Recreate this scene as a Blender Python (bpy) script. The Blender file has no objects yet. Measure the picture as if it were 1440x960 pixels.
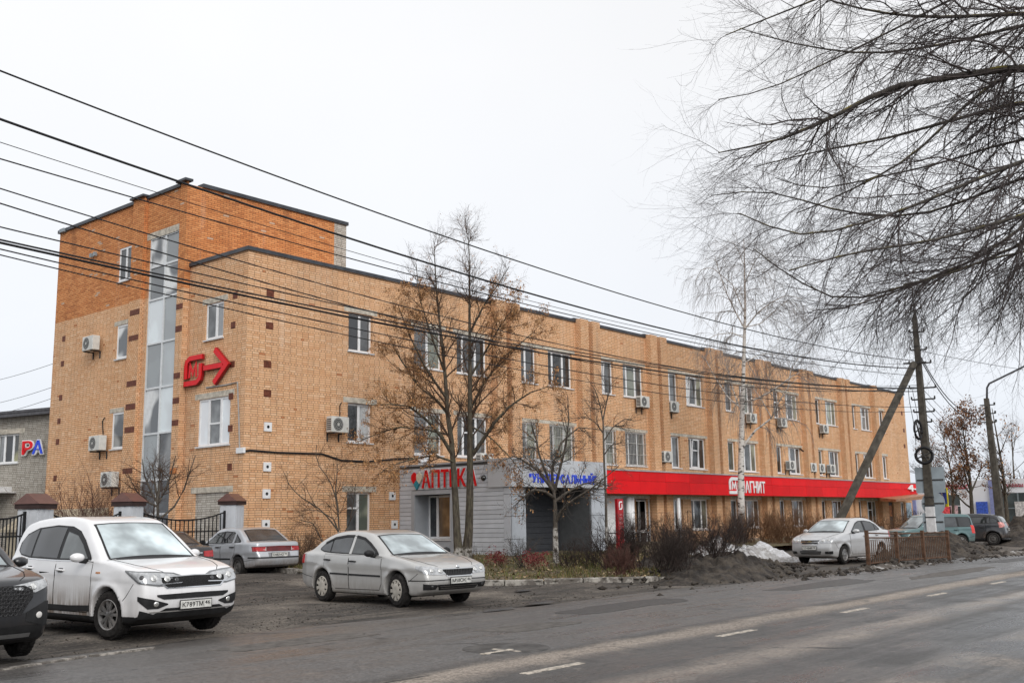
import bpy, bmesh, math, random
import numpy as np
from mathutils import Vector, Matrix
from mathutils.bvhtree import BVHTree
random.seed(7); RNG = np.random.default_rng(7)
SC = bpy.context.scene
COL = SC.collection
R = math.radians

# ------------------------------------------------------------------ camera
PIT, YAW, ROL, CAMH, FPX = 0.1712, 0.69924, -0.01739, 1.6, 1457.7
F_ = Vector((math.cos(YAW), math.sin(YAW), 0)); R_ = Vector((math.sin(YAW), -math.cos(YAW), 0)); U_ = Vector((0, 0, 1))
FW = F_*math.cos(PIT) + U_*math.sin(PIT); UP0 = -F_*math.sin(PIT) + U_*math.cos(PIT)
RT = R_*math.cos(ROL) + UP0*math.sin(ROL); UPV = UP0*math.cos(ROL) - R_*math.sin(ROL)
cam = bpy.data.cameras.new('camera'); camo = bpy.data.objects.new('camera', cam); COL.objects.link(camo)
m = Matrix((RT, UPV, -FW)).transposed().to_4x4(); m.translation = (0, 0, CAMH); camo.matrix_world = m
cam.sensor_width = 36; cam.lens = FPX/1440*36; cam.clip_end = 5000; cam.clip_start = 0.1
SC.camera = camo
def ray(px, py):
    return FW + RT*((px-720)/FPX) - UPV*((py-480)/FPX)
O_ = Vector((0, 0, CAMH))
def onY(px, py, Y): d = ray(px, py); return O_ + d*(Y/d.y)
def onX(px, py, X): d = ray(px, py); return O_ + d*(X/d.x)
def onG(px, py, z=0.0): d = ray(px, py); return O_ + d*((z-CAMH)/d.z)
def atD(px, py, D): d = ray(px, py); return O_ + d*(D/math.hypot(d.x, d.y))

# ------------------------------------------------------------------ sky, sun, exposure
W = bpy.data.worlds.new('World'); SC.world = W; W.use_nodes = True
wn = W.node_tree; wn.nodes.clear()
SUN_EL, SUN_AZ = R(33), R(207)      # the bright part of the cloud: high, behind the camera to its left
sky = wn.nodes.new('ShaderNodeTexSky'); sky.sky_type = 'NISHITA'; sky.sun_disc = False
sky.sun_elevation = SUN_EL; sky.sun_rotation = SUN_AZ
b1 = wn.nodes.new('ShaderNodeBackground'); b1.inputs[1].default_value = 0.10
wn.links.new(sky.outputs[0], b1.inputs[0])
tc = wn.nodes.new('ShaderNodeTexCoord'); sx = wn.nodes.new('ShaderNodeSeparateXYZ'); wn.links.new(tc.outputs['Generated'], sx.inputs[0])
rp = wn.nodes.new('ShaderNodeValToRGB'); wn.links.new(sx.outputs[2], rp.inputs[0])
e = rp.color_ramp.elements; e[0].position = 0.0; e[0].color = (.70, .745, .815, 1); e[1].position = .42; e[1].color = (.885, .89, .905, 1)
el = e.new(.16); el.color = (.83, .855, .90, 1)
nz = wn.nodes.new('ShaderNodeTexNoise'); nz.inputs['Scale'].default_value = 1.7; nz.inputs['Detail'].default_value = 4
wn.links.new(tc.outputs['Generated'], nz.inputs['Vector'])
mr = wn.nodes.new('ShaderNodeMapRange'); mr.inputs[1].default_value = .3; mr.inputs[2].default_value = .7; mr.inputs[3].default_value = .925; mr.inputs[4].default_value = 1.0
wn.links.new(nz.outputs[0], mr.inputs[0])
mx = wn.nodes.new('ShaderNodeMixRGB'); mx.blend_type = 'MULTIPLY'; mx.inputs[0].default_value = 1
wn.links.new(rp.outputs[0], mx.inputs[1]); wn.links.new(mr.outputs[0], mx.inputs[2])
b2 = wn.nodes.new('ShaderNodeBackground'); b2.inputs[1].default_value = 1.0; wn.links.new(mx.outputs[0], b2.inputs[0])
ms = wn.nodes.new('ShaderNodeMixShader'); ms.inputs[0].default_value = .96      # closed cloud cover over the clear sky
wo = wn.nodes.new('ShaderNodeOutputWorld')
wn.links.new(b1.outputs[0], ms.inputs[1]); wn.links.new(b2.outputs[0], ms.inputs[2]); wn.links.new(ms.outputs[0], wo.inputs[0])
sl = bpy.data.lights.new('sun', 'SUN'); sl.energy = 1.5; sl.angle = R(35); sl.color = (1, .965, .92)
so = bpy.data.objects.new('sun', sl); COL.objects.link(so)
sd = Vector((math.sin(SUN_AZ)*math.cos(SUN_EL), math.cos(SUN_AZ)*math.cos(SUN_EL), math.sin(SUN_EL)))
so.rotation_euler = sd.to_track_quat('Z', 'Y').to_euler()
SC.view_settings.view_transform = 'Standard'; SC.view_settings.look = 'None'
SC.view_settings.exposure = 0.22; SC.view_settings.gamma = 1
try: SC.view_settings.use_curve_mapping = False
except Exception: pass
SC.render.engine = 'CYCLES'; SC.cycles.use_denoising = True; SC.cycles.denoising_input_passes = 'RGB_ALBEDO_NORMAL'; SC.cycles.denoising_prefilter = 'ACCURATE'; SC.cycles.max_bounces = 6
SC.cycles.transparent_max_bounces = 8

# ------------------------------------------------------------------ materials
MATS = {}
def Nd(nt, typ, ins=None, **props):
    n = nt.nodes.new('ShaderNode'+typ)
    for k, v in props.items(): setattr(n, k, v)
    for k, v in (ins or {}).items():
        if isinstance(v, bpy.types.NodeSocket): nt.links.new(v, n.inputs[k])
        else: n.inputs[k].default_value = v
    return n
def Ma(nt, op, a, b=None, c=None, clamp=False):
    ins = {0: a}
    if b is not None: ins[1] = b
    if c is not None: ins[2] = c
    n = Nd(nt, 'Math', ins, operation=op); n.use_clamp = clamp
    return n.outputs[0]
def sstep(nt, v, lo, hi, a=0., b=1.):
    return Nd(nt, 'MapRange', {0: v, 1: lo, 2: hi, 3: a, 4: b}, interpolation_type='SMOOTHSTEP').outputs[0]
def mixc(nt, f, a, b, mode='MIX'):
    return Nd(nt, 'MixRGB', {0: f, 1: a, 2: b}, blend_type=mode).outputs[0]
def c4(c): return (c[0], c[1], c[2], 1)
def S(r, g, b):      # sRGB 0..255 -> linear
    f = lambda v: (v/255/12.92) if v <= 10 else ((v/255+.055)/1.055)**2.4
    return (f(r), f(g), f(b))
def newmat(name):
    m = bpy.data.materials.new(name); m.use_nodes = True; nt = m.node_tree
    return m, nt, nt.nodes['Principled BSDF']
def mat(name, col, rough=.6, metal=0., var=.12, vscale=6., spec=.5, bump=0., bscale=40., dirt=None, dirtz=None, coat=0., alpha=None, emit=None):
    """plain material: base colour with fine noise variation, optional dirt (noise film) that thins out with height (object space)"""
    if name in MATS: return MATS[name]
    m, nt, p = newmat(name)
    tc = Nd(nt, 'TexCoord').outputs['Object']
    col_s = None
    if var > 0:
        n = Nd(nt, 'TexNoise', {'Vector': tc, 'Scale': vscale, 'Detail': 5., 'Roughness': .6}).outputs[0]
        f = sstep(nt, n, .3, .7, 1-var, 1+var)
        col_s = mixc(nt, 1., c4(col), Nd(nt, 'CombineColor', {0: f, 1: f, 2: f}).outputs[0], 'MULTIPLY')
    if dirt:
        z = Nd(nt, 'SeparateXYZ', {0: tc}).outputs[2]
        n2 = Nd(nt, 'TexNoise', {'Vector': tc, 'Scale': 2.2, 'Detail': 3., 'Roughness': .5}).outputs[0]
        sv = Nd(nt, 'Mapping', {'Vector': tc, 'Scale': (7., 7., .5)}).outputs[0]
        n3 = Nd(nt, 'TexNoise', {'Vector': sv, 'Scale': 3., 'Detail': 2.}).outputs[0]
        h = sstep(nt, z, dirtz[0], dirtz[1], 1., 0.)
        a = Ma(nt, 'MULTIPLY', h, sstep(nt, Ma(nt, 'ADD', Ma(nt, 'MULTIPLY', n2, .6), Ma(nt, 'MULTIPLY', n3, .4)), .3, .62))
        a = Ma(nt, 'MULTIPLY', a, dirtz[2] if len(dirtz) > 2 else .8)
        if name.endswith('_paint'): a = Ma(nt, 'MULTIPLY', a, sstep(nt, Nd(nt, 'SeparateXYZ', {0: tc}).outputs[0], .5, 1.5, .3, 1.))      # the nose stays cleaner than the doors
        col_s = mixc(nt, a, col_s if col_s is not None else c4(col), c4(dirt))
        nt.links.new(sstep(nt, a, 0., .6, rough, .85), p.inputs['Roughness'])
        if coat: nt.links.new(sstep(nt, a, 0., .5, coat, 0.), p.inputs['Coat Weight'])
    else:
        p.inputs['Roughness'].default_value = rough
        p.inputs['Coat Weight'].default_value = coat
    p.inputs['Coat Roughness'].default_value = .06
    if col_s is not None: nt.links.new(col_s, p.inputs['Base Color'])
    else: p.inputs['Base Color'].default_value = c4(col)
    p.inputs['Metallic'].default_value = metal; p.inputs['Specular IOR Level'].default_value = spec if rough < .5 or spec != .5 else .22
    if bump:
        bn = Nd(nt, 'TexNoise', {'Vector': tc, 'Scale': bscale, 'Detail': 4.}).outputs[0]
        nt.links.new(Nd(nt, 'Bump', {'Height': bn, 'Strength': bump, 'Distance': .02}).outputs[0], p.inputs['Normal'])
    if emit: p.inputs['Emission Color'].default_value = c4(emit[0]); p.inputs['Emission Strength'].default_value = emit[1]
    MATS[name] = m
    return m

def vary(m, lo, hi):
    """each object wearing this material is a shade lighter or darker, as separately fitted panels are"""
    nt = m.node_tree; p = nt.nodes['Principled BSDF']; v = sstep(nt, Nd(nt, 'ObjectInfo').outputs['Random'], 0., 1., lo, hi); lk = p.inputs['Base Color'].links[0].from_socket
    nt.links.new(mixc(nt, 1., lk, Nd(nt, 'CombineColor', {0: v, 1: v, 2: v}).outputs[0], 'MULTIPLY'), p.inputs['Base Color']); return m
def brickmat(name, ramp, mortar, bond='aligned', stain=(.25, .2, .16), stainamt=.25, L=.26, Hc=.077, odd=None):
    """coursed brick: three stretcher courses in line, then a header course; joints recessed by bump"""
    m, nt, p = newmat(name)
    g = Nd(nt, 'NewGeometry'); pos = g.outputs['Position']; nor = g.outputs['True Normal']
    sp = Nd(nt, 'SeparateXYZ', {0: pos}); sn = Nd(nt, 'SeparateXYZ', {0: nor})
    fx = Ma(nt, 'GREATER_THAN', Ma(nt, 'ABSOLUTE', sn.outputs[0]), .5)
    u = Nd(nt, 'Mix', {0: fx, 2: sp.outputs[0], 3: sp.outputs[1]}).outputs[0]
    v = sp.outputs[2]
    wob = Nd(nt, 'TexNoise', {'Vector': pos, 'Scale': 1.1, 'Detail': 2.}).outputs[0]
    v2 = Ma(nt, 'ADD', v, Ma(nt, 'MULTIPLY', Ma(nt, 'SUBTRACT', wob, .5), .035))
    vr = Ma(nt, 'DIVIDE', v2, Hc); row = Ma(nt, 'FLOOR', vr); fv = Ma(nt, 'FRACT', vr)
    if bond == 'aligned':
        hdr = Ma(nt, 'GREATER_THAN', Ma(nt, 'FLOORED_MODULO', row, 4.), 2.5)
        wd = Nd(nt, 'Mix', {0: hdr, 2: L, 3: L/2}).outputs[0]
        uo = Ma(nt, 'ADD', Ma(nt, 'DIVIDE', u, wd), Ma(nt, 'MULTIPLY', hdr, .5))
    else:
        wd = L/2 if bond == 'header' else L
        uo = Ma(nt, 'ADD', Ma(nt, 'DIVIDE', u, wd), Ma(nt, 'MULTIPLY', Ma(nt, 'FLOORED_MODULO', row, 2.), .5))
    cell = Ma(nt, 'FLOOR', uo); fu = Ma(nt, 'FRACT', uo)
    cr = Nd(nt, 'CombineXYZ', {0: cell, 1: row, 2: fx}).outputs[0]
    wn_ = Nd(nt, 'TexWhiteNoise', {'Vector': cr}, noise_dimensions='3D')
    du = Ma(nt, 'MULTIPLY', Ma(nt, 'MINIMUM', fu, Ma(nt, 'SUBTRACT', 1., fu)), wd)
    dv = Ma(nt, 'MULTIPLY', Ma(nt, 'MINIMUM', fv, Ma(nt, 'SUBTRACT', 1., fv)), Hc)
    d = Ma(nt, 'MINIMUM', du, dv)
    k = sstep(nt, d, .003, .0105)
    cr_ = Nd(nt, 'ValToRGB', {0: wn_.outputs[0]})
    els = cr_.color_ramp.elements; els[0].color = c4(ramp[0]); els[0].position = 0; els[1].color = c4(ramp[-1]); els[1].position = 1
    for i, c in enumerate(ramp[1:-1]): els.new((i+1)/(len(ramp)-1)).color = c4(c)
    col = cr_.outputs[0]
    if odd:      # a few bricks of another colour, with a broken face
        o = Ma(nt, 'GREATER_THAN', Nd(nt, 'SeparateColor', {0: wn_.outputs[1]}).outputs[1], odd[1])
        col = mixc(nt, o, col, c4(odd[0]))
    fine = Nd(nt, 'TexNoise', {'Vector': pos, 'Scale': 28., 'Detail': 4., 'Roughness': .7}).outputs[0]
    ff = sstep(nt, fine, .25, .75, .86, 1.12)
    col = mixc(nt, 1., col, Nd(nt, 'CombineColor', {0: ff, 1: ff, 2: ff}).outputs[0], 'MULTIPLY')
    mn = Nd(nt, 'TexNoise', {'Vector': pos, 'Scale': 1.6, 'Detail': 3.}).outputs[0]
    mcol = mixc(nt, sstep(nt, mn, .4, .65), c4(mortar), c4([x*1.9 for x in mortar]))
    col = mixc(nt, k, mcol, col)
    st = Nd(nt, 'TexNoise', {'Vector': Nd(nt, 'Mapping', {'Vector': pos, 'Scale': (.55, .55, .16)}).outputs[0], 'Scale': 1., 'Detail': 6., 'Roughness': .62}).outputs[0]
    col = mixc(nt, Ma(nt, 'MULTIPLY', sstep(nt, st, .5, .78), stainamt), col, c4(stain))
    sk = Nd(nt, 'TexNoise', {'Vector': Nd(nt, 'Mapping', {'Vector': pos, 'Scale': (1.9, 1.9, .22)}).outputs[0], 'Scale': 1., 'Detail': 5., 'Roughness': .6}).outputs[0]
    col = mixc(nt, Ma(nt, 'MULTIPLY', sstep(nt, sk, .58, .76), .16), col, (.80, .72, .62, 1))      # lime bloom in patches
    col = mixc(nt, Ma(nt, 'MULTIPLY', sstep(nt, sk, .44, .28), stainamt*.8), col, c4(stain))
    nt.links.new(col, p.inputs['Base Color'])
    p.inputs['Roughness'].default_value = .88; p.inputs['Specular IOR Level'].default_value = .25
    hh = Ma(nt, 'ADD', k, Ma(nt, 'ADD', Ma(nt, 'MULTIPLY', fine, .35), Ma(nt, 'MULTIPLY', wn_.outputs[0], .25)))
    nt.links.new(Nd(nt, 'Bump', {'Height': hh, 'Strength': .7, 'Distance': .008}).outputs[0], p.inputs['Normal'])
    MATS[name] = m
    return m

# ------------------------------------------------------------------ meshes and objects
ROOTM = {}
def link(o): COL.objects.link(o); return o
def thing(name, label, cat, loc=(0, 0, 0), rz=0., group=None):
    o = bpy.data.objects.new(name, None); link(o); o.location = loc; o.rotation_euler = (0, 0, rz)
    o['label'] = label; o['category'] = cat
    if group: o['group'] = group
    o.empty_display_size = .2
    ROOTM[o.name] = (Matrix.Translation(Vector(loc)) @ Matrix.Rotation(rz, 4, 'Z')).inverted()
    return o
def tag(o, label, cat, group=None):
    o['label'] = label; o['category'] = cat
    if group: o['group'] = group
    return o
def kind(o, k): o['kind'] = k; return o
def rootm(o):
    while o.parent is not None: o = o.parent
    return ROOTM.get(o.name, Matrix.Identity(4))
def link_mesh(name, me, mats, parent=None, smooth=False):
    for mm in (mats if isinstance(mats, (list, tuple)) else [mats]): me.materials.append(mm)
    if smooth: me.polygons.foreach_set('use_smooth', [True]*len(me.polygons))
    o = bpy.data.objects.new(name, me); link(o)
    if parent is not None: o.parent = parent
    return o
def arrmesh(name, V, Q, mats, parent=None, smooth=True, local=False, midx=None):
    """fast mesh from arrays; V world (moved into the parent's frame unless local)"""
    V = np.asarray(V, dtype=np.float32); Q = np.asarray(Q, dtype=np.int32)
    if parent is not None and not local:
        M_ = np.array(rootm(parent)); V = (V @ M_[:3, :3].T + M_[:3, 3]).astype(np.float32)
    k = Q.shape[1]; me = bpy.data.meshes.new(name)
    me.vertices.add(len(V)); me.vertices.foreach_set('co', V.ravel())
    me.loops.add(Q.size); me.loops.foreach_set('vertex_index', Q.ravel())
    me.polygons.add(len(Q)); me.polygons.foreach_set('loop_start', np.arange(0, Q.size, k, dtype=np.int32))
    try: me.polygons.foreach_set('loop_total', np.full(len(Q), k, dtype=np.int32))
    except Exception: pass
    if midx is not None: me.polygons.foreach_set('material_index', np.asarray(midx, dtype=np.int32))
    me.update(calc_edges=True); me.validate()
    return link_mesh(name, me, mats, parent, smooth)
class MB:
    """collects boxes, prisms, tubes; build() links them as ONE mesh. tf maps (u, d, v) to world"""
    def __init__(s, tf=None): s.v = []; s.f = []; s.tf = tf
    def add(s, vs, fs):
        n = len(s.v); s.v += [tuple(s.tf(*p)) if s.tf else tuple(p) for p in vs]; s.f += [tuple(i+n for i in f) for f in fs]; return s
    def box(s, x0, x1, y0, y1, z0, z1):
        return s.add([(x, y, z) for x in (x0, x1) for y in (y0, y1) for z in (z0, z1)],
                     [(0, 1, 3, 2), (4, 6, 7, 5), (0, 4, 5, 1), (2, 3, 7, 6), (0, 2, 6, 4), (1, 5, 7, 3)])
    def quad(s, a, b, c, d): return s.add([a, b, c, d], [(0, 1, 2, 3)])
    def prism(s, pts, d0, d1):
        """polygon (u, v) pushed from d0 to d1"""
        n = len(pts)
        vs = [(u, d0, v) for u, v in pts] + [(u, d1, v) for u, v in pts]
        return s.add(vs, [tuple(range(n)), tuple(range(2*n-1, n-1, -1))] + [(i, (i+1) % n, n+(i+1) % n, n+i) for i in range(n)])
    def tube(s, pts, r, k=8, cap=True):
        pts = [Vector(p) for p in pts]; rs = r if isinstance(r, (list, tuple)) else [r]*len(pts); vs = []; fs = []
        for i, p in enumerate(pts):
            t = (pts[min(i+1, len(pts)-1)]-pts[max(i-1, 0)]).normalized()
            a = t.orthogonal() if abs(t.z) > .9 else Vector((0, 0, 1)); a = (a-t*a.dot(t)).normalized(); b = t.cross(a)
            vs += [tuple(p+(a*math.cos(2*math.pi*j/k)+b*math.sin(2*math.pi*j/k))*rs[i]) for j in range(k)]
        for i in range(len(pts)-1):
            fs += [(i*k+j, i*k+(j+1) % k, (i+1)*k+(j+1) % k, (i+1)*k+j) for j in range(k)]
        if cap: fs += [tuple(range(k))[::-1], tuple(range((len(pts)-1)*k, len(pts)*k))]
        return s.add(vs, fs)
    def lathe(s, prof, c, axis='z', k=24):
        """prof (radius, height) turned about an axis through c"""
        vs = []; fs = []
        for r, h in prof:
            for j in range(k):
                a = 2*math.pi*j/k; x, y = r*math.cos(a), r*math.sin(a)
                vs.append({'z': (c[0]+x, c[1]+y, c[2]+h), 'y': (c[0]+x, c[1]+h, c[2]+y), 'x': (c[0]+h, c[1]+x, c[2]+y)}[axis])
        for i in range(len(prof)-1):
            fs += [(i*k+j, i*k+(j+1) % k, (i+1)*k+(j+1) % k, (i+1)*k+j) for j in range(k)]
        return s.add(vs, fs)
    def mesh(s, name, parent=None, local=False):
        me = bpy.data.meshes.new(name); vs = s.v
        if parent is not None and not local:
            M_ = rootm(parent); vs = [tuple(M_ @ Vector(p)) for p in vs]
        me.from_pydata(vs, [], s.f); me.update(); return me
    def build(s, name, mats, parent=None, smooth=False, local=False, bevel=0.):
        me = s.mesh(name, parent, local)
        bm = bmesh.new(); bm.from_mesh(me)
        bmesh.ops.recalc_face_normals(bm, faces=bm.faces)
        if bevel: bmesh.ops.bevel(bm, geom=list(bm.edges), offset=bevel, segments=1, affect='EDGES', clamp_overlap=True)
        bm.to_mesh(me); bm.free()
        return link_mesh(name, me, mats, parent, smooth)
def copy_tree(o, parent=None):
    c = o.copy(); link(c); c.parent = parent
    for ch in list(o.children):
        d = ch.copy(); link(d); d.parent = c
        for g in list(ch.children):
            h = g.copy(); link(h); h.parent = d
    return c
def glyph(ch, ext=.03, bold=.0):
    """mesh of one character in the built-in typeface (unit height about .73)"""
    cu = bpy.data.curves.new('glyph', 'FONT'); cu.body = ch; cu.extrude = ext; cu.offset = bold; cu.resolution_u = 3
    o = bpy.data.objects.new('glyph', cu); link(o)
    me = bpy.data.meshes.new_from_object(o.evaluated_get(bpy.context.evaluated_depsgraph_get()))
    bpy.data.objects.remove(o); bpy.data.curves.remove(cu)
    return me
def letters(text, u0, u1, v0, v1, tf, depth, mats, parent, bold=.01, gap=.09, name='letter', matf=None, d0=0., each=True):
    """letters side by side filling the box (u0..u1, v0..v1) on a wall; every letter a part"""
    gl = []; x = 0
    for ch in text:
        if ch == ' ': x += .3; continue
        me = glyph(ch, .5, bold); co = np.empty(len(me.vertices)*3, dtype=np.float32); me.vertices.foreach_get('co', co); co = co.reshape(-1, 3)
        if not len(co): continue
        co[:, 0] += x-co[:, 0].min(); x = co[:, 0].max()+gap; gl.append((ch, me, co))
    wid = x-gap; lo = min(c[:, 1].min() for h, m_, c in gl if h not in '",'); hi = max(c[:, 1].max() for h, m_, c in gl if h not in 'Й')
    M_ = rootm(parent); allv = []; out = []
    for ch, me, co in gl:
        w = [M_ @ Vector(tf(u0+(p[0]/wid)*(u1-u0), d0+(p[2]+.5)*depth, v0+(p[1]-lo)/(hi-lo)*(v1-v0))) for p in co]
        me.vertices.foreach_set('co', [c for p in w for c in p]); me.update()
        if each: me.name = name; out.append(link_mesh(name, me, matf(ch) if matf else mats, parent))
        else:
            allv.append(me)
    if not each:
        V = []; Fc = []
        for me in allv:
            n = len(V); V += [v.co[:] for v in me.vertices]; Fc += [tuple(i+n for i in p.vertices) for p in me.polygons]
        me2 = bpy.data.meshes.new(name); me2.from_pydata(V, [], Fc); me2.update()
        out.append(link_mesh(name, me2, mats, parent))
    return out
def stroke(mb, pts, w, d0, d1):
    """a flat ribbon of width w along (u, v) points with square ends and mitred corners, thickness d0..d1"""
    n = len(pts); L_ = []; R__ = []
    for i in range(n):
        a = Vector(pts[max(i-1, 0)]); b = Vector(pts[i]); c = Vector(pts[min(i+1, n-1)])
        t1 = (b-a).normalized() if i > 0 else (c-b).normalized(); t2 = (c-b).normalized() if i < n-1 else t1
        nn = Vector((-t1.y-t2.y, t1.x+t2.x)).normalized(); k = w/2/max(.5, nn.dot(Vector((-t1.y, t1.x))))
        L_.append(b+nn*k); R__.append(b-nn*k)
    for i in range(n-1):
        mb.prism([tuple(L_[i]), tuple(L_[i+1]), tuple(R__[i+1]), tuple(R__[i])], d0, d1)
# wall frames: (u, d outward, v) -> world
def wallY(Y): return lambda u, d, v: (u, Y-d, v)       # faces the road
def wallX(X): return lambda u, d, v: (X-d, u, v)       # faces the yard (towards -X)
def smooth01(t): t = min(1, max(0, t)); return t*t*(3-2*t)
def gz(x, y):
    """height of the ground: level at the road, up a little towards the building"""
    return .22*smooth01((y-17)/9.)
# ------------------------------------------------------------------ the brick office building
FY, X0, X1, ZT = 28.6, 20.285, 81.5, 10.74
TX, TY0, TY1, TZ, TX1 = 20.1, 32.07, 41.65, 13.82, 27.54
tan_ramp = [(.69, .385, .205), (.75, .445, .245), (.79, .49, .285), (.74, .44, .25), (.83, .555, .35)]
B_TAN = brickmat('tan_brick', tan_ramp, (.15, .075, .04), odd=((.52, .22, .10), .9965))
B_PIL = brickmat('tan_brick_pilaster', tan_ramp, (.16, .078, .04), bond='header', stainamt=.35)
B_ORG = brickmat('orange_brick', [(.50, .19, .07), (.66, .265, .095), (.74, .33, .13), (.60, .225, .08)], (.13, .06, .035), bond='stretch', odd=((.60, .42, .30), .988), stain=(.11, .055, .03), stainamt=.5)
B_GRY = brickmat('grey_silicate_brick', [(.44, .41, .36), (.52, .49, .44), (.58, .55, .5), (.36, .33, .29)], (.11, .095, .08), stainamt=.3)
B_BRN = mat('brown_glazed_brick', (.135, .042, .024), .55, var=.35, vscale=9, bump=.3, bscale=30)
B_OBL = mat('orange_glazed_brick', (.56, .20, .06), .55, var=.3, vscale=9)
CONC = mat('concrete_lintel', (.50, .46, .39), .9, var=.28, vscale=5, bump=.5, bscale=25)
CAPM = mat('dark_metal_flashing', (.05, .055, .065), .45, metal=.3, var=.3, vscale=3)
PVC = mat('white_window_plastic', (.78, .79, .80), .35, var=.05)
SILLM = mat('painted_sill', (.62, .63, .64), .45, var=.12)
def glassmat(name, col, rough=.05, spec=.9, curtain=None):
    if name in MATS: return MATS[name]
    m, nt, p = newmat(name)
    tc = Nd(nt, 'TexCoord').outputs['Object']
    if curtain:      # folds of a pale curtain / slats of a blind just behind the pane
        w = Nd(nt, 'TexWave', {'Vector': tc, 'Scale': curtain[1], 'Distortion': 1.2, 'Detail': 2.}, bands_direction=curtain[2]).outputs[1]
        f = Nd(nt, 'TexNoise', {'Vector': tc, 'Scale': .9, 'Detail': 1.}).outputs[0]
        c = mixc(nt, sstep(nt, w, .2, .9, .0, 1.), c4(curtain[0]), c4([x*.72 for x in curtain[0]]))
        c = mixc(nt, sstep(nt, f, .45, .6), c, c4(col))
        nt.links.new(c, p.inputs['Base Color'])
    else:
        f = Nd(nt, 'TexNoise', {'Vector': tc, 'Scale': 1.3, 'Detail': 3.}).outputs[0]
        v = sstep(nt, f, .35, .68, .55, 1.7)
        nt.links.new(mixc(nt, 1., c4(col), Nd(nt, 'CombineColor', {0: v, 1: v, 2: v}).outputs[0], 'MULTIPLY'), p.inputs['Base Color'])
    oi = Nd(nt, 'ObjectInfo').outputs['Random']; rv = sstep(nt, oi, 0., 1., .4, 1.9)
    lk = p.inputs['Base Color'].links[0].from_socket
    nt.links.new(mixc(nt, 1., lk, Nd(nt, 'CombineColor', {0: rv, 1: rv, 2: rv}).outputs[0], 'MULTIPLY'), p.inputs['Base Color'])
    p.inputs['Roughness'].default_value = rough; p.inputs['Specular IOR Level'].default_value = spec
    bn = Nd(nt, 'TexNoise', {'Vector': tc, 'Scale': 1.1, 'Detail': 1.}).outputs[0]
    nt.links.new(Nd(nt, 'Bump', {'Height': bn, 'Strength': .08, 'Distance': .1}).outputs[0], p.inputs['Normal'])
    MATS[name] = m
    return m
GL_D = glassmat('dark_window_glass', (.022, .024, .026))
GL_M = glassmat('mid_window_glass', (.085, .09, .092))
GL_G = glassmat('greenish_curtained_glass', (.06, .07, .06), curtain=((.20, .215, .17), 3.5, 'X'))
GL_C = glassmat('curtained_window_glass', (.05, .055, .06), curtain=((.40, .41, .41), 4.5, 'X'))
GL_B = glassmat('blind_window_glass', (.42, .45, .47), curtain=((.55, .57, .59), 2.5, 'X'))
GL_S = glassmat('stair_window_glass', (.40, .44, .455), curtain=((.50, .54, .56), 1.3, 'X'))

office = thing('office_building', 'long three storey tan brick office building with taller orange brick stair tower', 'building', (X0, FY, 0))

def hole_wall(mb, u0, u1, v0, v1, holes, rev=.16, d=0.):
    """front face of a wall with rectangular holes and their reveals"""
    us = sorted({u0, u1, *[h[0] for h in holes], *[h[1] for h in holes]}); vs = sorted({v0, v1, *[h[2] for h in holes], *[h[3] for h in holes]})
    us = [u for u in us if u0 <= u <= u1]; vs = [v for v in vs if v0 <= v <= v1]
    for a, b in zip(us, us[1:]):
        run = None
        for c, e_ in zip(vs, vs[1:]):
            mu, mv = (a+b)/2, (c+e_)/2
            solid = not any(h[0] < mu < h[1] and h[2] < mv < h[3] for h in holes)
            if solid: run = (run[0], e_) if run else (c, e_)
            if (not solid or e_ == vs[-1]) and run:
                mb.quad((a, d, run[0]), (b, d, run[0]), (b, d, run[1]), (a, d, run[1])); run = None
    for h in holes:
        a, b, c, e_ = h[:4]
        mb.quad((a, d, c), (a, d-rev, c), (a, d-rev, e_), (a, d, e_)); mb.quad((b, d, c), (b, d-rev, c), (b, d-rev, e_), (b, d, e_))
        if c > v0: mb.quad((a, d, c), (b, d, c), (b, d-rev, c), (a, d-rev, c))
        if e_ < v1: mb.quad((a, d, e_), (b, d, e_), (b, d-rev, e_), (a, d-rev, e_))

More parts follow.
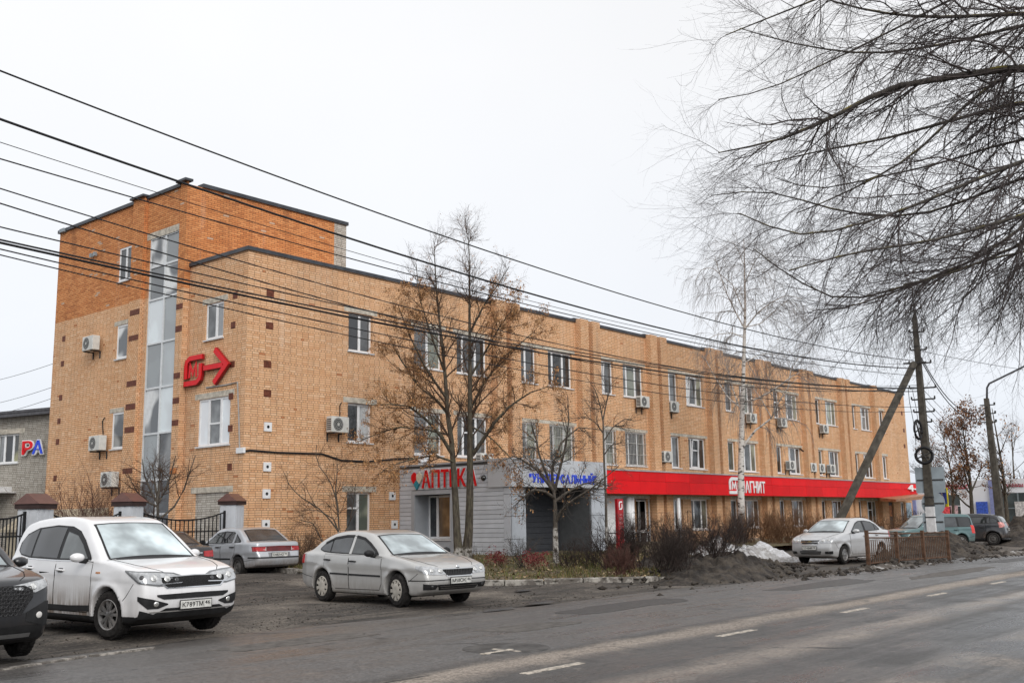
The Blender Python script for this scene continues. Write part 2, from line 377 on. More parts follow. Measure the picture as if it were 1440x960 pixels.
def window(tf, u0, u1, v0, v1, splits, panes, parent=office, rec=.12, name='window', bars=None, tilt=None, mid=None, sill=True, fw=.075):
    """plastic window: frame (with mullions), panes and sill as sub-parts, set back in its opening"""
    f = MB(tf); d0, d1 = -rec-.06, -rec
    f.box(u0, u1, d0, d1, v0, v0+fw); f.box(u0, u1, d0, d1, v1-fw, v1)
    f.box(u0, u0+fw, d0, d1, v0+fw, v1-fw); f.box(u1-fw, u1, d0, d1, v0+fw, v1-fw)
    xs = [u0] + [u0+(u1-u0)*s_ for s_ in splits] + [u1]
    for x in xs[1:-1]: f.box(x-.055, x+.055, d0+.003, d1+.004, v0+fw, v1-fw)
    if mid is not None:
        i, h = mid; f.box(xs[i]+.05, xs[i+1]-.05, d0+.006, d1-.003, v0+(v1-v0)*h-.03, v0+(v1-v0)*h+.03)
    w = f.build(name, PVC, parent)
    for i, (a, b) in enumerate(zip(xs, xs[1:])):
        g = MB(tf); aa = a+(fw-.01 if i == 0 else .045); bb = b-(fw-.01 if i == len(xs)-2 else .045)
        g.box(aa, bb, d0+.015, d1-.025, v0+fw-.01, v1-fw+.01); g.build('pane', panes[i % len(panes)], w)
    if tilt is not None:      # a sash tipped open at the top
        a, b = xs[tilt]+.03, xs[tilt+1]-.03; g = MB(tf); h = v1-v0-.16; z0 = v0+.08
        for (p, q, r_, s_) in ((a, a+.06, 0, h), (b-.06, b, 0, h), (a, b, 0, .06), (a, b, h-.06, h)):
            k0, k1 = -.13+.13*r_/h, -.13+.13*s_/h
            g.add([(p, k0-.05-.01, z0+r_), (q, k0-.05-.01, z0+r_), (q, k1-.05-.01, z0+s_), (p, k1-.05-.01, z0+s_), (p, k0-.01, z0+r_), (q, k0-.01, z0+r_), (q, k1-.01, z0+s_), (p, k1-.01, z0+s_)],
                  [(0, 1, 2, 3), (4, 5, 6, 7), (0, 1, 5, 4), (2, 3, 7, 6), (1, 2, 6, 5), (0, 3, 7, 4)])
        g.build('open_sash', PVC, w)
    if sill:
        s_ = MB(tf); s_.box(u0-.06, u1+.06, -rec, .06, v0-.05, v0-.005); s_.build('sill', SILLM, w)
    if bars:
        g = MB(tf); n = max(4, int((u1-u0)/.13))
        for i in range(n+1):
            x = u0+.03+(u1-u0-.06)*i/n; g.box(x-.009, x+.009, .005, .023, v0-.02, v1+.02)
        for h in (.03, .33, .66, .97): g.box(u0-.03, u1+.03, .024, .04, v0+(v1-v0)*h-.012, v0+(v1-v0)*h+.012)
        g.build('grille', mat('white_iron_grille', (.42, .41, .39), .5, var=.2), w)
    return w
def lintel(tf, u0, u1, v, h=.17, parent=office):
    b = MB(tf); b.box(u0-.22, u1+.22, -.12, .006, v+.004, v+h); b.build('lintel', CONC, parent)

tF = wallY(FY)
front = []        # (u0, u1, floor, style)
Zs = {1: (.98, 2.57), 2: (4.18, 5.84), 3: (7.57, 9.2)}
wins = []
for fl, (a, b) in {3: (7.83, 9.27), 2: (4.5, 5.92), 1: (1.22, 2.72)}.items(): wins.append((24.72, 25.9, a, b, 'n', fl, -2))
for fl in (2, 3): wins += [(28.07, 29.62, *Zs[fl], 'n', fl, -1), (30.49, 32.35, *Zs[fl], 'w', fl, -1)]
for k in range(7):
    g0 = 33.4+6*k
    for fl in (1, 2, 3):
        if fl == 1 and k == 0: continue
        wins += [(g0+.85, g0+2.27, *Zs[fl], 'n', fl, k), (g0+3.1, g0+4.92, *Zs[fl], 'w', fl, k)]
for fl in (2, 3): wins.append((75.8, 76.98, *Zs[fl], 'n', fl, 7))
wins.append((79.0, 79.9, .7, 2.5, 'n', 1, 7))
holes = [w[:4] for w in wins]
door_u = (onY(895, 720, FY).x, onY(917, 720, FY).x)
holes.append((door_u[0], door_u[1], .3, 2.55)); holes.append((76.6, 77.6, .3, 2.5))
mb = MB(tF); hole_wall(mb, X0, X1, 0, ZT, holes, .2)
mb.quad((X1, 0, 0), (X1, -12, 0), (X1, -12, ZT), (X1, 0, ZT)); mb.quad((X0, -12, 0), (X1, -12, 0), (X1, -12, ZT), (X0, -12, ZT))
mb.quad((X0, -.2, ZT-.3), (X1, -.2, ZT-.3), (X1, -12, ZT-.3), (X0, -12, ZT-.3))
mb.build('front_wall', B_TAN, office)
sty = random.Random(3)
for (a, b, c, e_, s_, fl, k) in wins:
    pool = [[GL_M, GL_D], [GL_D, GL_M], [GL_C, GL_M], [GL_M, GL_G], [GL_D, GL_G], [GL_B, GL_M]]
    pn = pool[sty.randrange(len(pool))]
    if fl == 1: pn = [GL_D, GL_D] if s_ == 'n' else [GL_D, GL_D, GL_G]
    spl = [.52] if s_ == 'n' else [.24, .66]
    if s_ == 'w': pn = [pn[0], pn[1], sty.choice([GL_D, GL_G, GL_M])]
    if k == -2: pn = [GL_D, GL_C] if fl == 2 else ([GL_M, GL_G] if fl == 1 else [GL_D, GL_M])
    window(tF, a, b, c, e_, spl, pn, bars=(fl == 2 and k in (0, 1)), tilt=(1 if (s_ == 'w' and k == 2 and fl > 1) else 0 if (s_ == 'n' and k == 1 and fl == 3) else None),
           mid=((0, .62) if (k == -2 and fl == 1) else (1, .6) if sty.random() < .2 else None))
for fl in (1, 2, 3):
    lintel(tF, 24.72, 25.9, {3: 9.27, 2: 5.92, 1: 2.72}[fl], .2)
    if fl > 1: lintel(tF, 28.07, 29.62, Zs[fl][1]); lintel(tF, 30.49, 32.35, Zs[fl][1])
    for k in range(7):
        if fl == 1 and k == 0: continue
        g0 = 33.4+6*k; lintel(tF, g0+.85, g0+4.92, Zs[fl][1], .15)
    if fl > 1: lintel(tF, 75.8, 76.98, Zs[fl][1])
# shop door in the facade, a dark door near the far end
window(tF, door_u[0], door_u[1], .32, 2.55, [.3, .76], [GL_M, GL_D, GL_D], name='shop_door', sill=False, fw=.1)
d = MB(tF); d.box(76.62, 77.58, -.18, -.1, .3, 2.48); d.build('dark_door', mat('dark_door_paint', (.035, .03, .028), .5), office)
d = MB(tF); d.box(76.75, 77.45, -.098, -.09, 1.45, 2.25); d.build('door_poster', mat('poster_orange', (.35, .12, .03), .5, var=.5, vscale=4), office)
d = MB(tF); d.box(80.1, 81.2, .005, .03, 1.2, 2.45); d.build('notice_board', mat('notice_board_blue', (.35, .46, .55), .4, var=.4, vscale=3), office)
# pilasters in pairs, from the plinth to the roof edge
gro = [33.4+6*k for k in range(7)] + [75.3]
for i, g0 in enumerate(gro):
    for side in (-1, 1):
        if i == 7 and side > 0: continue
        b = MB(tF); c = g0+side*.47; z1 = 10.895
        b.box(c-.31, c+.31, 0, .34, .0 if g0 > 34 else 3.76, z1); b.build('pilaster', B_PIL, office)
# roof-edge flashing between the pilasters
b = MB(tF)
seg = [X0-.06] + [x for g0 in gro for x in (g0-.79, g0+.79)] + [X1+.05]
for a, c in zip(seg[::2], seg[1::2]): b.box(a, c, -.3, .07, ZT+.02, ZT+.15)
for g0 in gro: b.box(g0-.79, g0+.79, -.3, -.02, ZT, ZT+.24)
tE = wallX(X0)
b.tf = tE; b.box(FY-.064, TY0-.01, -.3, .07, ZT+.022, ZT+.152)
b.build('roof_flashing', CAPM, office)
# plinth
b = MB(tF); b.box(X0-.05, 27.28, 0, .05, 0, .55); b.box(39.8, X1+.05, .0, .05, 0, .4)
b.build('plinth', mat('plinth_render', (.34, .27, .21), .9, var=.3, vscale=3), office)
# end wall towards the yard
ew = [(29.94, 31.0, 7.95, 9.22), (29.4, 31.26, 4.28, 5.9), (29.33, 31.32, 0.3, 2.7)]
mb = MB(tE); hole_wall(mb, FY, TY0, 0, ZT, ew, .16); mb.build('end_wall', B_TAN, office)
window(tE, *ew[0], [.42], [GL_B, GL_M], rec=.04); window(tE, *ew[1], [.3, .68], [GL_B, GL_M, GL_B], mid=(1, .46), rec=.04)
b = MB(tE); b.box(ew[2][0], ew[2][1], -.14, -.05, ew[2][2], ew[2][3]); b.build('bricked_up_window', B_GRY, office)
for h in ew: lintel(tE, h[0], h[1], h[3], .2)
# stair tower: tan below, orange above
tT = wallX(TX); tTF = wallY(TY0); ZB = 9.97
tw = [(35.66, 36.72, 10.92, 12.25), (35.66, 36.62, 7.9, 9.2), (35.66, 36.66, 4.5, 5.86)]
gl = (32.55, 34.52, 1.0, 12.2)
for z0, z1, mt, nm in ((0, ZB, B_TAN, 'tower_lower_wall'), (ZB, TZ, B_ORG, 'tower_upper_wall')):
    mb = MB(tT)
    hh = [(h[0], h[1], max(h[2], z0), min(h[3], z1)) for h in tw+[gl] if h[3] > z0 and h[2] < z1]
    hole_wall(mb, TY0, TY1, z0, z1, hh, .22); mb.quad((TY1, 0, z0), (TY1, -7, z0), (TY1, -7, z1), (TY1, 0, z1))
    mb.tf = tTF; top = z1
    mb.quad((TX, 0, z0), (26.9 if z0 else X0, 0, z0), (26.9 if z0 else X0, 0, z1), (TX, 0, z1))
    mb.build(nm, mt, office)
mb = MB(tTF); mb.box(26.9, TX1, -.35, .003, ZT-.2, TZ); mb.box(TX1-.02, TX1, -9.58, -.35, ZT-.2, TZ); mb.build('silicate_brick_corner', B_GRY, office)
mb = MB(); mb.quad((TX, TY0, TZ-.25), (TX1, TY0, TZ-.25), (TX1, TY1, TZ-.25), (TX, TY1, TZ-.25)); mb.build('tower_roof', mat('roof_felt', (.06, .06, .065), .9), office)
for z0, z1, mt in ((0, ZB, B_PIL), (ZB+.002, TZ+.09, B_ORG)):
    b = MB(tT); b.box(34.8, 35.6, .0, .14, z0, z1); b.build('tower_pilaster', mt, office)
    b = MB(tT); b.box(TY0-.004, 32.5, .0, .06, z0, z1); b.build('tower_corner_pier', mt if mt is B_ORG else B_TAN, office)
b = MB(tT); b.box(32.3, 34.75, -.1, .004, 12.2, 12.45); b.build('lintel', CONC, office)
for h in tw[1:]: lintel(tT, h[0], h[1], h[3], .17)
b = MB(tT); b.box(35.62, 41.73, -.3, .08, TZ, TZ+.13); b.box(32.52, 34.78, -.3, .08, TZ, TZ+.13); b.box(34.72, 35.68, -.1, .27, TZ+.092, TZ+.17); b.box(31.95, 32.58, -.1, .23, TZ+.092, TZ+.18)
b.tf = tTF; b.box(TX+.55, TX1+.06, -.3, .08, TZ+.002, TZ+.14)
b.build('tower_flashing', CAPM, office)
for h, sp_ in zip(tw, ([.5], [], [])): window(tT, *h, sp_, [GL_M, GL_D] if sp_ else [GL_C], rec=.02)
# tall stair window
f = MB(tT); z = [1.0, 2.05, 3.25, 4.9, 6.55, 8.2, 9.85, 11.1, 12.2]
f.box(32.55, 32.62, -.1, -.02, 1.0, 12.2); f.box(34.45, 34.52, -.1, -.02, 1.0, 12.2); f.box(33.44, 33.52, -.1, -.018, 1.0, 12.2)
for h in z: f.box(32.62, 34.45, -.1, -.021, h-.035, h+.035)
sw = f.build('stair_window', mat('aluminium_frame', (.66, .68, .69), .35, metal=.3, var=.06), office)
for i in range(8):
    for a, c in ((32.61, 33.46), (33.5, 34.46)):
        g = MB(tT); g.box(a, c, -.08, -.06, z[i], z[i+1]); g.build('pane', [GL_S, GL_S, GL_C, GL_S][(i*3+int(a)) % 4] if i > 1 else GL_D, sw)
# brown glazed bricks set into the walls
blocks = MB(tT)
me = None
def blk(tf, u, v, w=.25, h=.22, mt=B_BRN, d=.012, nm='glazed_block'):
    b = MB(tf); b.box(u-w/2, u+w/2, -.03, d, v-h/2, v+h/2); return b.build(nm, mt, office)
for px, py in ((90, 476), (88, 511), (85.5, 559), (83, 592), (81, 621), (77.5, 672)): p = onX(px, py, TX); blk(tT, p.y, p.z)
for px, py in ((331, 415), (328, 457), (327, 512), (325, 557), (324, 602), (323, 656)): p = onX(px, py, X0); blk(tE, p.y, p.z)
for px, py in ((380, 413), (379, 458), (376, 512), (376, 553)): p = onY(px, py, FY); blk(tF, p.x, p.z, .3, .24)
for px, py in ((1268, 581), (1271, 605), (1272, 627), (1265, 566)): p = onY(px, py, FY); blk(tF, p.x, p.z, .3, .3)
for py in (443, 478, 541, 573, 605, 662): p = onX(182, py, TX); blk(tT, 35.16, p.z, .66, .2, d=.152)
for py in (432, 463, 528, 563, 594): p = onX(251, py, TX); blk(tT, 32.29, p.z, .40, .2, d=.072)
p = onX(246, 662, TX); blk(tT, 32.29, p.z, .40, .2, B_OBL, d=.072)
for px, py in ((376, 600), (375, 656), (374, 694), (373, 737), (568, 662), (551, 697), (554, 737)):
    p = onY(px, py, FY); b = blk(tF, p.x, p.z, .3, .3, PVC, .05, 'vent_plate')
    h = MB(tF); h.lathe([(.001, 0), (.055, 0)], (p.x, .053, p.z), 'y', 10); h.v = [tuple(x) for x in h.v]; h.build('vent_hole', GL_D, b)
# the low lean-to at the foot of the tower (beige metal roof)
b = MB(); b.add([(19.0, 36.6, 1.6), (20.1, 36.6, 2.35), (20.1, 43, 2.35), (19.0, 43, 1.6), (19.0, 36.6, 1.5), (20.1, 36.6, 1.5), (20.1, 43, 1.5), (19.0, 43, 1.5)], [(0, 1, 2, 3), (4, 5, 1, 0), (0, 3, 7, 4), (1, 2, 6, 5), (2, 3, 7, 6)])
b.box(19.2, 20.09, 36.8, 42.8, 0, 1.6)
b.build('lean_to', mat('beige_sheet_roof', (.40, .35, .26), .6, var=.15), office)

# ------------------------------------------------------------------ grey clad entrance pavilion
GRY = mat('grey_cladding_panel', (.43, .46, .50), .5, var=.07, vscale=2, spec=.4)
GRYD = mat('grey_cladding_shadow_gap', (.09, .095, .10), .7, var=.1)
GRYB = mat('light_grey_siding', (.56, .59, .635), .5, var=.05, vscale=2)
PX0, PX1, PY0, PZ = 27.3, 32.9, 23.15, 3.66
[vary(q, .92, 1.06) for q in (GRY, GRYB)]
pav = thing('entrance_pavilion', 'grey clad entrance pavilion with pharmacy window and recessed doorway, against the brick building', 'building', (PX0, PY0, 0))
tS = wallX(PX0); tP = wallY(PY0)
b = MB(tS); hole_wall(b, PY0+.02, FY, .1, PZ, [(25.96, 27.8, .35, 2.6)], .95, d=-.03)
b.tf = tP; hole_wall(b, PX0+.03, PX1, .1, PZ, [(28.02, 31.95, .1, 2.74)], 1.5, d=-.03)
b.quad((28.0, -1.5, .1), (32, -1.5, .1), (32, -1.5, 2.8), (28, -1.5, 2.8)); b.quad((PX1, -.03, .1), (PX1, -5.45, .1), (PX1, -5.45, PZ), (PX1, -.03, PZ))
b.quad((PX0+.03, -.03, PZ-.05), (PX1, -.03, PZ-.05), (PX1, -5.45, PZ-.05), (PX0+.03, -5.45, PZ-.05))
b.build('wall', GRYD, pav)
hz = .157; nb = 0
z = .27
while z < 3.55:
    for a, c in (((PY0+.3, 25.8), (27.95, FY-.01)) if z < 2.72 and z > .2 else ((PY0+.3, FY-.01),)):
        bd = MB(tS); bd.add([(a, -.028, z), (c, -.028, z), (c, .014, z+.004), (a, .014, z+.004), (a, -.028, z+hz-.007), (c, -.028, z+hz-.007), (c, .008, z+hz-.010), (a, .008, z+hz-.010)],
                           [(0, 1, 2, 3), (4, 5, 6, 7), (3, 2, 6, 7), (0, 3, 7, 4), (1, 2, 6, 5)])
        bd.build('siding_board', GRYB, pav)
    z += hz
b = MB(tS); b.box(PY0+.3, 25.8, -.02, .03, .1, .262); b.build('plinth', mat('white_plinth', (.6, .6, .58), .8, var=.25), pav)
# pharmacy window surround, dark grey panel above
b = MB(tS); b.box(25.8, 25.96, -.4, .03, .3, 2.76); b.box(27.78, 27.95, -.95, .03, .3, 2.76); b.box(25.96, 27.78, -.95, .031, 2.6, 2.76); b.build('window_surround', GRY, pav)
b = MB(tS); b.box(25.97, 27.775, -.9, .02, .3, .98); b.build('window_apron', GRY, pav)
window(tS, 25.98, 27.77, 1.0, 2.58, [.36, .74], [GL_D, glassmat('brick_reflection_tint_glass', (.16, .10, .05)), GL_D], pav, rec=.7)  # middle pane: the brick reflection is painted into its base colour
# corner and front columns, jointed panels
for a, c in ((PX0, 28.0), (31.97, PX1)):
    for z0, z1 in ((.1, .98), (.995, 1.75), (1.765, 2.5), (2.515, 2.74)):
        pn = MB(tP); pn.box(a, c, -.028, .02, z0, z1); pn.build('column_panel', GRY, pav)
for z0, z1 in ((.1, .98), (.995, 1.75), (1.765, 2.5), (2.515, 2.74)):
    pn = MB(tS); pn.box(PY0-.02, PY0+.29, -.026, .02, z0, z1); pn.build('column_panel', GRYB, pav)
# fascia box
LG = mat('pale_grey_fascia', (.50, .52, .55), .45, var=.06, vscale=1.5)
for a, c in ((PX0-.08, 28.23), (28.24, PX1+.02)):
    pn = MB(tP); pn.box(a, c, -.02, .1, 2.76, 3.74); pn.build('fascia_panel', LG, pav)
pn = MB(tS); pn.box(PY0-.099, PY0+.95, -.02, .079, 2.761, 3.741); pn.build('fascia_panel', LG, pav)
b = MB(); b.box(PX0-.02, PX1+.03, PY0+.8, FY-.01, PZ, PZ+.06); b.build('roof_edge', GRY, pav)
# recessed doorway: dark siding, grey door jamb, lit sign
DK = mat('charcoal_siding', (.045, .048, .055), .55, var=.1)
z = .12
while z < 2.7:
    bd = MB(tP); bd.box(29.2, 31.9, -1.5, -1.46, z, z+.19); bd.build('dark_siding_board', DK, pav); z += .205
b = MB(tP); b.box(28.05, 28.35, -.9, -.2, .1, 2.74); b.box(28.35, 29.1, -.95, -.9, .1, 1.1); b.build('door_jamb', GRY, pav)
b = MB(tP); b.box(28.36, 29.1, -.96, -.93, 1.1, 2.72); b.build('door_glass', GL_D, pav)
b = MB(tP); b.box(28.46, 28.98, -.92, -.88, 1.3, 1.42); b.build('lit_sign', mat('red_led_sign', (.5, .02, .01), .5, emit=((1., .03, .01), 1.6)), pav)
b = MB(tP); b.box(31.9, 31.96, -1.45, -.03, .1, 2.74); b.build('jamb_panel', GRYD, pav)
b = MB(tS); b.lathe([(.11, 0), (.1, .05), (.05, .11), (.001, .12)], (24.35, -.0, 3.1), 'y', 12); b.build('security_camera', mat('black_dome', (.02, .02, .02), .2), pav)

# pharmacy sign on the pavilion side
RED = mat('red_sign_face', (.70, .006, .012), .4, var=.05, spec=.25); WHT = mat('white_sign_edge', (.8, .8, .8), .4, var=.03)
sg = thing('pharmacy_sign', 'red pharmacy letters with a tricolour heart on the grey pavilion side', 'sign', (PX0, 26, 2.8))
tS2 = lambda u, d, v: (PX0-d, -u, v)       # letters read from the yard: u runs towards the road
for a, d0, bb in ((WHT, .03, .05), (RED, .065, .022)):
    letters('АПТЕКА', -27.35, -24.62, 2.82 if d0 < .05 else 2.835, 3.5 if d0 < .05 else 3.485, tS2, .03, a, sg, bold=bb, d0=d0, name='letter_edge' if a is WHT else 'letter')
def heart(part, mt):
    pts = [(0, -1), (1, .15), (.95, .65), (.5, .95), (0, .6), (-.5, .95), (-.95, .65), (-1, .15)]
    sel = {'l': [pts[7], pts[6], pts[5], pts[4], (-.02, .1), (-.55, -.35)], 'b': [pts[0], (.55, -.35), (0, .1), (-.55, -.35)], 'r': [pts[1], pts[2], pts[3], pts[4], (.02, .1), (.55, -.35)]}[part]
    b = MB(lambda u, d, v: tS2(-27.62+u*.27, d, 3.12+v*.33)); b.prism(sel, .03, .1); b.build('heart_segment', mt, sg)
heart('l', RED); heart('b', mat('teal_sign_face', (.02, .25, .33), .4)); heart('r', mat('cream_sign_face', (.68, .62, .5), .4))
# blue sign over the doorway
BLU = mat('blue_sign_face', (.008, .06, .70), .35, var=.05); BLD = mat('blue_sign_side', (.01, .02, .12), .5)
sg = thing('doorway_sign', 'blue raised letters in quotation marks over the recessed doorway', 'sign', (30, PY0, 2.8))
p0 = onY(744, 681, PY0-.1); p1 = onY(838, 667, PY0-.1)
letters('"УНИВЕРСАЛЬНЫЙ"', p0.x, p1.x, 2.90, 3.23, tP, .025, BLU, sg, bold=.03, d0=.1, gap=.10)

# ------------------------------------------------------------------ red shop fascia and its lettering
YB = 27.6
REDP = mat('red_fascia_panel', (.74, .004, .008), .5, var=.06, vscale=1.2, spec=.2)
vary(REDP, .88, 1.06)
REDE = mat('red_fascia_end', (.68, .004, .008), .5, var=.06, spec=.2)
fx0 = onY(890, 694, YB).x; fx1 = onY(1290, 690, YB).x
tB = wallY(YB)
zt = (onY(852.5, 658.5, YB).z+onY(1180, 672.8, YB).z)/2; zb = (onY(900, 694.8, YB).z+onY(1180, 698, YB).z)/2; zm = zb+(zt-zb)*.53
fas = thing('shop_fascia', 'long bright red shop fascia running along the brick building', 'shop sign', (fx0, YB, zb))
x = 32.95; i = 0
while x < fx1-.2:
    x2 = min(x+2.3, fx1)
    p_ = MB(tB); p_.box(x, x2-.012, -.05, 0, zm+.006, zt-.08); p_.build('upper_panel', REDP, fas)
    if True:
        p_ = MB(tB); p_.box(x, x2-.012, -.05, .012, zb, zm-.006); p_.build('lower_panel', REDP, fas)
    x = x2
b = MB(tB); b.box(fx0, fx1, -.98, -.06, zb+.02, zb+.08); b.box(32.95, fx1, -.98, .04, zt-.08, zt-.02); b.build('fascia_coping', mat('galvanised_coping', (.42, .43, .44), .5, metal=.3, var=.15), fas)
b = MB(wallX(fx1)); b.box(YB+.05, FY+2, -.0, .05, zb, zt-.08); b.build('return_panel', REDE, fas)
# shop name
def magnet(mb, u0, u1, v0, v1, w, d0, d1, m_=True):
    U = lambda p: (u0+p[0]*(u1-u0), v0+p[1]*(v1-v0))
    stroke(mb, [U(p) for p in ((1, .93), (.3, .93), (.12, .82), (.08, .68), (.08, .24))], w, d0, d1)
    stroke(mb, [U(p) for p in ((0, .07), (.7, .07), (.88, .18), (.92, .32), (.92, .7))], w, d0, d1)
    if m_: stroke(mb, [U(p) for p in ((.3, .26), (.34, .7), (.5, .38), (.66, .7), (.70, .26))], w*.62, d0+.001, d1-.004)
WL = mat('white_letter_face', (.82, .82, .82), .35, var=.02)
sg = thing('shop_name_sign', 'white shop name letters with square emblem on the red fascia', 'sign', (51, YB, 3))
q0 = onY(1026, 692, YB-.05); q1 = onY(1039, 672, YB-.05); q2 = onY(1041, 689, YB-.05); q3 = onY(1075.5, 675, YB-.05)
b = MB(tB); magnet(b, q0.x, q1.x, 2.86, 3.72, .17, .02, .06); b.build('emblem', WL, sg)
letters('МАГНИТ', q2.x, q3.x, 2.91, 3.57, tB, .04, WL, sg, bold=.018, d0=.02, gap=.10)
# second, partly hidden lettering at the far end
sg = thing('far_end_sign', 'white letters at the far end of the red fascia, partly behind the concrete pole', 'sign', (79, YB, 3))
q0 = onY(1277, 691, YB-.05); q1 = onY(1297, 681, YB-.05)
letters('4-Б', q0.x, q1.x, zb+.5, zb+1.0, tB, .1, WL, sg, bold=.04, d0=.03)
# rust-brown bent canopy at the far end
cn = MB(); q0 = onY(1250, 700, 26.9); q1 = onY(1298, 695, 26.9)
cn.add([(q0.x, 27.55, 2.5), (q1.x, 27.55, 2.85), (q1.x, 26.2, 2.7), (q0.x-.6, 26.2, 2.45), (q0.x, 27.55, 2.75), (q1.x, 27.55, 3.05), (q1.x, 26.2, 3.0), (q0.x-.6, 26.2, 2.6)], [(0, 1, 2, 3), (4, 5, 6, 7), (0, 1, 5, 4), (1, 2, 6, 5), (2, 3, 7, 6), (3, 0, 4, 7)])
tag(cn.build('door_canopy', mat('copper_brown_sheet', (.36, .17, .085), .45, metal=.2, var=.3)), 'rust brown sheet metal canopy over the door at the far end of the building', 'canopy')
# shopfront left of the first bay: white wall, two white columns, red pylon
sh = thing('shopfront', 'white shopfront wall and twin columns under the red fascia, beside the pavilion', 'shopfront', (34, FY, 0))
a = onY(880, 720, FY).x
b = MB(tF); b.box(33.0, a, .0, .06, .1, 2.7); b.build('white_wall', mat('white_render', (.66, .67, .68), .7, var=.08), sh)
for px in (884.5, 888.8):
    c = onY(px, 720, FY-.4).x; b = MB(); b.tube([(c, FY-.4, .1), (c, FY-.4, 2.62)], .13, 12); b.build('column', PVC, sh, True)
c = onY(955, 730, 27.9).x; b = MB(); b.tube([(c, 27.9, .1), (c, 27.9, 2.6)], .09, 10); tag(b.build('white_post', PVC, smooth=True), 'slim white post holding up the red fascia in front of the first windows', 'post')
py = onY(874, 760, 23.6); pt = onY(874, 701, 23.6)
pyl = thing('shop_pylon', 'narrow red shop pylon with white emblem beside the pavilion', 'sign', (py.x, 23.6, 0))
tY2 = wallY(23.6); b = MB(tY2); b.box(py.x-.2, py.x+.2, -.12, 0, .1, pt.z); b.build('board', mat('dark_red_board', (.42, .01, .018), .4, var=.05), pyl)
b = MB(tY2); magnet(b, py.x-.1, py.x+.12, pt.z-.42, pt.z-.1, .055, .002, .012, False); b.build('emblem', WL, pyl)
b = MB(tY2)
for k, w_ in ((.62, .1), (.74, .13), (.8, .11), (.9, .13), (.96, .12), (1.08, .1), (1.14, .08)): b.box(py.x-w_, py.x+w_, .002, .006, pt.z-k-.02, pt.z-k+.015)
b.build('print', mat('pale_red_print', (.6, .25, .25), .5), pyl)
# red emblem and arrow on the end wall
EW = .17
em = thing('wall_emblem_sign', 'big red square emblem with an arrow on the brick end wall', 'sign', (X0, 31, 7))
tE2 = lambda u, d, v: (X0-d, -u, v)
for mt, d0, d1, ww, nm in ((mat('dark_red_edge', (.3, .006, .01), .4), .04, .13, .185, 'edge'), (RED, .131, .155, .165, 'face')):
    b = MB(tE2); magnet(b, -32.0, -30.93, 6.43, 7.45, ww, d0, d1, nm == 'face'); b.build('emblem_'+nm, mt, em)
    b = MB(tE2); stroke(b, [(-30.82, 6.95), (-29.7, 6.95)], ww, d0, d1)
    stroke(b, [(-30.2, 7.52), (-29.5, 6.95), (-30.2, 6.38)], ww*1.1, d0+.002, d1+.002); b.build('arrow_'+nm, mt, em)
# cables and small boxes on the walls
CBL = mat('black_cable', (.018, .018, .02), .6, var=0)
b = MB(); pts = [onY(x, y, FY-.03) for x, y in ((343, 634), (352, 633), (390, 636), (453, 638), (480, 647), (515, 649), (560, 645), (580, 644))]
b.tube(pts, .035, 6); tag(b.build('wall_cable', CBL), 'black cable sagging along the brick front between the storeys', 'cable')
b = MB(); pts = [onX(x, y, X0-.02) for x, y in ((290, 545), (318, 541), (334, 537), (336, 590), (337, 630))]
b.tube(pts, .025, 6); tag(b.build('wall_conduit', mat('grey_conduit', (.38, .37, .36), .6)), 'grey conduit running down the end wall under the red arrow', 'cable')
p = onX(339, 633, X0-.03); b = MB(); b.box(p.x-.06, p.x+.03, p.y-.2, p.y+.2, p.z-.09, p.z+.09); tag(b.build('junction_box', PVC), 'small white junction box at the building corner, by the black cable', 'box')
p = onY(593, 647, FY); b = MB(tF); b.box(p.x-.2, p.x+.2, 0, .18, p.z-.22, p.z+.2); tag(b.build('junction_box', PVC), 'white metal box on the brick above the pharmacy sign', 'box')

# ------------------------------------------------------------------ air conditioners
ACB = mat('ac_casing', (.60, .60, .57), .5, var=.12, vscale=4); ACD = mat('ac_dark_grille', (.035, .035, .037), .5, var=.2)
def make_ac(label, loc, rz, w=.8, h=.56):
    t = thing('air_conditioner', label, 'air conditioner', loc, rz, 'air conditioners on the walls')
    b = MB(); b.box(-w/2, w/2, -.42, -.12, -h/2, h/2); b.build('casing', ACB, t, local=True, bevel=.015)
    b = MB(); b.lathe([(.001, -.428), (.21, -.428), (.225, -.424)], (-.1, 0, 0), 'y', 18); fn = b.build('fan_grille', ACD, t, local=True)
    b = MB()
    for r_ in (.07, .13, .19): b.lathe([(r_-.006, -.431), (r_+.006, -.431)], (-.1, 0, 0), 'y', 18)
    b.lathe([(.001, -.433), (.045, -.432)], (-.1, 0, 0), 'y', 12)
    b.build('fan_ring', ACB, fn, local=True)
    b = MB()
    for i in range(6): b.box(-w/2-.004, -w/2+.002, -.38, -.16, -.2+i*.07, -.16+i*.07)
    b.build('side_louvres', ACD, t, local=True)
    for s_ in (-1, 1):
        b = MB(); b.box(s_*.26-.02, s_*.26+.02, -.42, 0, -h/2-.05, -h/2-.01); b.box(s_*.26-.02, s_*.26+.02, -.04, 0, -h/2-.3, -h/2-.05); b.build('bracket', ACD, t, local=True)
    return t
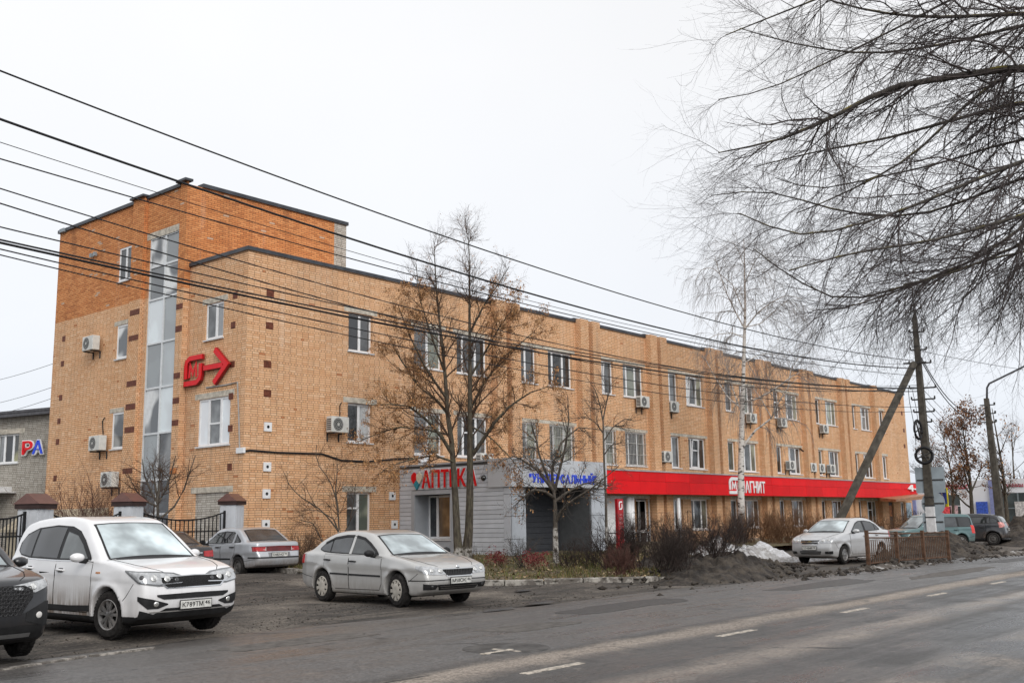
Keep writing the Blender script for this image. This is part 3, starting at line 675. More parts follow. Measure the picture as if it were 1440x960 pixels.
acs = [((475, 597), 'F', 'grimy air conditioner nearest the corner, left of a second storey window'), ((904, 565), 'F', 'air conditioner under the wide top storey window in the second pilaster bay'),
       ((946, 572), 'F', 'air conditioner hung right under a narrow top storey window'), ((937, 642), 'F', 'air conditioner with a cable, low on the brick just above the start of red fascia'),
       ((1057, 588), 'F', 'air conditioner just right of the birch trunk'), ((1100, 594), 'F', 'dirty brown air conditioner under the top storey, right of the birch'),
       ((1159, 603), 'F', 'highest air conditioner near the far end, right of a pilaster'), ((1112, 654), 'F', 'air conditioner above the red fascia, first to the right of the birch'),
       ((1142, 657), 'F', 'left unit of the two joined air conditioners above the red fascia'), ((1154, 658), 'F', 'right unit of the two joined air conditioners above the red fascia'),
       ((1169, 659), 'F', 'last air conditioner above the red fascia before the slanting prop'),
       ((682, 647), 'F', 'air conditioner over the pavilion roof behind the big tree'), ((128, 483), 'T', 'highest air conditioner on the yard side of the stair tower'),
       ((137, 623), 'T', 'middle air conditioner on the stair tower, beside a narrow window'), ((154, 674), 'T', 'lowest air conditioner on the stair tower, behind bare shrubs')]
for (px, py), w_, lab in acs:
    if w_ == 'F': p = onY(px, py, FY-.27); make_ac(lab, (p.x, FY, p.z), 0)
    else: p = onX(px, py, TX-.27); make_ac(lab, (TX, p.y, p.z), R(-90))
# pipe from the middle tower unit
b = MB(); pts = [onX(x, y, TX-.03) for x, y in ((145, 611), (144, 592), (147, 587))]; b.tube(pts, .02, 6); tag(b.build('ac_pipe', CBL), 'short black pipe above the middle tower air conditioner', 'pipe')
for pp in (((1125, 630), (1134, 638), (1138, 652)), ((478, 587), (478, 570), (480, 566)), ((923, 616), (931, 630), (935, 635))):
    b = MB(); b.tube([onY(x, y, FY-.03) for x, y in pp], .035 if pp[0][0] == 1125 else .02, 6)
    tag(b.build('ac_pipe', CBL), {1125: 'thick black pipe dropping to the joined air conditioners above the red fascia', 478: 'black pipe above the air conditioner nearest the corner', 923: 'black pipe leading to the air conditioner at the start of the red fascia'}[pp[0][0]], 'pipe')

# ------------------------------------------------------------------ grey brick neighbour with PA lettering
nb_rz = R(13.5)
nbo = thing('neighbour_building', 'low grey silicate brick building behind the stair tower', 'building', (20.6, 43.5, 0), nb_rz)
NX = Matrix.Translation((20.6, 43.5, 0)) @ Matrix.Rotation(nb_rz, 4, 'Z')
def tN(u, d, v): q = NX @ Vector((-d, u, v)); return (q.x, q.y, q.z)      # wall facing the yard, u away from the tower
def onN(px, py):
    d = ray(px, py); n = NX.to_3x3() @ Vector((1, 0, 0)); o = NX.translation; t = (o-O_).dot(n)/d.dot(n); return NX.inverted() @ (O_+d*t)
zr = onN(30, 578).z
a = onN(26, 630); c = onN(-6, 630); w0 = onN(10, 651); w1 = onN(10, 610)
B_GRYW = brickmat('grey_silicate_coursing', [(.32, .295, .255), (.39, .365, .32), (.43, .405, .36)], (.08, .07, .06), stainamt=.3)
mb = MB(tN); hole_wall(mb, -3, 14, 0, zr-.25, [(a.y, c.y, w0.z, w1.z)], .15)
mb.quad((-3, 0, 0), (-3, -10, 0), (-3, -10, zr-.25), (-3, 0, zr-.25)); mb.quad((14, 0, 0), (14, -10, 0), (14, -10, zr-.25), (14, 0, zr-.25))
mb.build('wall', B_GRYW, nbo)
mb = MB(tN); mb.box(-3.1, 14.2, -10, .35, zr-.25, zr-.1); mb.box(-3.1, 14.2, -10, .38, zr-.1, zr); mb.build('roof', mat('dark_roof_edge', (.10, .10, .11), .7, var=.2), nbo)
window(tN, a.y, c.y, w0.z, w1.z, [.32, .7], [glassmat('yellow_curtain_glass', (.06, .06, .05), curtain=((.42, .40, .2), 2., 'X')), GL_D, GL_M], nbo)
lintel(tN, a.y-.1, c.y+.1, w1.z, .2, nbo)
mb = MB(tN); mb.box(1.5, 14, 0, 1.6, onN(20, 690).z-.02, onN(20, 684).z); mb.box(1.2, 14, -.0, 1.75, onN(20, 693).z, onN(20, 690).z-.025); mb.build('porch_roof', mat('white_porch_edge', (.62, .62, .62), .6, var=.1), nbo)
mb = MB(tN); mb.box(2.5, 13, .01, .06, .1, onN(20, 697).z); mb.build('porch_shade_sheet', mat('porch_shade_dark', (.03, .022, .02), .6), nbo)  # near-black sheet painted as the shade inside the porch, no actual doors
sg = thing('neighbour_sign', 'red letter P and blue letter A with white edges on the grey brick', 'sign', (20.6, 43.5, 0), nb_rz)
tN2 = lambda u, d, v: tN(-u, d, v)
for ch, (xa, xb, ya, yb), fc in (('Р', (34, 52, 641, 618), RED), ('А', (48.5, 67, 640, 617), BLU)):
    q0 = onN(xa, ya); q1 = onN(xb, yb)
    letters(ch, -q0.y, -q1.y, q0.z, q1.z, tN2, .05, WHT, sg, bold=.075, d0=.1, name='letter_edge'); letters(ch, -q0.y+.05, -q1.y-.05, q0.z+.04, q1.z-.04, tN2, .05, fc, sg, bold=.02, d0=.13)
# ------------------------------------------------------------------ ground, road, kerb, lawn, mud, snow
def groundmat():
    m, nt, p = newmat('dirty_asphalt_yard')
    pos = Nd(nt, 'NewGeometry').outputs['Position']
    n1 = Nd(nt, 'TexNoise', {'Vector': pos, 'Scale': .32, 'Detail': 8., 'Roughness': .62}).outputs[0]
    mp = Nd(nt, 'Mapping', {'Vector': pos, 'Scale': (.45, 2.6, 1.), 'Rotation': (0, 0, R(14))}).outputs[0]      # scraped and driven streaks
    n2 = Nd(nt, 'TexNoise', {'Vector': mp, 'Scale': 1.0, 'Detail': 9., 'Roughness': .68, 'Distortion': .8}).outputs[0]
    n3 = Nd(nt, 'TexNoise', {'Vector': pos, 'Scale': 22., 'Detail': 6., 'Roughness': .75}).outputs[0]
    c = mixc(nt, sstep(nt, n2, .36, .66), (.034, .029, .025, 1), (.122, .103, .085, 1))
    c = mixc(nt, sstep(nt, n1, .5, .68), c, (.19, .163, .135, 1))
    c = mixc(nt, sstep(nt, n1, .47, .3), c, (.052, .046, .041, 1))
    g = sstep(nt, n3, .3, .75, .55, 1.45)
    c = mixc(nt, 1., c, Nd(nt, 'CombineColor', {0: g, 1: g, 2: g}).outputs[0], 'MULTIPLY')
    vo = Nd(nt, 'TexVoronoi', {'Vector': pos, 'Scale': 13.}).outputs['Distance']
    c = mixc(nt, Ma(nt, 'MULTIPLY', sstep(nt, vo, .16, .06), sstep(nt, n2, .48, .7)), c, (.03, .026, .022, 1))
    n5 = Nd(nt, 'TexNoise', {'Vector': Nd(nt, 'Mapping', {'Vector': pos, 'Scale': (.5, 3.4, 1.), 'Rotation': (0, 0, R(24))}).outputs[0], 'Scale': 1.1, 'Detail': 7., 'Roughness': .7, 'Distortion': 1.4}).outputs[0]
    c = mixc(nt, Ma(nt, 'MULTIPLY', sstep(nt, n5, .43, .33), .75), c, (.030, .026, .023, 1))
    c = mixc(nt, Ma(nt, 'MULTIPLY', sstep(nt, n5, .60, .70), .5), c, (.24, .21, .178, 1))
    ag = Nd(nt, 'TexVoronoi', {'Vector': pos, 'Scale': 30.}).outputs['Color']; agv = sstep(nt, Nd(nt, 'SeparateColor', {0: ag}).outputs[0], 0., 1., .65, 1.38)
    c = mixc(nt, 1., c, Nd(nt, 'CombineColor', {0: agv, 1: agv, 2: agv}).outputs[0], 'MULTIPLY')
    nt.links.new(c, p.inputs['Base Color'])
    nt.links.new(sstep(nt, n1, .3, .5, .42, .9), p.inputs['Roughness'])
    h = Ma(nt, 'ADD', Ma(nt, 'MULTIPLY', n2, 1.6), Ma(nt, 'MULTIPLY', n3, .5))
    nt.links.new(Nd(nt, 'Bump', {'Height': h, 'Strength': .8, 'Distance': .06}).outputs[0], p.inputs['Normal'])
    return m
def roadmat():
    m, nt, p = newmat('wet_road_asphalt')
    pos = Nd(nt, 'NewGeometry').outputs['Position']; sp = Nd(nt, 'SeparateXYZ', {0: pos})
    st = Nd(nt, 'Mapping', {'Vector': pos, 'Scale': (.06, 1., 1.)}).outputs[0]
    ns = Nd(nt, 'TexNoise', {'Vector': st, 'Scale': 1.6, 'Detail': 7., 'Roughness': .7}).outputs[0]
    n2 = Nd(nt, 'TexNoise', {'Vector': pos, 'Scale': .7, 'Detail': 7., 'Roughness': .66}).outputs[0]
    n3 = Nd(nt, 'TexNoise', {'Vector': pos, 'Scale': 55., 'Detail': 4., 'Roughness': .8}).outputs[0]
    y = Ma(nt, 'ADD', sp.outputs[1], Ma(nt, 'ADD', Ma(nt, 'MULTIPLY', Ma(nt, 'SUBTRACT', n2, .5), .75), Ma(nt, 'MULTIPLY', Ma(nt, 'SUBTRACT', ns, .5), .5)))
    def band(lo, hi, soft=.22): return Ma(nt, 'MULTIPLY', sstep(nt, y, lo-soft, lo+soft), sstep(nt, y, hi+soft, hi-soft))
    dark, grey, sand, mud = (.030, .029, .028, 1), (.100, .097, .095, 1), (.31, .26, .215, 1), (.085, .072, .062, 1)
    c = mixc(nt, sstep(nt, ns, .35, .65), dark, (.056, .053, .050, 1))
    c = mixc(nt, sstep(nt, y, 8.3, 8.6), c, mixc(nt, sstep(nt, ns, .35, .65), (.078, .075, .073, 1), grey))
    c = mixc(nt, Ma(nt, 'MULTIPLY', band(7.6, 8.2), .78), c, sand)
    c = mixc(nt, Ma(nt, 'MULTIPLY', band(5.7, 6.2, .3), sstep(nt, n2, .3, .6, .25, .7)), c, sand)
    c = mixc(nt, Ma(nt, 'MULTIPLY', band(3.3, 4.1, .3), sstep(nt, n2, .38, .6, 0., .65)), c, sand)
    c = mixc(nt, Ma(nt, 'MULTIPLY', band(12.0, 14.5, .8), .55), c, mud)
    sp2 = Nd(nt, 'TexNoise', {'Vector': pos, 'Scale': 2.6, 'Detail': 8., 'Roughness': .7}).outputs[0]
    c = mixc(nt, sstep(nt, sp2, .60, .70, 0., .45), c, (.3, .26, .22, 1))
    c = mixc(nt, sstep(nt, sp2, .42, .32, 0., .6), c, (.028, .027, .027, 1))
    cv = Nd(nt, 'TexVoronoi', {'Vector': Nd(nt, 'Mapping', {'Vector': Nd(nt, 'MixRGB', {0: .12, 1: pos, 2: Nd(nt, 'TexNoise', {'Vector': pos, 'Scale': 1.3, 'Detail': 4.}).outputs[1]}).outputs[0], 'Scale': (.22, .5, .5)}).outputs[0], 'Scale': 1.}, feature='DISTANCE_TO_EDGE').outputs['Distance']
    c = mixc(nt, Ma(nt, 'MULTIPLY', sstep(nt, cv, .011, .003), sstep(nt, n2, .45, .6)), c, (.02, .019, .018, 1))
    ag = Nd(nt, 'TexVoronoi', {'Vector': pos, 'Scale': 38.}).outputs['Color']
    agv = sstep(nt, Nd(nt, 'SeparateColor', {0: ag}).outputs[0], 0., 1., .62, 1.42)
    c = mixc(nt, 1., c, Nd(nt, 'CombineColor', {0: agv, 1: agv, 2: agv}).outputs[0], 'MULTIPLY')
    g = sstep(nt, n3, .25, .75, .6, 1.4)
    c = mixc(nt, 1., c, Nd(nt, 'CombineColor', {0: g, 1: g, 2: g}).outputs[0], 'MULTIPLY')
    nt.links.new(c, p.inputs['Base Color'])
    wet = sstep(nt, Ma(nt, 'ADD', Ma(nt, 'MULTIPLY', ns, .6), Ma(nt, 'MULTIPLY', n2, .4)), .36, .62, .20, .58)
    wet = Ma(nt, 'ADD', wet, Ma(nt, 'MULTIPLY', band(7.55, 8.3), .3))
    nt.links.new(wet, p.inputs['Roughness'])
    nt.links.new(Nd(nt, 'Bump', {'Height': n3, 'Strength': .45, 'Distance': .012}).outputs[0], p.inputs['Normal'])
    return m
GMAT = groundmat(); RMAT = roadmat()
from mathutils import noise as mnoise
def fbm(x, y, s=1., o=4): return mnoise.fractal(Vector((x*s, y*s, 3.7)), 1., 2., o)
# ground sheet: fine near the yard, coarse to the horizon
def grid(xs, ys, zf):
    nx, ny = len(xs), len(ys); V = [(x, y, zf(x, y)) for x in xs for y in ys]
    i = np.arange((nx-1)*(ny-1)); a = (i//(ny-1))*ny+i % (ny-1)
    return np.array(V), np.stack([a, a+ny, a+ny+1, a+1], 1)
def axis(fine0, fine1, step, far):
    a = list(np.arange(fine0, fine1+1e-6, step)); lo, hi = [], []; d = step
    while a[0]-sum(lo) > -far: d *= 1.5; lo.append(d)
    x = a[0]; L_ = []
    for d in lo: x -= d; L_.append(x)
    x = a[-1]; d = step; H_ = []
    while x < far: d *= 1.5; x += d; H_.append(x)
    return L_[::-1]+a+H_
rd = 14.2
def zground(x, y):
    z = gz(x, y)
    if y < rd+1.2: z -= .05*smooth01((rd+1.2-y)/1.2)
    k = smooth01((y-13.6)/2)*smooth01((45-x)/10)*smooth01((x+10)/8)
    if k > 0: z += k*(.035*fbm(x, y, .8, 4)+.02*fbm(x*.5+9, y*2.4, 1., 4))
    return z
V, Q = grid(axis(-2, 34, .22, 2200), axis(12.5, 30, .18, 2200), zground)
gr = kind(arrmesh('ground', V, Q, GMAT), 'structure')
ys = [1.9, 3, 4.5, 6, 9, 11, 12.5]
xs = axis(0, 40, 2., 2100)
def roadedge(x): return 13.3+.35*math.sin(x*.21)+.25*math.sin(x*.63+1)-1.1*smooth01((x-22)/8)-1.2*smooth01((x-36)/20)
Vr = []; ny = len(ys)+1
for x in xs:
    for y in ys: Vr.append((x, min(y, roadedge(x)-.05*(13-y)), .0))
    Vr.append((x, roadedge(x), -.03))
i = np.arange((len(xs)-1)*(ny-1)); a = (i//(ny-1))*ny+i % (ny-1)
kind(arrmesh('road', np.array(Vr), np.stack([a, a+ny, a+ny+1, a+1], 1), RMAT), 'structure')
# lane dashes, worn
m, nt, p = newmat('worn_lane_paint'); pos = Nd(nt, 'NewGeometry').outputs['Position']
n = Nd(nt, 'TexNoise', {'Vector': pos, 'Scale': 9., 'Detail': 6., 'Roughness': .75}).outputs[0]
nt.links.new(mixc(nt, sstep(nt, n, .4, .56), (.16, .14, .12, 1), (.56, .50, .42, 1)), p.inputs['Base Color']); p.inputs['Roughness'].default_value = .7; DASH = m
dash = thing('lane_line', 'row of worn white lane dashes on the wet road', 'road marking', (9, 7.3, 0)); dash['kind'] = 'structure'
for i in range(-6, 40):
    x = 8.79+4.17*i; b = MB(); b.box(x, x+1.03, 7.25, 7.37, -.01, .005); b.build('dash', DASH, dash)
m, nt, p = newmat('faded_parking_paint'); pos = Nd(nt, 'NewGeometry').outputs['Position']
n = Nd(nt, 'TexNoise', {'Vector': pos, 'Scale': 7., 'Detail': 7., 'Roughness': .8}).outputs[0]
nt.links.new(mixc(nt, sstep(nt, n, .44, .62), (.105, .092, .08, 1), (.40, .37, .33, 1)), p.inputs['Base Color']); p.inputs['Roughness'].default_value = .8; PLINE = m
# faded parking lines on the yard
for k, (pts) in enumerate((((0, 940), (118, 921)), ((128, 920), (215, 909)))):
    P = [onG(*q, .012) for q in pts]; b = MB()
    for q0, q1 in zip(P, P[1:]):
        t = (q1-q0).normalized(); nn = Vector((-t.y, t.x, 0))*.05; b.add([tuple(q0-nn), tuple(q0+nn), tuple(q1+nn), tuple(q1-nn), *[(v.x, v.y, -.05) for v in (q0-nn, q0+nn, q1+nn, q1-nn)]], [(0, 1, 2, 3), (4, 5, 6, 7), (0, 1, 5, 4), (1, 2, 6, 5), (2, 3, 7, 6), (3, 0, 4, 7)])
    o = kind(b.build('parking_line', PLINE), 'structure')
# sunken manhole patch with chipped paint and a pothole
o = MB(); c = onG(712, 911, .0); o.lathe([(.001, .008), (.55, .008), (.62, -.02)], (c.x, c.y, 0), 'z', 28)
mh = tag(o.build('manhole_patch', mat('dark_asphalt_patch', (.072, .069, .066), .6, var=.5, vscale=5)), 'round dark manhole patch in the road edge', 'manhole')
o = MB(); c = onG(700, 916, .0); o.box(c.x-.3, c.x+.25, c.y-.05, c.y+.03, -.02, .012); o.box(c.x+.1, c.x+.16, c.y-.25, c.y+.2, -.02, .0125); o.build('chipped_paint', DASH, mh, local=True)
for px, py, rx, ry in ((758, 847, .45, .22), (700, 857, .5, .12), (735, 830, .3, .12)):
    c = onG(px, py, 0); o = MB(); o.lathe([(.001, .018), (.7, .02), (1., .0)], (0, 0, 0), 'z', 14)
    o.v = [(c.x+v[0]*rx*(1+.3*fbm(v[0]*2, v[1]*2)), c.y+v[1]*ry, v[2]+gz(c.x, c.y)+.005) for v in o.v]
    kind(o.build('mud_patch', mat('dark_wet_mud', (.022, .019, .017), .35, var=.4, bump=.6, bscale=20)), 'structure')

# ---- lawn in front of the pavilion, with a kerb of single stones
KP = [(19.6, 26.5), (19.3, 23.5), (19.7, 20.6), (20.4, 18.1), (21.6, 16.5), (23.0, 15.2), (24.6, 14.2), (26.5, 13.6)]
def spline(P, n):
    out = []; P = [Vector(p) for p in P]
    for i in range(len(P)-1):
        a, b, c, d = P[max(i-1, 0)], P[i], P[i+1], P[min(i+2, len(P)-1)]
        for k in range(n):
            t = k/n; out.append(.5*((2*b)+(c-a)*t+(2*a-5*b+4*c-d)*t*t+(3*b-a-3*c+d)*t**3))
    return out+[P[-1]]
kp = spline(KP, 10)
m, nt, p = newmat('chipped_white_kerb'); pos = Nd(nt, 'NewGeometry').outputs['Position']
n = Nd(nt, 'TexNoise', {'Vector': pos, 'Scale': 4., 'Detail': 8., 'Roughness': .7}).outputs[0]
nt.links.new(mixc(nt, sstep(nt, n, .44, .60), (.13, .115, .10, 1), (.40, .375, .335, 1)), p.inputs['Base Color']); p.inputs['Roughness'].default_value = .85; KMAT = m
kerb = thing('kerb', 'chipped whitewashed kerb stones curving round the lawn', 'kerb', (20, 20, 0)); kerb['kind'] = 'structure'
acc = 0; pts = []
L_ = [0]
for q0, q1 in zip(kp, kp[1:]): L_.append(L_[-1]+(q1-q0).length)
def kat(s):
    for i in range(len(L_)-1):
        if s <= L_[i+1]: return kp[i].lerp(kp[i+1], (s-L_[i])/(L_[i+1]-L_[i]))
    return kp[-1]
s_ = 0; rk = random.Random(5)
while s_ < L_[-1]-.3:
    q0, q1 = kat(s_), kat(min(s_+.98, L_[-1])); t = (q1-q0).normalized(); nn = Vector((t.y, -t.x))*.08; h = .13+rk.uniform(-.025, .02); dd = rk.uniform(-.02, .02)
    b = MB(); g = gz(q0.x, q0.y); n2 = Vector((nn.x, nn.y))*(1+dd)
    pv = [q0-nn, q1-nn, q1+n2, q0+n2]
    b.add([(v.x, v.y, g-.15) for v in pv]+[(v.x, v.y, g+h+(.0 if i < 2 else -.01)) for i, v in enumerate(pv)], [(0, 1, 2, 3), (4, 5, 6, 7), (0, 1, 5, 4), (1, 2, 6, 5), (2, 3, 7, 6), (3, 0, 4, 7)])
    b.build('kerb_stone', KMAT, kerb, bevel=.015); s_ += 1.0
def inpoly(x, y, P):
    c = False; j = len(P)-1
    for i in range(len(P)):
        if (P[i][1] > y) != (P[j][1] > y) and x < (P[j][0]-P[i][0])*(y-P[i][1])/(P[j][1]-P[i][1])+P[i][0]: c = not c
        j = i
    return c
lawn_poly = [(q.x, q.y) for q in kp]+[(27.5, 14.3), (30, 16.6), (34, 20.3), (60, 21.5), (84, 21.8), (84, 28.7), (19.6, 28.7)]
m, nt, p = newmat('wintry_lawn_soil'); pos = Nd(nt, 'NewGeometry').outputs['Position']
n1 = Nd(nt, 'TexNoise', {'Vector': pos, 'Scale': 1.3, 'Detail': 6., 'Roughness': .65}).outputs[0]; n2 = Nd(nt, 'TexNoise', {'Vector': pos, 'Scale': 16., 'Detail': 6., 'Roughness': .7}).outputs[0]
c = mixc(nt, sstep(nt, n1, .4, .62), (.10, .075, .05, 1), (.085, .088, .03, 1)); c = mixc(nt, sstep(nt, n2, .42, .68), c, (.22, .165, .10, 1)); c = mixc(nt, sstep(nt, n2, .4, .3), c, (.035, .028, .02, 1))
nt.links.new(c, p.inputs['Base Color']); p.inputs['Roughness'].default_value = .95
nt.links.new(Nd(nt, 'Bump', {'Height': n2, 'Strength': .9, 'Distance': .05}).outputs[0], p.inputs['Normal']); SOIL = m
def zlawn(x, y):
    return gz(x, y)+.10+.16*smooth01((y-15.5)/5)*smooth01((x-20)/3)+.05*fbm(x, y, .7)
xs = np.arange(19.2, 46, .3); yy = np.arange(13.3, 28.8, .3)
V, Q = grid(xs, yy, zlawn)
cen = V[Q].mean(1); keep = np.array([inpoly(c[0], c[1], lawn_poly) for c in cen])
kind(arrmesh('lawn', V, Q[keep], SOIL), 'structure')
V, Q = grid(np.arange(46, 85, 1.), np.arange(20.5, 28.8, .7), lambda x, y: gz(x, y)+.12+.05*fbm(x, y, .7)); kind(arrmesh('verge', V, Q, SOIL), 'structure')
# grass blades and fallen leaves on it
def scatter_quads(n, poly, zf, size, ratio, upright, x0, x1, y0, y1, dens=None):
    P = []
    while len(P) < n:
        x = RNG.uniform(x0, x1); y = RNG.uniform(y0, y1)
        if inpoly(x, y, poly) and (dens is None or RNG.random() < dens(x, y)): P.append((x, y, zf(x, y)))
    P = np.array(P); a = RNG.uniform(0, 2*np.pi, n); s = RNG.uniform(.6, 1.3, n)*size
    d = np.stack([np.cos(a), np.sin(a), np.zeros(n)], 1)
    tilt = RNG.normal(0, .45, (n, 3)) if upright else RNG.normal(0, .35, (n, 3))
    upv = np.array([0, 0, 1.])+tilt if upright else np.stack([-np.sin(a), np.cos(a), np.zeros(n)], 1)+tilt*np.array([.3, .3, 1])
    upv /= np.linalg.norm(upv, axis=1)[:, None]
    w = d*(s*ratio)[:, None]; h = upv*s[:, None]
    V = np.stack([P-w, P+w, P+w*.5+h, P-w*.5+h], 1).reshape(-1, 3); Q = np.arange(4*n).reshape(-1, 4)
    if not upright: V[:, 2] += .02
    return V, Q
fp = [(q.x, q.y) for q in kp]+[(28, 14), (30, 17), (33, 22.5), (27.2, 23), (27.2, 28.5), (19.8, 28.5)]
m1 = mat('dry_grass', (.155, .125, .055), .9, var=.5, vscale=2.); m2 = mat('green_grass', (.085, .10, .03), .9, var=.4, vscale=2.)
V, Q = scatter_quads(9000, fp, zlawn, .11, .10, True, 19, 33, 13.3, 28.5, lambda x, y: .35+.65*(fbm(x, y, .6) > 0))
kind(arrmesh('grass', V, Q, [m1, m2], midx=RNG.random(len(Q)) < .4), 'stuff')
lv = [mat('fallen_leaf_brown', (.20, .12, .06), .8, var=.4), mat('fallen_leaf_pale', (.36, .27, .16), .8, var=.3), mat('fallen_leaf_dark', (.09, .055, .03), .8, var=.3)]
V, Q = scatter_quads(6500, fp, zlawn, .075, .45, False, 19, 33, 13.3, 28.5)
kind(arrmesh('fallen_leaves', V, Q, lv, midx=RNG.integers(0, 3, len(Q))), 'stuff')

# ---- heaps
def mudmat(name, c1, c2, c3=None):
    m, nt, p = newmat(name); pos = Nd(nt, 'NewGeometry').outputs['Position']
    n1 = Nd(nt, 'TexNoise', {'Vector': pos, 'Scale': 2.2, 'Detail': 8., 'Roughness': .7}).outputs[0]; n2 = Nd(nt, 'TexNoise', {'Vector': pos, 'Scale': 14., 'Detail': 5., 'Roughness': .7}).outputs[0]
    c = mixc(nt, sstep(nt, n1, .4, .62), c4(c1), c4(c2)); c = mixc(nt, sstep(nt, n2, .5, .75, 0., .8), c, c4([x*.35 for x in c1]))
    if c3: c = mixc(nt, sstep(nt, n1, .56, .64), c, c4(c3))
    nt.links.new(c, p.inputs['Base Color']); p.inputs['Roughness'].default_value = .85
    nt.links.new(Nd(nt, 'Bump', {'Height': Ma(nt, 'ADD', n1, Ma(nt, 'MULTIPLY', n2, .5)), 'Strength': 1., 'Distance': .12}).outputs[0], p.inputs['Normal'])
    MATS[name] = m; return m
MUD = mudmat('dark_clodded_mud', (.026, .020, .016), (.085, .068, .052)); MUDS = mudmat('muddy_old_snow', (.09, .075, .062), (.16, .14, .12), (.48, .47, .46)); SNOW = mudmat('grubby_snow', (.64, .645, .67), (.46, .45, .445), (.72, .73, .76)); SNOWD = mudmat('dirty_snow', (.62, .62, .63), (.26, .24, .22), (.70, .70, .72))
def heap(name, label, cat, c, rx, ry, h, mt, rot=0., rough=.35, step=.14, seed=0., sharp=1.):
    n = int(max(rx, ry)*2/step); us = np.linspace(-1, 1, max(10, int(rx*2/step))); vs = np.linspace(-1, 1, max(10, int(ry*2/step))); V = []
    ca, sa = math.cos(rot), math.sin(rot)
    for u in us:
        for v in vs:
            r = math.hypot(u, v); x = c[0]+u*rx*ca-v*ry*sa; y = c[1]+u*rx*sa+v*ry*ca
            k = max(0., 1-r)**sharp; nn = fbm(x+seed, y, 1.3, 5); n2 = mnoise.turbulence(Vector((x*3, y*3, seed)), 4, True)
            z = h*(k*1.15)*(1+.45*nn)+(n2-.35)*rough*min(h, .6)*min(1, k*2.5)
            V.append((x, y, gz(x, y)+z-.08 if r < 1 else gz(x, y)-.12))
    i = np.arange((len(us)-1)*(len(vs)-1)); a = (i//(len(vs)-1))*len(vs)+i % (len(vs)-1)
    o = arrmesh(name, np.array(V), np.stack([a, a+len(vs), a+len(vs)+1, a+1], 1), mt, smooth=True); return tag(o, label, cat)
heap('mud_heap', 'long dark mud heap at the road end of the lawn, near the bushes', 'mud heap', (27.4, 15.1), 5.0, 1.9, .62, MUD, R(12), .4, .09, 1., .9)
heap('mud_heap', 'dark mud clods under the bare bush at the middle of the lawn', 'mud heap', (28.6, 17.6), 2.6, 1.3, .6, MUD, R(0), .5, .09, 4.)
heap('mud_heap', 'large mound of ploughed mud behind the rusty railing and the pole', 'mud heap', (44.2, 14.7), 6.3, 2.2, .8, MUD, R(4), .4, .11, 2.)
heap('mud_heap', 'low muddy snowbank in front of the clipped hedge', 'mud heap', (47.5, 18.2), 8.0, 1.8, .8, MUDS, R(6), .4, .14, 5.)
heap('mud_heap', 'black snowbank at the road edge beyond the parked hatchback', 'mud heap', (62, 15.6), 8, 2.2, 1.25, MUD, R(8), .45, .18, 7.)
heap('mud_heap', 'small black clod heap at the foot of the rusty railing', 'mud heap', (33.9, 12.9), 1.1, .5, .4, MUD, R(5), .8, .07, 8.)
heap('mud_heap', 'flat dirty ridge along the road between the lawn and the railing', 'mud heap', (31.5, 12.1), 6.5, .55, .14, MUDS, R(-2), .9, .1, 12.)
heap('mud_heap', 'flat dirty ridge along the road past the railing', 'mud heap', (43.5, 11.5), 7, .6, .16, MUDS, R(-3), .9, .12, 17.)
heap('snow_heap', 'white snow heap between the brown shrub and the silver saloon', 'snow heap', (38.2, 19.4), 1.8, 1.1, .5, SNOW, R(5), .25, .1, 3., .85)
heap('snow_heap', 'grubby low snow bank spreading in front of the ground floor windows', 'snow heap', (35.2, 19.4), 3.6, 1.3, .75, SNOWD, R(-8), .5, .1, 9.)
heap('snow_heap', 'thin dirty snow strip on the ground beside the silver saloon', 'snow heap', (36.6, 17.0), 3.2, .9, .22, SNOWD, R(-4), .8, .1, 11.)
heap('snow_heap', 'dirty snow patch seen through the railing bars', 'snow heap', (41.2, 15.6), 2.2, .8, .35, SNOWD, R(-20), .7, .1, 14.)
heap('snow_heap', 'grey snow crust at the foot of the clipped bushes', 'snow heap', (28.5, 19.2), 1.6, .5, .35, SNOWD, R(-20), .8, .08, 21.)

# loose clods thrown off the heaps and tyres
def clods(name, n, pick, smin, smax, mt, flatn=.7):
    base = np.array([(1, 0, 0), (-1, 0, 0), (0, 1, 0), (0, -1, 0), (0, 0, 1), (0, 0, -1)], float); tri = np.array([(0, 2, 4), (2, 1, 4), (1, 3, 4), (3, 0, 4), (2, 0, 5), (1, 2, 5), (3, 1, 5), (0, 3, 5)])
    P = np.array([pick() for _ in range(n)]); s = smin*(smax/smin)**RNG.random(n)**2.2; V = base[None]*(s[:, None, None]*RNG.uniform(.5, 1.3, (n, 6, 1))); a = RNG.uniform(0, 6.28, n); ca, sa = np.cos(a)[:, None], np.sin(a)[:, None]
    V = np.stack([V[..., 0]*ca-V[..., 1]*sa, V[..., 0]*sa+V[..., 1]*ca, V[..., 2]*flatn], -1)+P[:, None]
    Q = (tri[None]+6*np.arange(n)[:, None, None]).reshape(-1, 3); return kind(arrmesh(name, V.reshape(-1, 3), Q, mt, smooth=False), 'stuff')
def around(cx, cy, rx, ry, rot=0.):
    a = RNG.uniform(0, 6.28); q = RNG.normal(0, .55); x = math.cos(a)*q*rx; y = math.sin(a)*q*ry; return (cx+x*math.cos(rot)-y*math.sin(rot), cy+x*math.sin(rot)+y*math.cos(rot))
def onheaps():
    c = HEAPS[RNG.choice(len(HEAPS), p=HW)]; x, y = around(*c[:5]); d = max(0, 1-math.hypot((x-c[0])/c[2], (y-c[1])/c[3])); return (x, y, gz(x, y)+c[5]*d*.9)
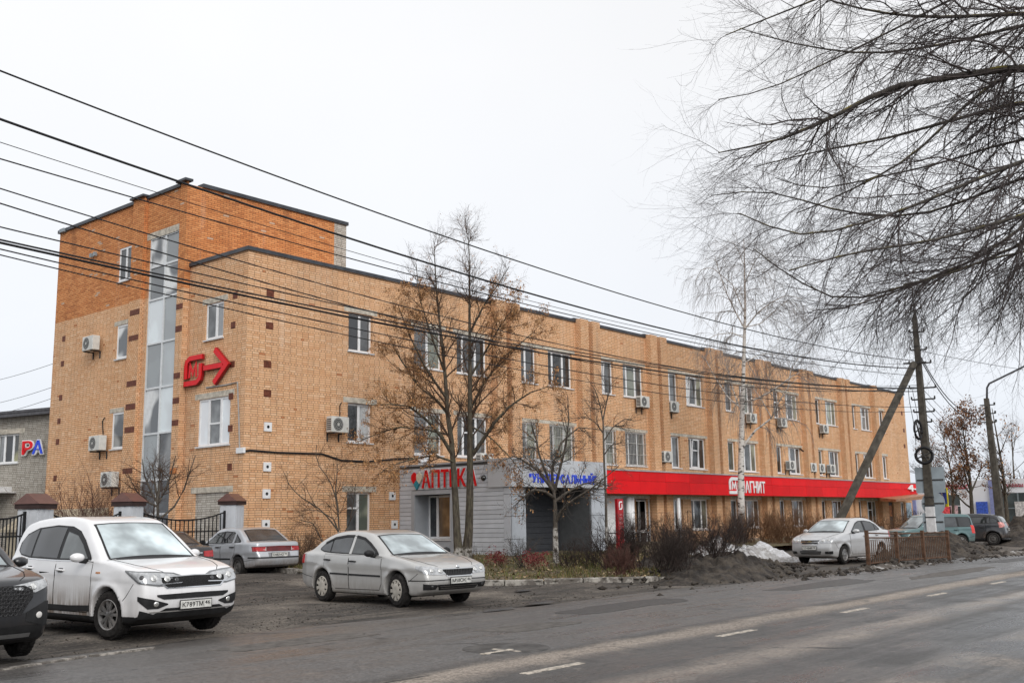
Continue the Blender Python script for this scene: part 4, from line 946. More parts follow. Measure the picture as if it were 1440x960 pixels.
HEAPS = [(27.4, 15.1, 5.2, 2.0, R(12), .5), (28.6, 17.6, 2.6, 1.4, 0, .5), (44.2, 14.7, 6.6, 2.4, R(4), .7), (33.9, 12.9, 1.4, .6, 0, .3), (31.5, 12.2, 8, .7, 0, .05), (43.5, 11.6, 9, .8, 0, .05)]; HW = [.34, .12, .26, .06, .12, .10]
clods('mud_clods', 5200, onheaps, .02, .15, MUD)
def onyard():
    while True:
        x = RNG.uniform(5, 27); y = RNG.uniform(12.4, 25)
        if fbm(x*.5, y*2.2, .5, 3) > RNG.uniform(-.15, .5) and not inpoly(x, y, lawn_poly): return (x, y, zground(x, y)+.004)
clods('dirt_crumbs', 5200, onyard, .006, .032, mat('dirt_crumb', (.052, .043, .036), .9, var=.5, vscale=3.), .6)

# repair patches in the asphalt, worn flush
AP = [mat('dark_repair_asphalt', (.062, .059, .057), .5, var=.35, vscale=9., bump=.4, bscale=60), mat('pale_worn_asphalt', (.115, .106, .097), .75, var=.35, vscale=7., bump=.4, bscale=60)]
for k, (x, y, rx, ry, m_) in enumerate(((16.5, 11.3, 1.9, .5, 0), (24.0, 10.6, 2.6, .45, 0), (12.6, 10.4, .9, .4, 1), (30, 9.6, 3.0, .35, 1), (40, 10.2, 4., .4, 0), (9.4, 11.9, 1.2, .35, 1))):
    b = MB(); n = 26; ring = []
    for i in range(n):
        a = 2*math.pi*i/n; q = 1+.35*fbm(math.cos(a)*1.3+k*3, math.sin(a)*1.3, 1.2, 4); sx_ = math.copysign(abs(math.cos(a))**.6, math.cos(a)); sy_ = math.copysign(abs(math.sin(a))**.6, math.sin(a)); ring.append((x+rx*q*sx_, y+ry*q*sy_))
    b.add([(x, y, .006+.0004*k)]+[(p[0], p[1], .0045+.0004*k) for p in ring]+[(p[0], p[1], -.03) for p in ring], [(0, 1+i, 1+(i+1) % n) for i in range(n)]+[(1+i, 1+(i+1) % n, 1+n+(i+1) % n, 1+n+i) for i in range(n)])
    kind(b.build('asphalt_patch', AP[m_]), 'structure')
# ------------------------------------------------------------------ cars
DIRT = (.17, .115, .075)
def paint(name, col, metal=0., dirt=.8, dz=(.25, .85), var=.03, rough=.32): return mat(name, col, rough, metal, var, 3., .5, dirt=DIRT, dirtz=(dz[0], dz[1], dirt), coat=.7)
TYRE = mat('tyre_rubber', (.024, .022, .021), .9, var=.5, vscale=12., bump=.4, bscale=60)
RIM = mat('alloy_rim', (.40, .40, .40), .35, metal=.8, var=.2, dirt=DIRT, dirtz=(-2, 3, .5))
HUB = mat('plastic_hubcap', (.46, .43, .38), .5, metal=.2, var=.2)
STEEL = mat('steel_wheel', (.10, .095, .09), .6, metal=.3, var=.3)
BLK = mat('black_plastic_trim', (.022, .022, .023), .55, var=.25)
GAPM = mat('panel_gap', (.012, .012, .012), .9, var=0)
CHR = mat('chrome_trim', (.62, .63, .64), .15, metal=1., var=0)
LENS = mat('clear_lamp_lens', (.46, .47, .48), .12, metal=.35, var=.25, vscale=14., spec=.9)
LENSD = mat('lamp_reflector', (.70, .70, .68), .12, metal=.85, var=.3, vscale=25.)
LENSK = mat('dark_lamp_recess', (.04, .04, .042), .12, var=.3, spec=.8)
REDL = mat('red_lamp_lens', (.42, .01, .012), .12, var=.2, vscale=10., spec=.8)
WLENS = mat('white_lamp_lens', (.62, .6, .58), .15, var=.1)
CGL = glassmat('car_side_glass', (.020, .022, .024), .03, .9)
CGF = glassmat('car_door_glass', (.075, .085, .085), .03, .9)
CGW = glassmat('car_windscreen_glass', (.24, .275, .285), .02, 1.)
PLW = mat('number_plate_white', (.60, .60, .57), .5, var=.2, vscale=8.); PLK = mat('number_plate_print', (.02, .02, .02), .6, var=0)

def surface_nets(d, org, st):
    """quads and vertices of the zero surface of the sampled field d"""
    nx, ny, nz = d.shape; s = d < 0
    c = [s[i:nx-1+i, j:ny-1+j, k:nz-1+k] for i in (0, 1) for j in (0, 1) for k in (0, 1)]
    su = sum(x.astype(np.int8) for x in c); act = (su > 0) & (su < 8)
    idx = -np.ones(act.shape, np.int64); ii = np.argwhere(act); idx[act] = np.arange(len(ii))
    P = np.zeros((len(ii), 3)); N = np.zeros(len(ii))
    cor = [(i, j, k) for i in (0, 1) for j in (0, 1) for k in (0, 1)]
    val = {c_: d[ii[:, 0]+c_[0], ii[:, 1]+c_[1], ii[:, 2]+c_[2]] for c_ in cor}
    for a in cor:
        for ax in range(3):
            if a[ax]: continue
            b = list(a); b[ax] = 1; b = tuple(b); va, vb = val[a], val[b]; cr = (va < 0) != (vb < 0)
            t = np.where(cr, va/np.where(va == vb, 1, va-vb), 0)
            q = np.tile(np.array(a, float), (len(ii), 1)); q[:, ax] += t
            P[cr] += q[cr]; N[cr] += 1
    P = (ii+P/N[:, None])*st+np.array(org)
    Q = []
    for ax in range(3):
        sl0 = [slice(None)]*3; sl1 = [slice(None)]*3; sl0[ax] = slice(0, -1); sl1[ax] = slice(1, None)
        ch = s[tuple(sl0)] != s[tuple(sl1)]; e_ = np.argwhere(ch); o1, o2 = (ax+1) % 3, (ax+2) % 3
        e_ = e_[(e_[:, o1] > 0) & (e_[:, o2] > 0) & (e_[:, o1] < d.shape[o1]-1) & (e_[:, o2] < d.shape[o2]-1)]
        f = []
        for p, q in ((0, 0), (1, 0), (1, 1), (0, 1)):
            g = e_.copy(); g[:, o1] -= p; g[:, o2] -= q; f.append(idx[g[:, 0], g[:, 1], g[:, 2]])
        f = np.stack(f, 1); fl = s[tuple(e_.T)]; f[fl] = f[fl][:, ::-1]; Q.append(f)
    Q = np.concatenate(Q); Q = Q[(Q >= 0).all(1)]
    return P, Q
def poly_sdf(P, X, Z):
    d = np.full(X.shape, 1e9); sgn = np.zeros(X.shape, bool); n = len(P)
    for i in range(n):
        ax, az = P[i]; bx, bz = P[(i+1) % n]; ex, ez = bx-ax, bz-az; wx, wz = X-ax, Z-az
        t = np.clip((wx*ex+wz*ez)/(ex*ex+ez*ez+1e-12), 0, 1); d = np.minimum(d, (wx-ex*t)**2+(wz-ez*t)**2)
        cr = ((az > Z) != (bz > Z)) & (X < (bx-ax)*(Z-az)/((bz-az) if bz != az else 1e-9)+ax); sgn ^= cr
    return np.where(sgn, -np.sqrt(d), np.sqrt(d))
def smax(a, b, k): h = np.clip(.5+.5*(a-b)/k, 0, 1); return b+(a-b)*h+k*h*(1-h)
def ipl(pts, x): p = np.array(pts); return np.interp(x, p[:, 0], p[:, 1])
def csp(P, n=5):
    q = spline(P, n); return [(v.x, v.y) for v in q]
def car_surface(sp, st=.028):
    L, Wd, H = sp['dim']
    xs = np.arange(-.12, L+.14, st); ys = np.arange(-Wd/2-.12, Wd/2+.12, st); zs = np.arange(.08, H+.12, st)
    X2, Z2 = np.meshgrid(np.arange(-.5, L+.5, st), zs, indexing='ij')
    prof = csp(sp['top'], 5)+sp['bottom']
    D2 = poly_sdf(prof, X2, Z2)
    X, Y, Z = np.meshgrid(xs, ys, zs, indexing='ij')
    tt = np.clip(X/L, 0, 1); bow = sp.get('bowf', .16)*np.clip(1-tt*2.2, 0, 1)-sp.get('bowr', .12)*np.clip(tt*2.2-1.2, 0, 1)
    Xp = X-bow*Y*Y
    f = (Xp+.5)/st; i0 = np.clip(f.astype(int), 0, D2.shape[0]-2); fr = np.clip(f-i0, 0, 1); kk = np.broadcast_to(np.arange(len(zs)), X.shape)
    dP = D2[i0, kk]*(1-fr)+D2[i0+1, kk]*fr
    hw = Wd/2*ipl(sp['plan'], X)
    belt = ipl(sp['belt'], X)
    w = hw-ipl(sp['side'], Z*1.)     # inset by height
    up_ = np.clip(Z-belt, 0, None); w = w-np.where(up_ > 0, sp.get('shoulder', .02)*np.clip(up_/.04, 0, 1)+up_*sp['tumble']+sp.get('curve', .12)*up_**2, 0)
    cr = sp.get('crease')
    if cr: w = w-.014*(1/(1+np.exp((Z-ipl(cr, X))/.008)))*np.clip((Z-.3)/.2, 0, 1)
    r = sp['wr']; za = r*1.0
    for xa in sp['axles']:
        dr = np.hypot(X-xa, Z-za)-(r+.055)
        w = w+sp.get('flare', .025)*np.exp(-np.clip(dr-.01, 0, None)**2/.006)*(Z > .1)
    dW = np.abs(Y)-w
    d = smax(dP, dW, sp.get('k', .09)*.78)
    for xa in sp['axles']:
        dr = np.hypot(X-xa, Z-za)-(r+.055)
        d = np.maximum(d, -np.maximum(dr, (Wd/2-.30)-np.abs(Y)))
    V, Q = surface_nets(d, (xs[0], ys[0], zs[0]), st)
    # light smoothing of the sampled surface
    e_ = np.concatenate([Q[:, [0, 1]], Q[:, [1, 2]], Q[:, [2, 3]], Q[:, [3, 0]]]); cnt = np.bincount(e_.ravel(), minlength=len(V))[:, None]
    for lam in (.5, .4):
        acc_ = np.zeros_like(V); np.add.at(acc_, e_[:, 0], V[e_[:, 1]]); np.add.at(acc_, e_[:, 1], V[e_[:, 0]])
        V = V+lam*(acc_/np.maximum(cnt, 1)-V)
    return V, Q
class Skin:
    """lays patches (glass, lamps, doors, trim) on a car body by casting rays onto it"""
    def __init__(s, V, Q): s.t = BVHTree.FromPolygons([tuple(v) for v in V], [tuple(int(i) for i in q) for q in Q])
    def hit(s, o, d):
        h = s.t.ray_cast(o, d)
        if h[0] is None:
            h = s.t.find_nearest(o+d*2.); 
        return h[0], h[1]
    def frame(s, kind_, sgn=1, L=5., slant=None):
        if kind_ == 'side': return lambda a, b: (Vector((a, sgn*2., b)), Vector((0, -sgn, 0)))
        if kind_ == 'front': return lambda a, b: (Vector((-2., sgn*a, b)), Vector((1, 0, 0)))
        if kind_ == 'rear': return lambda a, b: (Vector((L+2., sgn*a, b)), Vector((-1, 0, 0)))
        if kind_ == 'corner': q = Vector((.8, -sgn*.6, 0)); return lambda a, b: (Vector((0, sgn*a, b))-q*2.5, q)
        if kind_ == 'rcorner': q = Vector((-.8, -sgn*.6, 0)); return lambda a, b: (Vector((L, sgn*a, b))-q*2.5, q)
        if kind_ == 'top': return lambda a, b: (Vector((a, b, 3.)), Vector((0, 0, -1)))
        if kind_ == 'slant':
            (x0, z0), (x1, z1) = slant; n = Vector((z1-z0, 0, -(x1-x0))).normalized()
            if kind_ == 'slant' and x1 < x0: n = Vector((-(z0-z1), 0, -(x0-x1))).normalized(); n = Vector((-abs(n.x), 0, -abs(n.z)))
            return lambda a, b: (Vector((x0+(x1-x0)*(b-z0)/(z1-z0), a, b))-n*2., n)
    def patch(s, name, fr, up, lo, off, mt, parent, nb=4, da=.06, skirt=.02):
        """up and lo: chains (a, b) with the same a-range"""
        a0, a1 = max(up[0][0], lo[0][0]), min(up[-1][0], lo[-1][0])
        A = sorted({a0, a1, *[p[0] for p in up if a0 <= p[0] <= a1], *[p[0] for p in lo if a0 <= p[0] <= a1]}); A2 = []
        for p, q in zip(A, A[1:]):
            if q-p < 1e-5: continue
            k = max(1, int(math.ceil((q-p)/da))); A2 += [p+(q-p)*i/k for i in range(k)]
        A2.append(a1); V = []; n = len(A2)
        for a in A2:
            u, l = float(ipl(up, a)), float(ipl(lo, a))
            for j in range(nb+1):
                o, d = fr(a, l+(u-l)*j/nb); p, nr = s.hit(o, d); V.append(p-d*off*.6+(nr if nr.dot(d) < 0 else -nr)*off*.4)
                last = d
        m_ = nb+1; F = [(i*m_+j, (i+1)*m_+j, (i+1)*m_+j+1, i*m_+j+1) for i in range(n-1) for j in range(nb)]
        ring = [i*m_ for i in range(n)]+[(n-1)*m_+j for j in range(1, m_)]+[i*m_+nb for i in range(n-2, -1, -1)]+[j for j in range(nb-1, 0, -1)]
        b = len(V); dd = fr(A2[n//2], float(ipl(lo, A2[n//2])))[1]
        V += [V[i]+dd*skirt for i in ring]
        F += [(ring[i], ring[(i+1) % len(ring)], b+(i+1) % len(ring), b+i) for i in range(len(ring))]
        mb = MB(); mb.v = [tuple(v) for v in V]; mb.f = F
        return mb.build(name, mt, parent, smooth=False, local=True) if False else s._mk(mb, name, mt, parent, n, nb)
    def _mk(s, mb, name, mt, parent, n, nb):
        me = bpy.data.meshes.new(name); me.from_pydata(mb.v, [], mb.f); me.update()
        k = (n-1)*nb; me.polygons.foreach_set('use_smooth', [i < k for i in range(len(me.polygons))])
        bm = bmesh.new(); bm.from_mesh(me); bmesh.ops.recalc_face_normals(bm, faces=bm.faces)
        for e_ in bm.edges:
            if len(e_.link_faces) == 2 and e_.calc_face_angle(0) > .7: e_.smooth = False
        bm.to_mesh(me); bm.free()
        return link_mesh(name, me, mt, parent)
def rect(a0, a1, b0, b1): return [(a0, b1), (a1, b1)], [(a0, b0), (a1, b0)]
def band(pts, w): return [(a, b+w/2) for a, b in pts], [(a, b-w/2) for a, b in pts]
WHEELS = {}
def wheel_meshes(style, r):
    key = (style, r)
    if key in WHEELS: return WHEELS[key]
    w = .21; rr = r*.66
    b = MB(); b.lathe([(rr*.98, -w/2+.01), (rr+.02, -w/2), (r-.035, -w/2+.005), (r-.008, -w/2+.03), (r, -w/2+.06), (r, w/2-.06), (r-.008, w/2-.03), (r-.035, w/2-.005), (rr+.02, w/2), (rr*.98, w/2-.01), (rr*.95, w/2-.06)], (0, 0, 0), 'y', 36)
    n = 40
    for i in range(n):      # tread blocks
        a = 2*math.pi*i/n
        for y0, y1, da in ((-w/2+.03, -.01, 0), (.01, w/2-.03, .5)):
            aa = a+da*2*math.pi/n; vs = []
            for q in (aa-.045, aa+.045):
                for rad in (r-.01, r+.006):
                    for y in (y0, y1): vs.append((rad*math.cos(q), y, rad*math.sin(q)))
            b.add(vs, [(0, 1, 3, 2), (4, 6, 7, 5), (0, 4, 5, 1), (2, 3, 7, 6), (0, 2, 6, 4), (1, 5, 7, 3)])
    tyre = b.mesh('tyre')
    b = MB(); y1 = w/2-.012      # rim is built facing +y
    if style == 'alloy':
        b.lathe([(rr, y1), (rr-.012, y1+.008), (rr-.028, y1-.002), (rr-.04, y1-.05)], (0, 0, 0), 'y', 36); b.lathe([(.001, y1+.0), (.035, y1+.002), (.06, y1-.01), (.075, y1-.04)], (0, 0, 0), 'y', 20)
        for i in range(5):
            for da, k in ((-.17, 1), (.17, 1)):
                a = 2*math.pi*i/5+da*.6; a2 = 2*math.pi*i/5+da*1.45; vs = []
                for (rad, ang, hw_, yy) in ((.04, a, .017, y1-.004), (rr-.02, a2, .023, y1-.004)):
                    cx_, cz_ = math.cos(ang), math.sin(ang)
                    for q in (-1, 1):
                        for dy in (0, -.03): vs.append((rad*cx_-cz_*q*hw_, yy+dy, rad*cz_+cx_*q*hw_))
                b.add(vs, [(0, 1, 3, 2), (4, 6, 7, 5), (0, 4, 5, 1), (2, 3, 7, 6), (0, 2, 6, 4), (1, 5, 7, 3)])
    elif style == 'hubcap':
        b.lathe([(rr+.005, y1), (rr-.02, y1+.012), (rr*.93, y1+.01)], (0, 0, 0), 'y', 36); b.lathe([(.001, y1+.028), (.04, y1+.03), (.09, y1+.024), (rr*.60, y1+.012)], (0, 0, 0), 'y', 36)
        for i in range(9):
            a = 2*math.pi*i/9; vs = []
            for (rad, hw_) in ((rr*.58, .030), (rr*.95, .036)):
                for q in (-1, 1):
                    for dy in (.012, -.01): vs.append((rad*math.cos(a)-math.sin(a)*q*hw_, y1+dy, rad*math.sin(a)+math.cos(a)*q*hw_))
            b.add(vs, [(0, 1, 3, 2), (4, 6, 7, 5), (0, 4, 5, 1), (2, 3, 7, 6), (0, 2, 6, 4), (1, 5, 7, 3)])
    else:
        b.lathe([(rr, y1), (rr-.02, y1+.008), (rr-.05, y1-.04), (rr*.62, y1-.02), (rr*.5, y1), (rr*.3, y1+.005), (.05, y1-.012), (.001, y1-.012)], (0, 0, 0), 'y', 32)
        for i in range(10):
            a = 2*math.pi*i/10; b.lathe([(.014, 0), (.001, .002)], (rr*.42*math.cos(a), y1+.0035, rr*.42*math.sin(a)), 'y', 6)
    rim = b.mesh('rim')
    b = MB(); b.lathe([(rr, w/2-.06), (.001, w/2-.075)], (0, 0, 0), 'y', 24); disc = b.mesh('wheel_back')
    for me, mt in ((tyre, TYRE), (rim, {'alloy': RIM, 'hubcap': HUB, 'steel': STEEL}[style]), (disc, GAPM)):
        bm = bmesh.new(); bm.from_mesh(me); bmesh.ops.recalc_face_normals(bm, faces=bm.faces)
        bm.to_mesh(me); bm.free(); me.materials.append(mt); me.polygons.foreach_set('use_smooth', [len(p.vertices) == 4 and style != 'x' for p in me.polygons])
        try: me.set_sharp_from_angle(angle=R(35))
        except Exception: pass
    WHEELS[key] = (tyre, rim, disc); return WHEELS[key]
def add_wheels(t, sp, style, steer=0.):
    ty, rm, ds = wheel_meshes(style, sp['wr'])
    for xa in sp['axles']:
        for s_ in (-1, 1):
            w = bpy.data.objects.new('wheel', ty); link(w); w.parent = t; w.location = (xa, s_*(sp['dim'][1]/2-.125), sp['wr']-.005)
            w.rotation_euler = (0, random.uniform(0, 6), (0 if s_ > 0 else math.pi)+(steer if xa < 2 else 0))
            for nm, me in (('rim', rm), ('wheel_back', ds)): o = bpy.data.objects.new(nm, me); link(o); o.parent = w
def plate(t, text, region, tf, w=.52, h=.112):
    b = MB(tf); b.box(-w/2-.012, w/2+.012, -.004, .004, -h/2-.012, h/2+.012); pf = b.build('number_plate', BLK, t, local=True)
    b = MB(tf); b.box(-w/2, w/2, .004, .0075, -h/2, h/2); b.build('plate_face', PLW, pf, local=True)
    sv = ROOTM.get(t.name); ROOTM[t.name] = Matrix.Identity(4)
    letters(text, -w/2+.03, w*.23, -.036, .036, tf, .004, PLK, pf, bold=.012, d0=.006, name='plate_print', each=False)
    letters(region, w*.29, w/2-.025, -.012, .04, tf, .004, PLK, pf, bold=.012, d0=.006, name='plate_print', each=False)
    b = MB(tf); b.box(w*.255, w*.26, .0076, .009, -h/2, h/2); b.build('plate_divider', PLK, pf, local=True)
    ROOTM[t.name] = sv
def make_car(name, label, cat, loc, rz, sp):
    t = thing(name, label, cat, loc, rz); L, Wd, H = sp['dim']; pm = sp['paint']
    V, Q = car_surface(sp, sp.get('res', .028)); sk = Skin(V, Q)
    # lower cladding of the bumpers and sills takes its own material
    cen = V[Q].mean(1); cl = sp.get('clad'); mi = np.zeros(len(Q), int)
    if cl is not None: mi[cen[:, 2] < ipl(cl, cen[:, 0])] = 1
    inner = (np.abs(cen[:, 1]) < Wd/2-.16) & (np.min([np.hypot(cen[:, 0]-xa, cen[:, 2]-sp['wr']) for xa in sp['axles']], 0) < sp['wr']+.10); mi[inner] = 2; mi[cen[:, 2] < .20] = 2
    arrmesh('body', V, Q, [pm, sp.get('cladmat', BLK), GAPM], t, True, True, mi)
    add_wheels(t, sp, sp.get('wheel', 'alloy'), sp.get('steer', 0.))
    b = MB(); b.box(sp['axles'][0]-.2, sp['axles'][1]+.2, -Wd/2+.25, Wd/2-.25, .17, .32); b.build('underbody', GAPM, t, local=True)
    for s_ in (1, -1):
        fs = sk.frame('side', s_)
        for up, lo, nm in sp.get('doors', ()):       # door skins over a dark gap
            g = .012; a0, a1 = up[0][0], up[-1][0]
            gp = sk.patch('door_gap', fs, [(a0-g, up[0][1]+g)]+[(a, b_+g) for a, b_ in up]+[(a1+g, up[-1][1]+g)], [(a0-g, lo[0][1]-g)]+[(a, b_-g) for a, b_ in lo]+[(a1+g, lo[-1][1]-g)], .0025, GAPM, t, 8, .07)
            dr = sk.patch('door', fs, up, lo, .006, pm, t, 10, .06)
            for hx, hz in [h for h in sp.get('handles', ()) if a0 < h[0] < a1]:
                hp = sk.hit(*fs(hx, hz))[0]; b = MB(); hm = sp.get('handlemat', pm)
                b.tube([(hp.x-.11, hp.y-s_*.0, hp.z-.004), (hp.x-.09, hp.y+s_*.035, hp.z), (hp.x, hp.y+s_*.042, hp.z+.003), (hp.x+.09, hp.y+s_*.035, hp.z+.004), (hp.x+.11, hp.y, hp.z+.004)], [.012, .016, .018, .016, .012], 8); b.build('handle', hm, dr, True, True)
                sk.patch('handle_recess', fs, *rect(hp.x-.07, hp.x+.07, hp.z-.035, hp.z+.03), .0085, sp.get('recmat', BLK), dr, 2, .05)
        if 'dlo' in sp:
            up, lo = sp['dlo']; sk.patch('window_trim', fs, up, lo, .005, BLK, t, 6, .05)
            for (a0, a1, gm) in sp['panes']:
                e_ = .028; u2 = [(a, b_-e_) for a, b_ in up]; l2 = [(a, b_+e_*.8) for a, b_ in lo]
                A = [a0]+[p[0] for p in up+lo if a0 < p[0] < a1]+[a1]; A = sorted(set(A))
                uu = [(a, float(ipl(u2, a))) for a in A]; ll = [(a, min(float(ipl(l2, a)), float(ipl(u2, a))-.004)) for a in A]
                sk.patch('side_window', fs, uu, ll, .009, gm, t, 6, .05)
        for nm, up, lo, off, mt in sp.get('sidebits', ()): sk.patch(nm, fs, up, lo, off, mt, t, 2, .07)
        mirr = sp.get('mirror')
        if mirr:
            mx_, mz_ = mirr; p = sk.hit(*fs(mx_, mz_))[0]; b = MB()
            y0 = p.y+s_*.07; prof = [(0, .02), (.03, .075), (.09, .088), (.15, .07), (.19, .035)]
            vs = []; K = 12; n_ = 7
            for i in range(n_):
                tt = i/(n_-1); yy = y0+s_*.20*tt; sc_ = math.sqrt(max(.0, 1-(2*tt-1)**2*.80))
                for k in range(K):
                    a = 2*math.pi*k/K; vs.append((p.x-.02-.075*math.cos(a)*sc_*(1 if math.cos(a) > 0 else .5)+.03*tt, yy, p.z+.035+.07*math.sin(a)*sc_))
            F = [(i*K+k, i*K+(k+1) % K, (i+1)*K+(k+1) % K, (i+1)*K+k) for i in range(n_-1) for k in range(K)]+[tuple(range(K)), tuple(range((n_-1)*K, n_*K))]
            b.add(vs, F); mo = b.build('mirror', sp.get('mirrormat', pm), t, True, True)
            b = MB(); b.tube([(p.x-.0, p.y-s_*.03, p.z-.03), (p.x-.01, y0+s_*.06, p.z-.015)], [.04, .03], 8); b.build('mirror_foot', BLK, mo, True, True)
    for nm, kd, sides, up, lo, off, mt, nb in sp.get('bits', ()):
        for s_ in sides: sk.patch(nm, sk.frame(kd, s_, L, sp.get('slants', {}).get(nm)), up, lo, off, mt, t, nb, .045)
    for nm, key, hwb, hwt, inset, mt, zr in sp.get('screens', ()):       # windscreen and rear window
        (x0, z0), (x1, z1) = key; fr = sk.frame('slant', 1, L, key); za, zb_ = z0+(z1-z0)*zr[0], z0+(z1-z0)*zr[1]
        for off, gr_, m_, n_ in ((.004, .035, BLK, nm+'_seal'), (.008, 0, mt, nm)):
            if zb_ < za: za, zb_ = zb_, za
            wb, wt = hwb+gr_, hwt+gr_
            A = [-wb, -wt, -wt*.5, 0, wt*.5, wt, wb]; cv = sp.get('screencv', .03)
            up = [(-wb, za+.01)]+[(a, zb_+gr_*.6-cv*(a/wt)**2) for a in A[1:-1]]+[(wb, za+.01)]
            lo = [(a, za-gr_*.6-0.02*(a/wb)**2) for a in A]
            up[0] = (-wb, lo[0][1]+.01); up[-1] = (wb, lo[-1][1]+.01)
            sk.patch(n_, fr, up, lo, off, m_, t, 10, .06)
    if sp.get('screens') and sp.get('seams', True):
        ws = [q for q in sp['screens'] if q[0] == 'windscreen'][0][1]; xb = ws[0][0]; tp = sk.frame('top', 1, L); hwid = Wd/2
        for s_ in (1, -1):
            pts = [(.16, hwid*.50), (.3, hwid*.62), (.6, hwid*.735), (xb-.08, hwid*.80), (xb+.02, hwid*.80)]; w_ = .006
            sk.patch('hood_gap', tp, [(a, s_*b_+w_) for a, b_ in pts], [(a, s_*b_-w_) for a, b_ in pts], .003, GAPM, t, 1, .05)
            fs = sk.frame('side', s_); xa = sp['axles'][0]; zc = float(ipl(sp['belt'], .5))
            sk.patch('bumper_gap', fs, *band([(.30, zc-.26), (xa-sp['wr']-.03, sp['wr']*1.45)], .010), .003, GAPM, t, 1, .05)
            xr = sp['axles'][1]; sk.patch('bumper_gap', fs, *band([(xr+sp['wr']+.05, sp['wr']*1.55), (L-.12, sp['wr']*1.75)], .010), .003, GAPM, t, 1, .05)
        sk.patch('cowl', tp, [(xb-.10, hwid*.70), (xb-.01, hwid*.70)], [(xb-.10, -hwid*.70), (xb-.01, -hwid*.70)], .004, BLK, t, 14, .05)
    for fn in sp.get('extra', ()): fn(t, sk, sp)
    return t
def on_front(sk, y, z, L=None):
    o, d = sk.frame('front', 1)(y, z) if L is None else sk.frame('rear', 1, L)(y, z)
    return sk.hit(o, d)
def front_plate(text, region, z, off=.02, y=0.):
    def f(t, sk, sp):
        p = on_front(sk, y, z)[0]; plate(t, text, region, lambda u, d, v: (p.x-off-d, y-u, z+v))
    return f
def rear_plate(text, region, z, off=.012):
    def f(t, sk, sp):
        p = on_front(sk, 0, z, sp['dim'][0])[0]; plate(t, text, region, lambda u, d, v: (p.x+off+d, u, z+v))
    return f
def wipers(base, n=2, rear=False):
    def f(t, sk, sp):
        (x0, z0), (x1, z1) = base; fr = sk.frame('slant', 1, 5, base)
        for k in range(n):
            y0 = .55-.62*k; b = MB(); pts = []
            for i in range(5): h = sk.hit(*fr(y0-.58*i/4, z0+(z1-z0)*(.02+.035*i/4))); pts.append(h[0]+h[1]*.022)
            b.tube(pts, .011, 6); b.build('wiper', BLK, t, True, True)
    return f
def bowtie(z, rear=False, x=None, s=1.):
    def f(t, sk, sp):
        p = on_front(sk, 0, z, sp['dim'][0] if rear else None)[0]; sg_ = 1 if rear else -1
        b = MB(lambda u, d, v: (p.x+sg_*d, u, z+v)); b.prism([(-.085*s, -.018*s), (-.03*s, -.018*s), (-.03*s, -.03*s), (.03*s, -.03*s), (.03*s, -.018*s), (.085*s, -.018*s), (.07*s, .018*s), (.03*s, .018*s), (.03*s, .03*s), (-.03*s, .03*s), (-.03*s, .018*s), (-.07*s, .018*s)], .0, .02)
        b.build('badge', mat('gold_badge', (.55, .42, .16), .3, metal=.7, var=.1), t, local=True)
    return f
PLAN = [(0, .80), (.12, .885), (.3, .945), (.6, .985), (1.1, 1), (3.2, 1), (3.8, .985), (4.2, .94), (4.45, .87), (4.6, .8)]
def plan(L): return [(x*L/4.6, v) for x, v in PLAN]
SIDE = [(.15, .075), (.25, .045), (.4, .012), (.55, 0), (.75, .0), (.95, .022), (1.05, .04), (2, .06)]
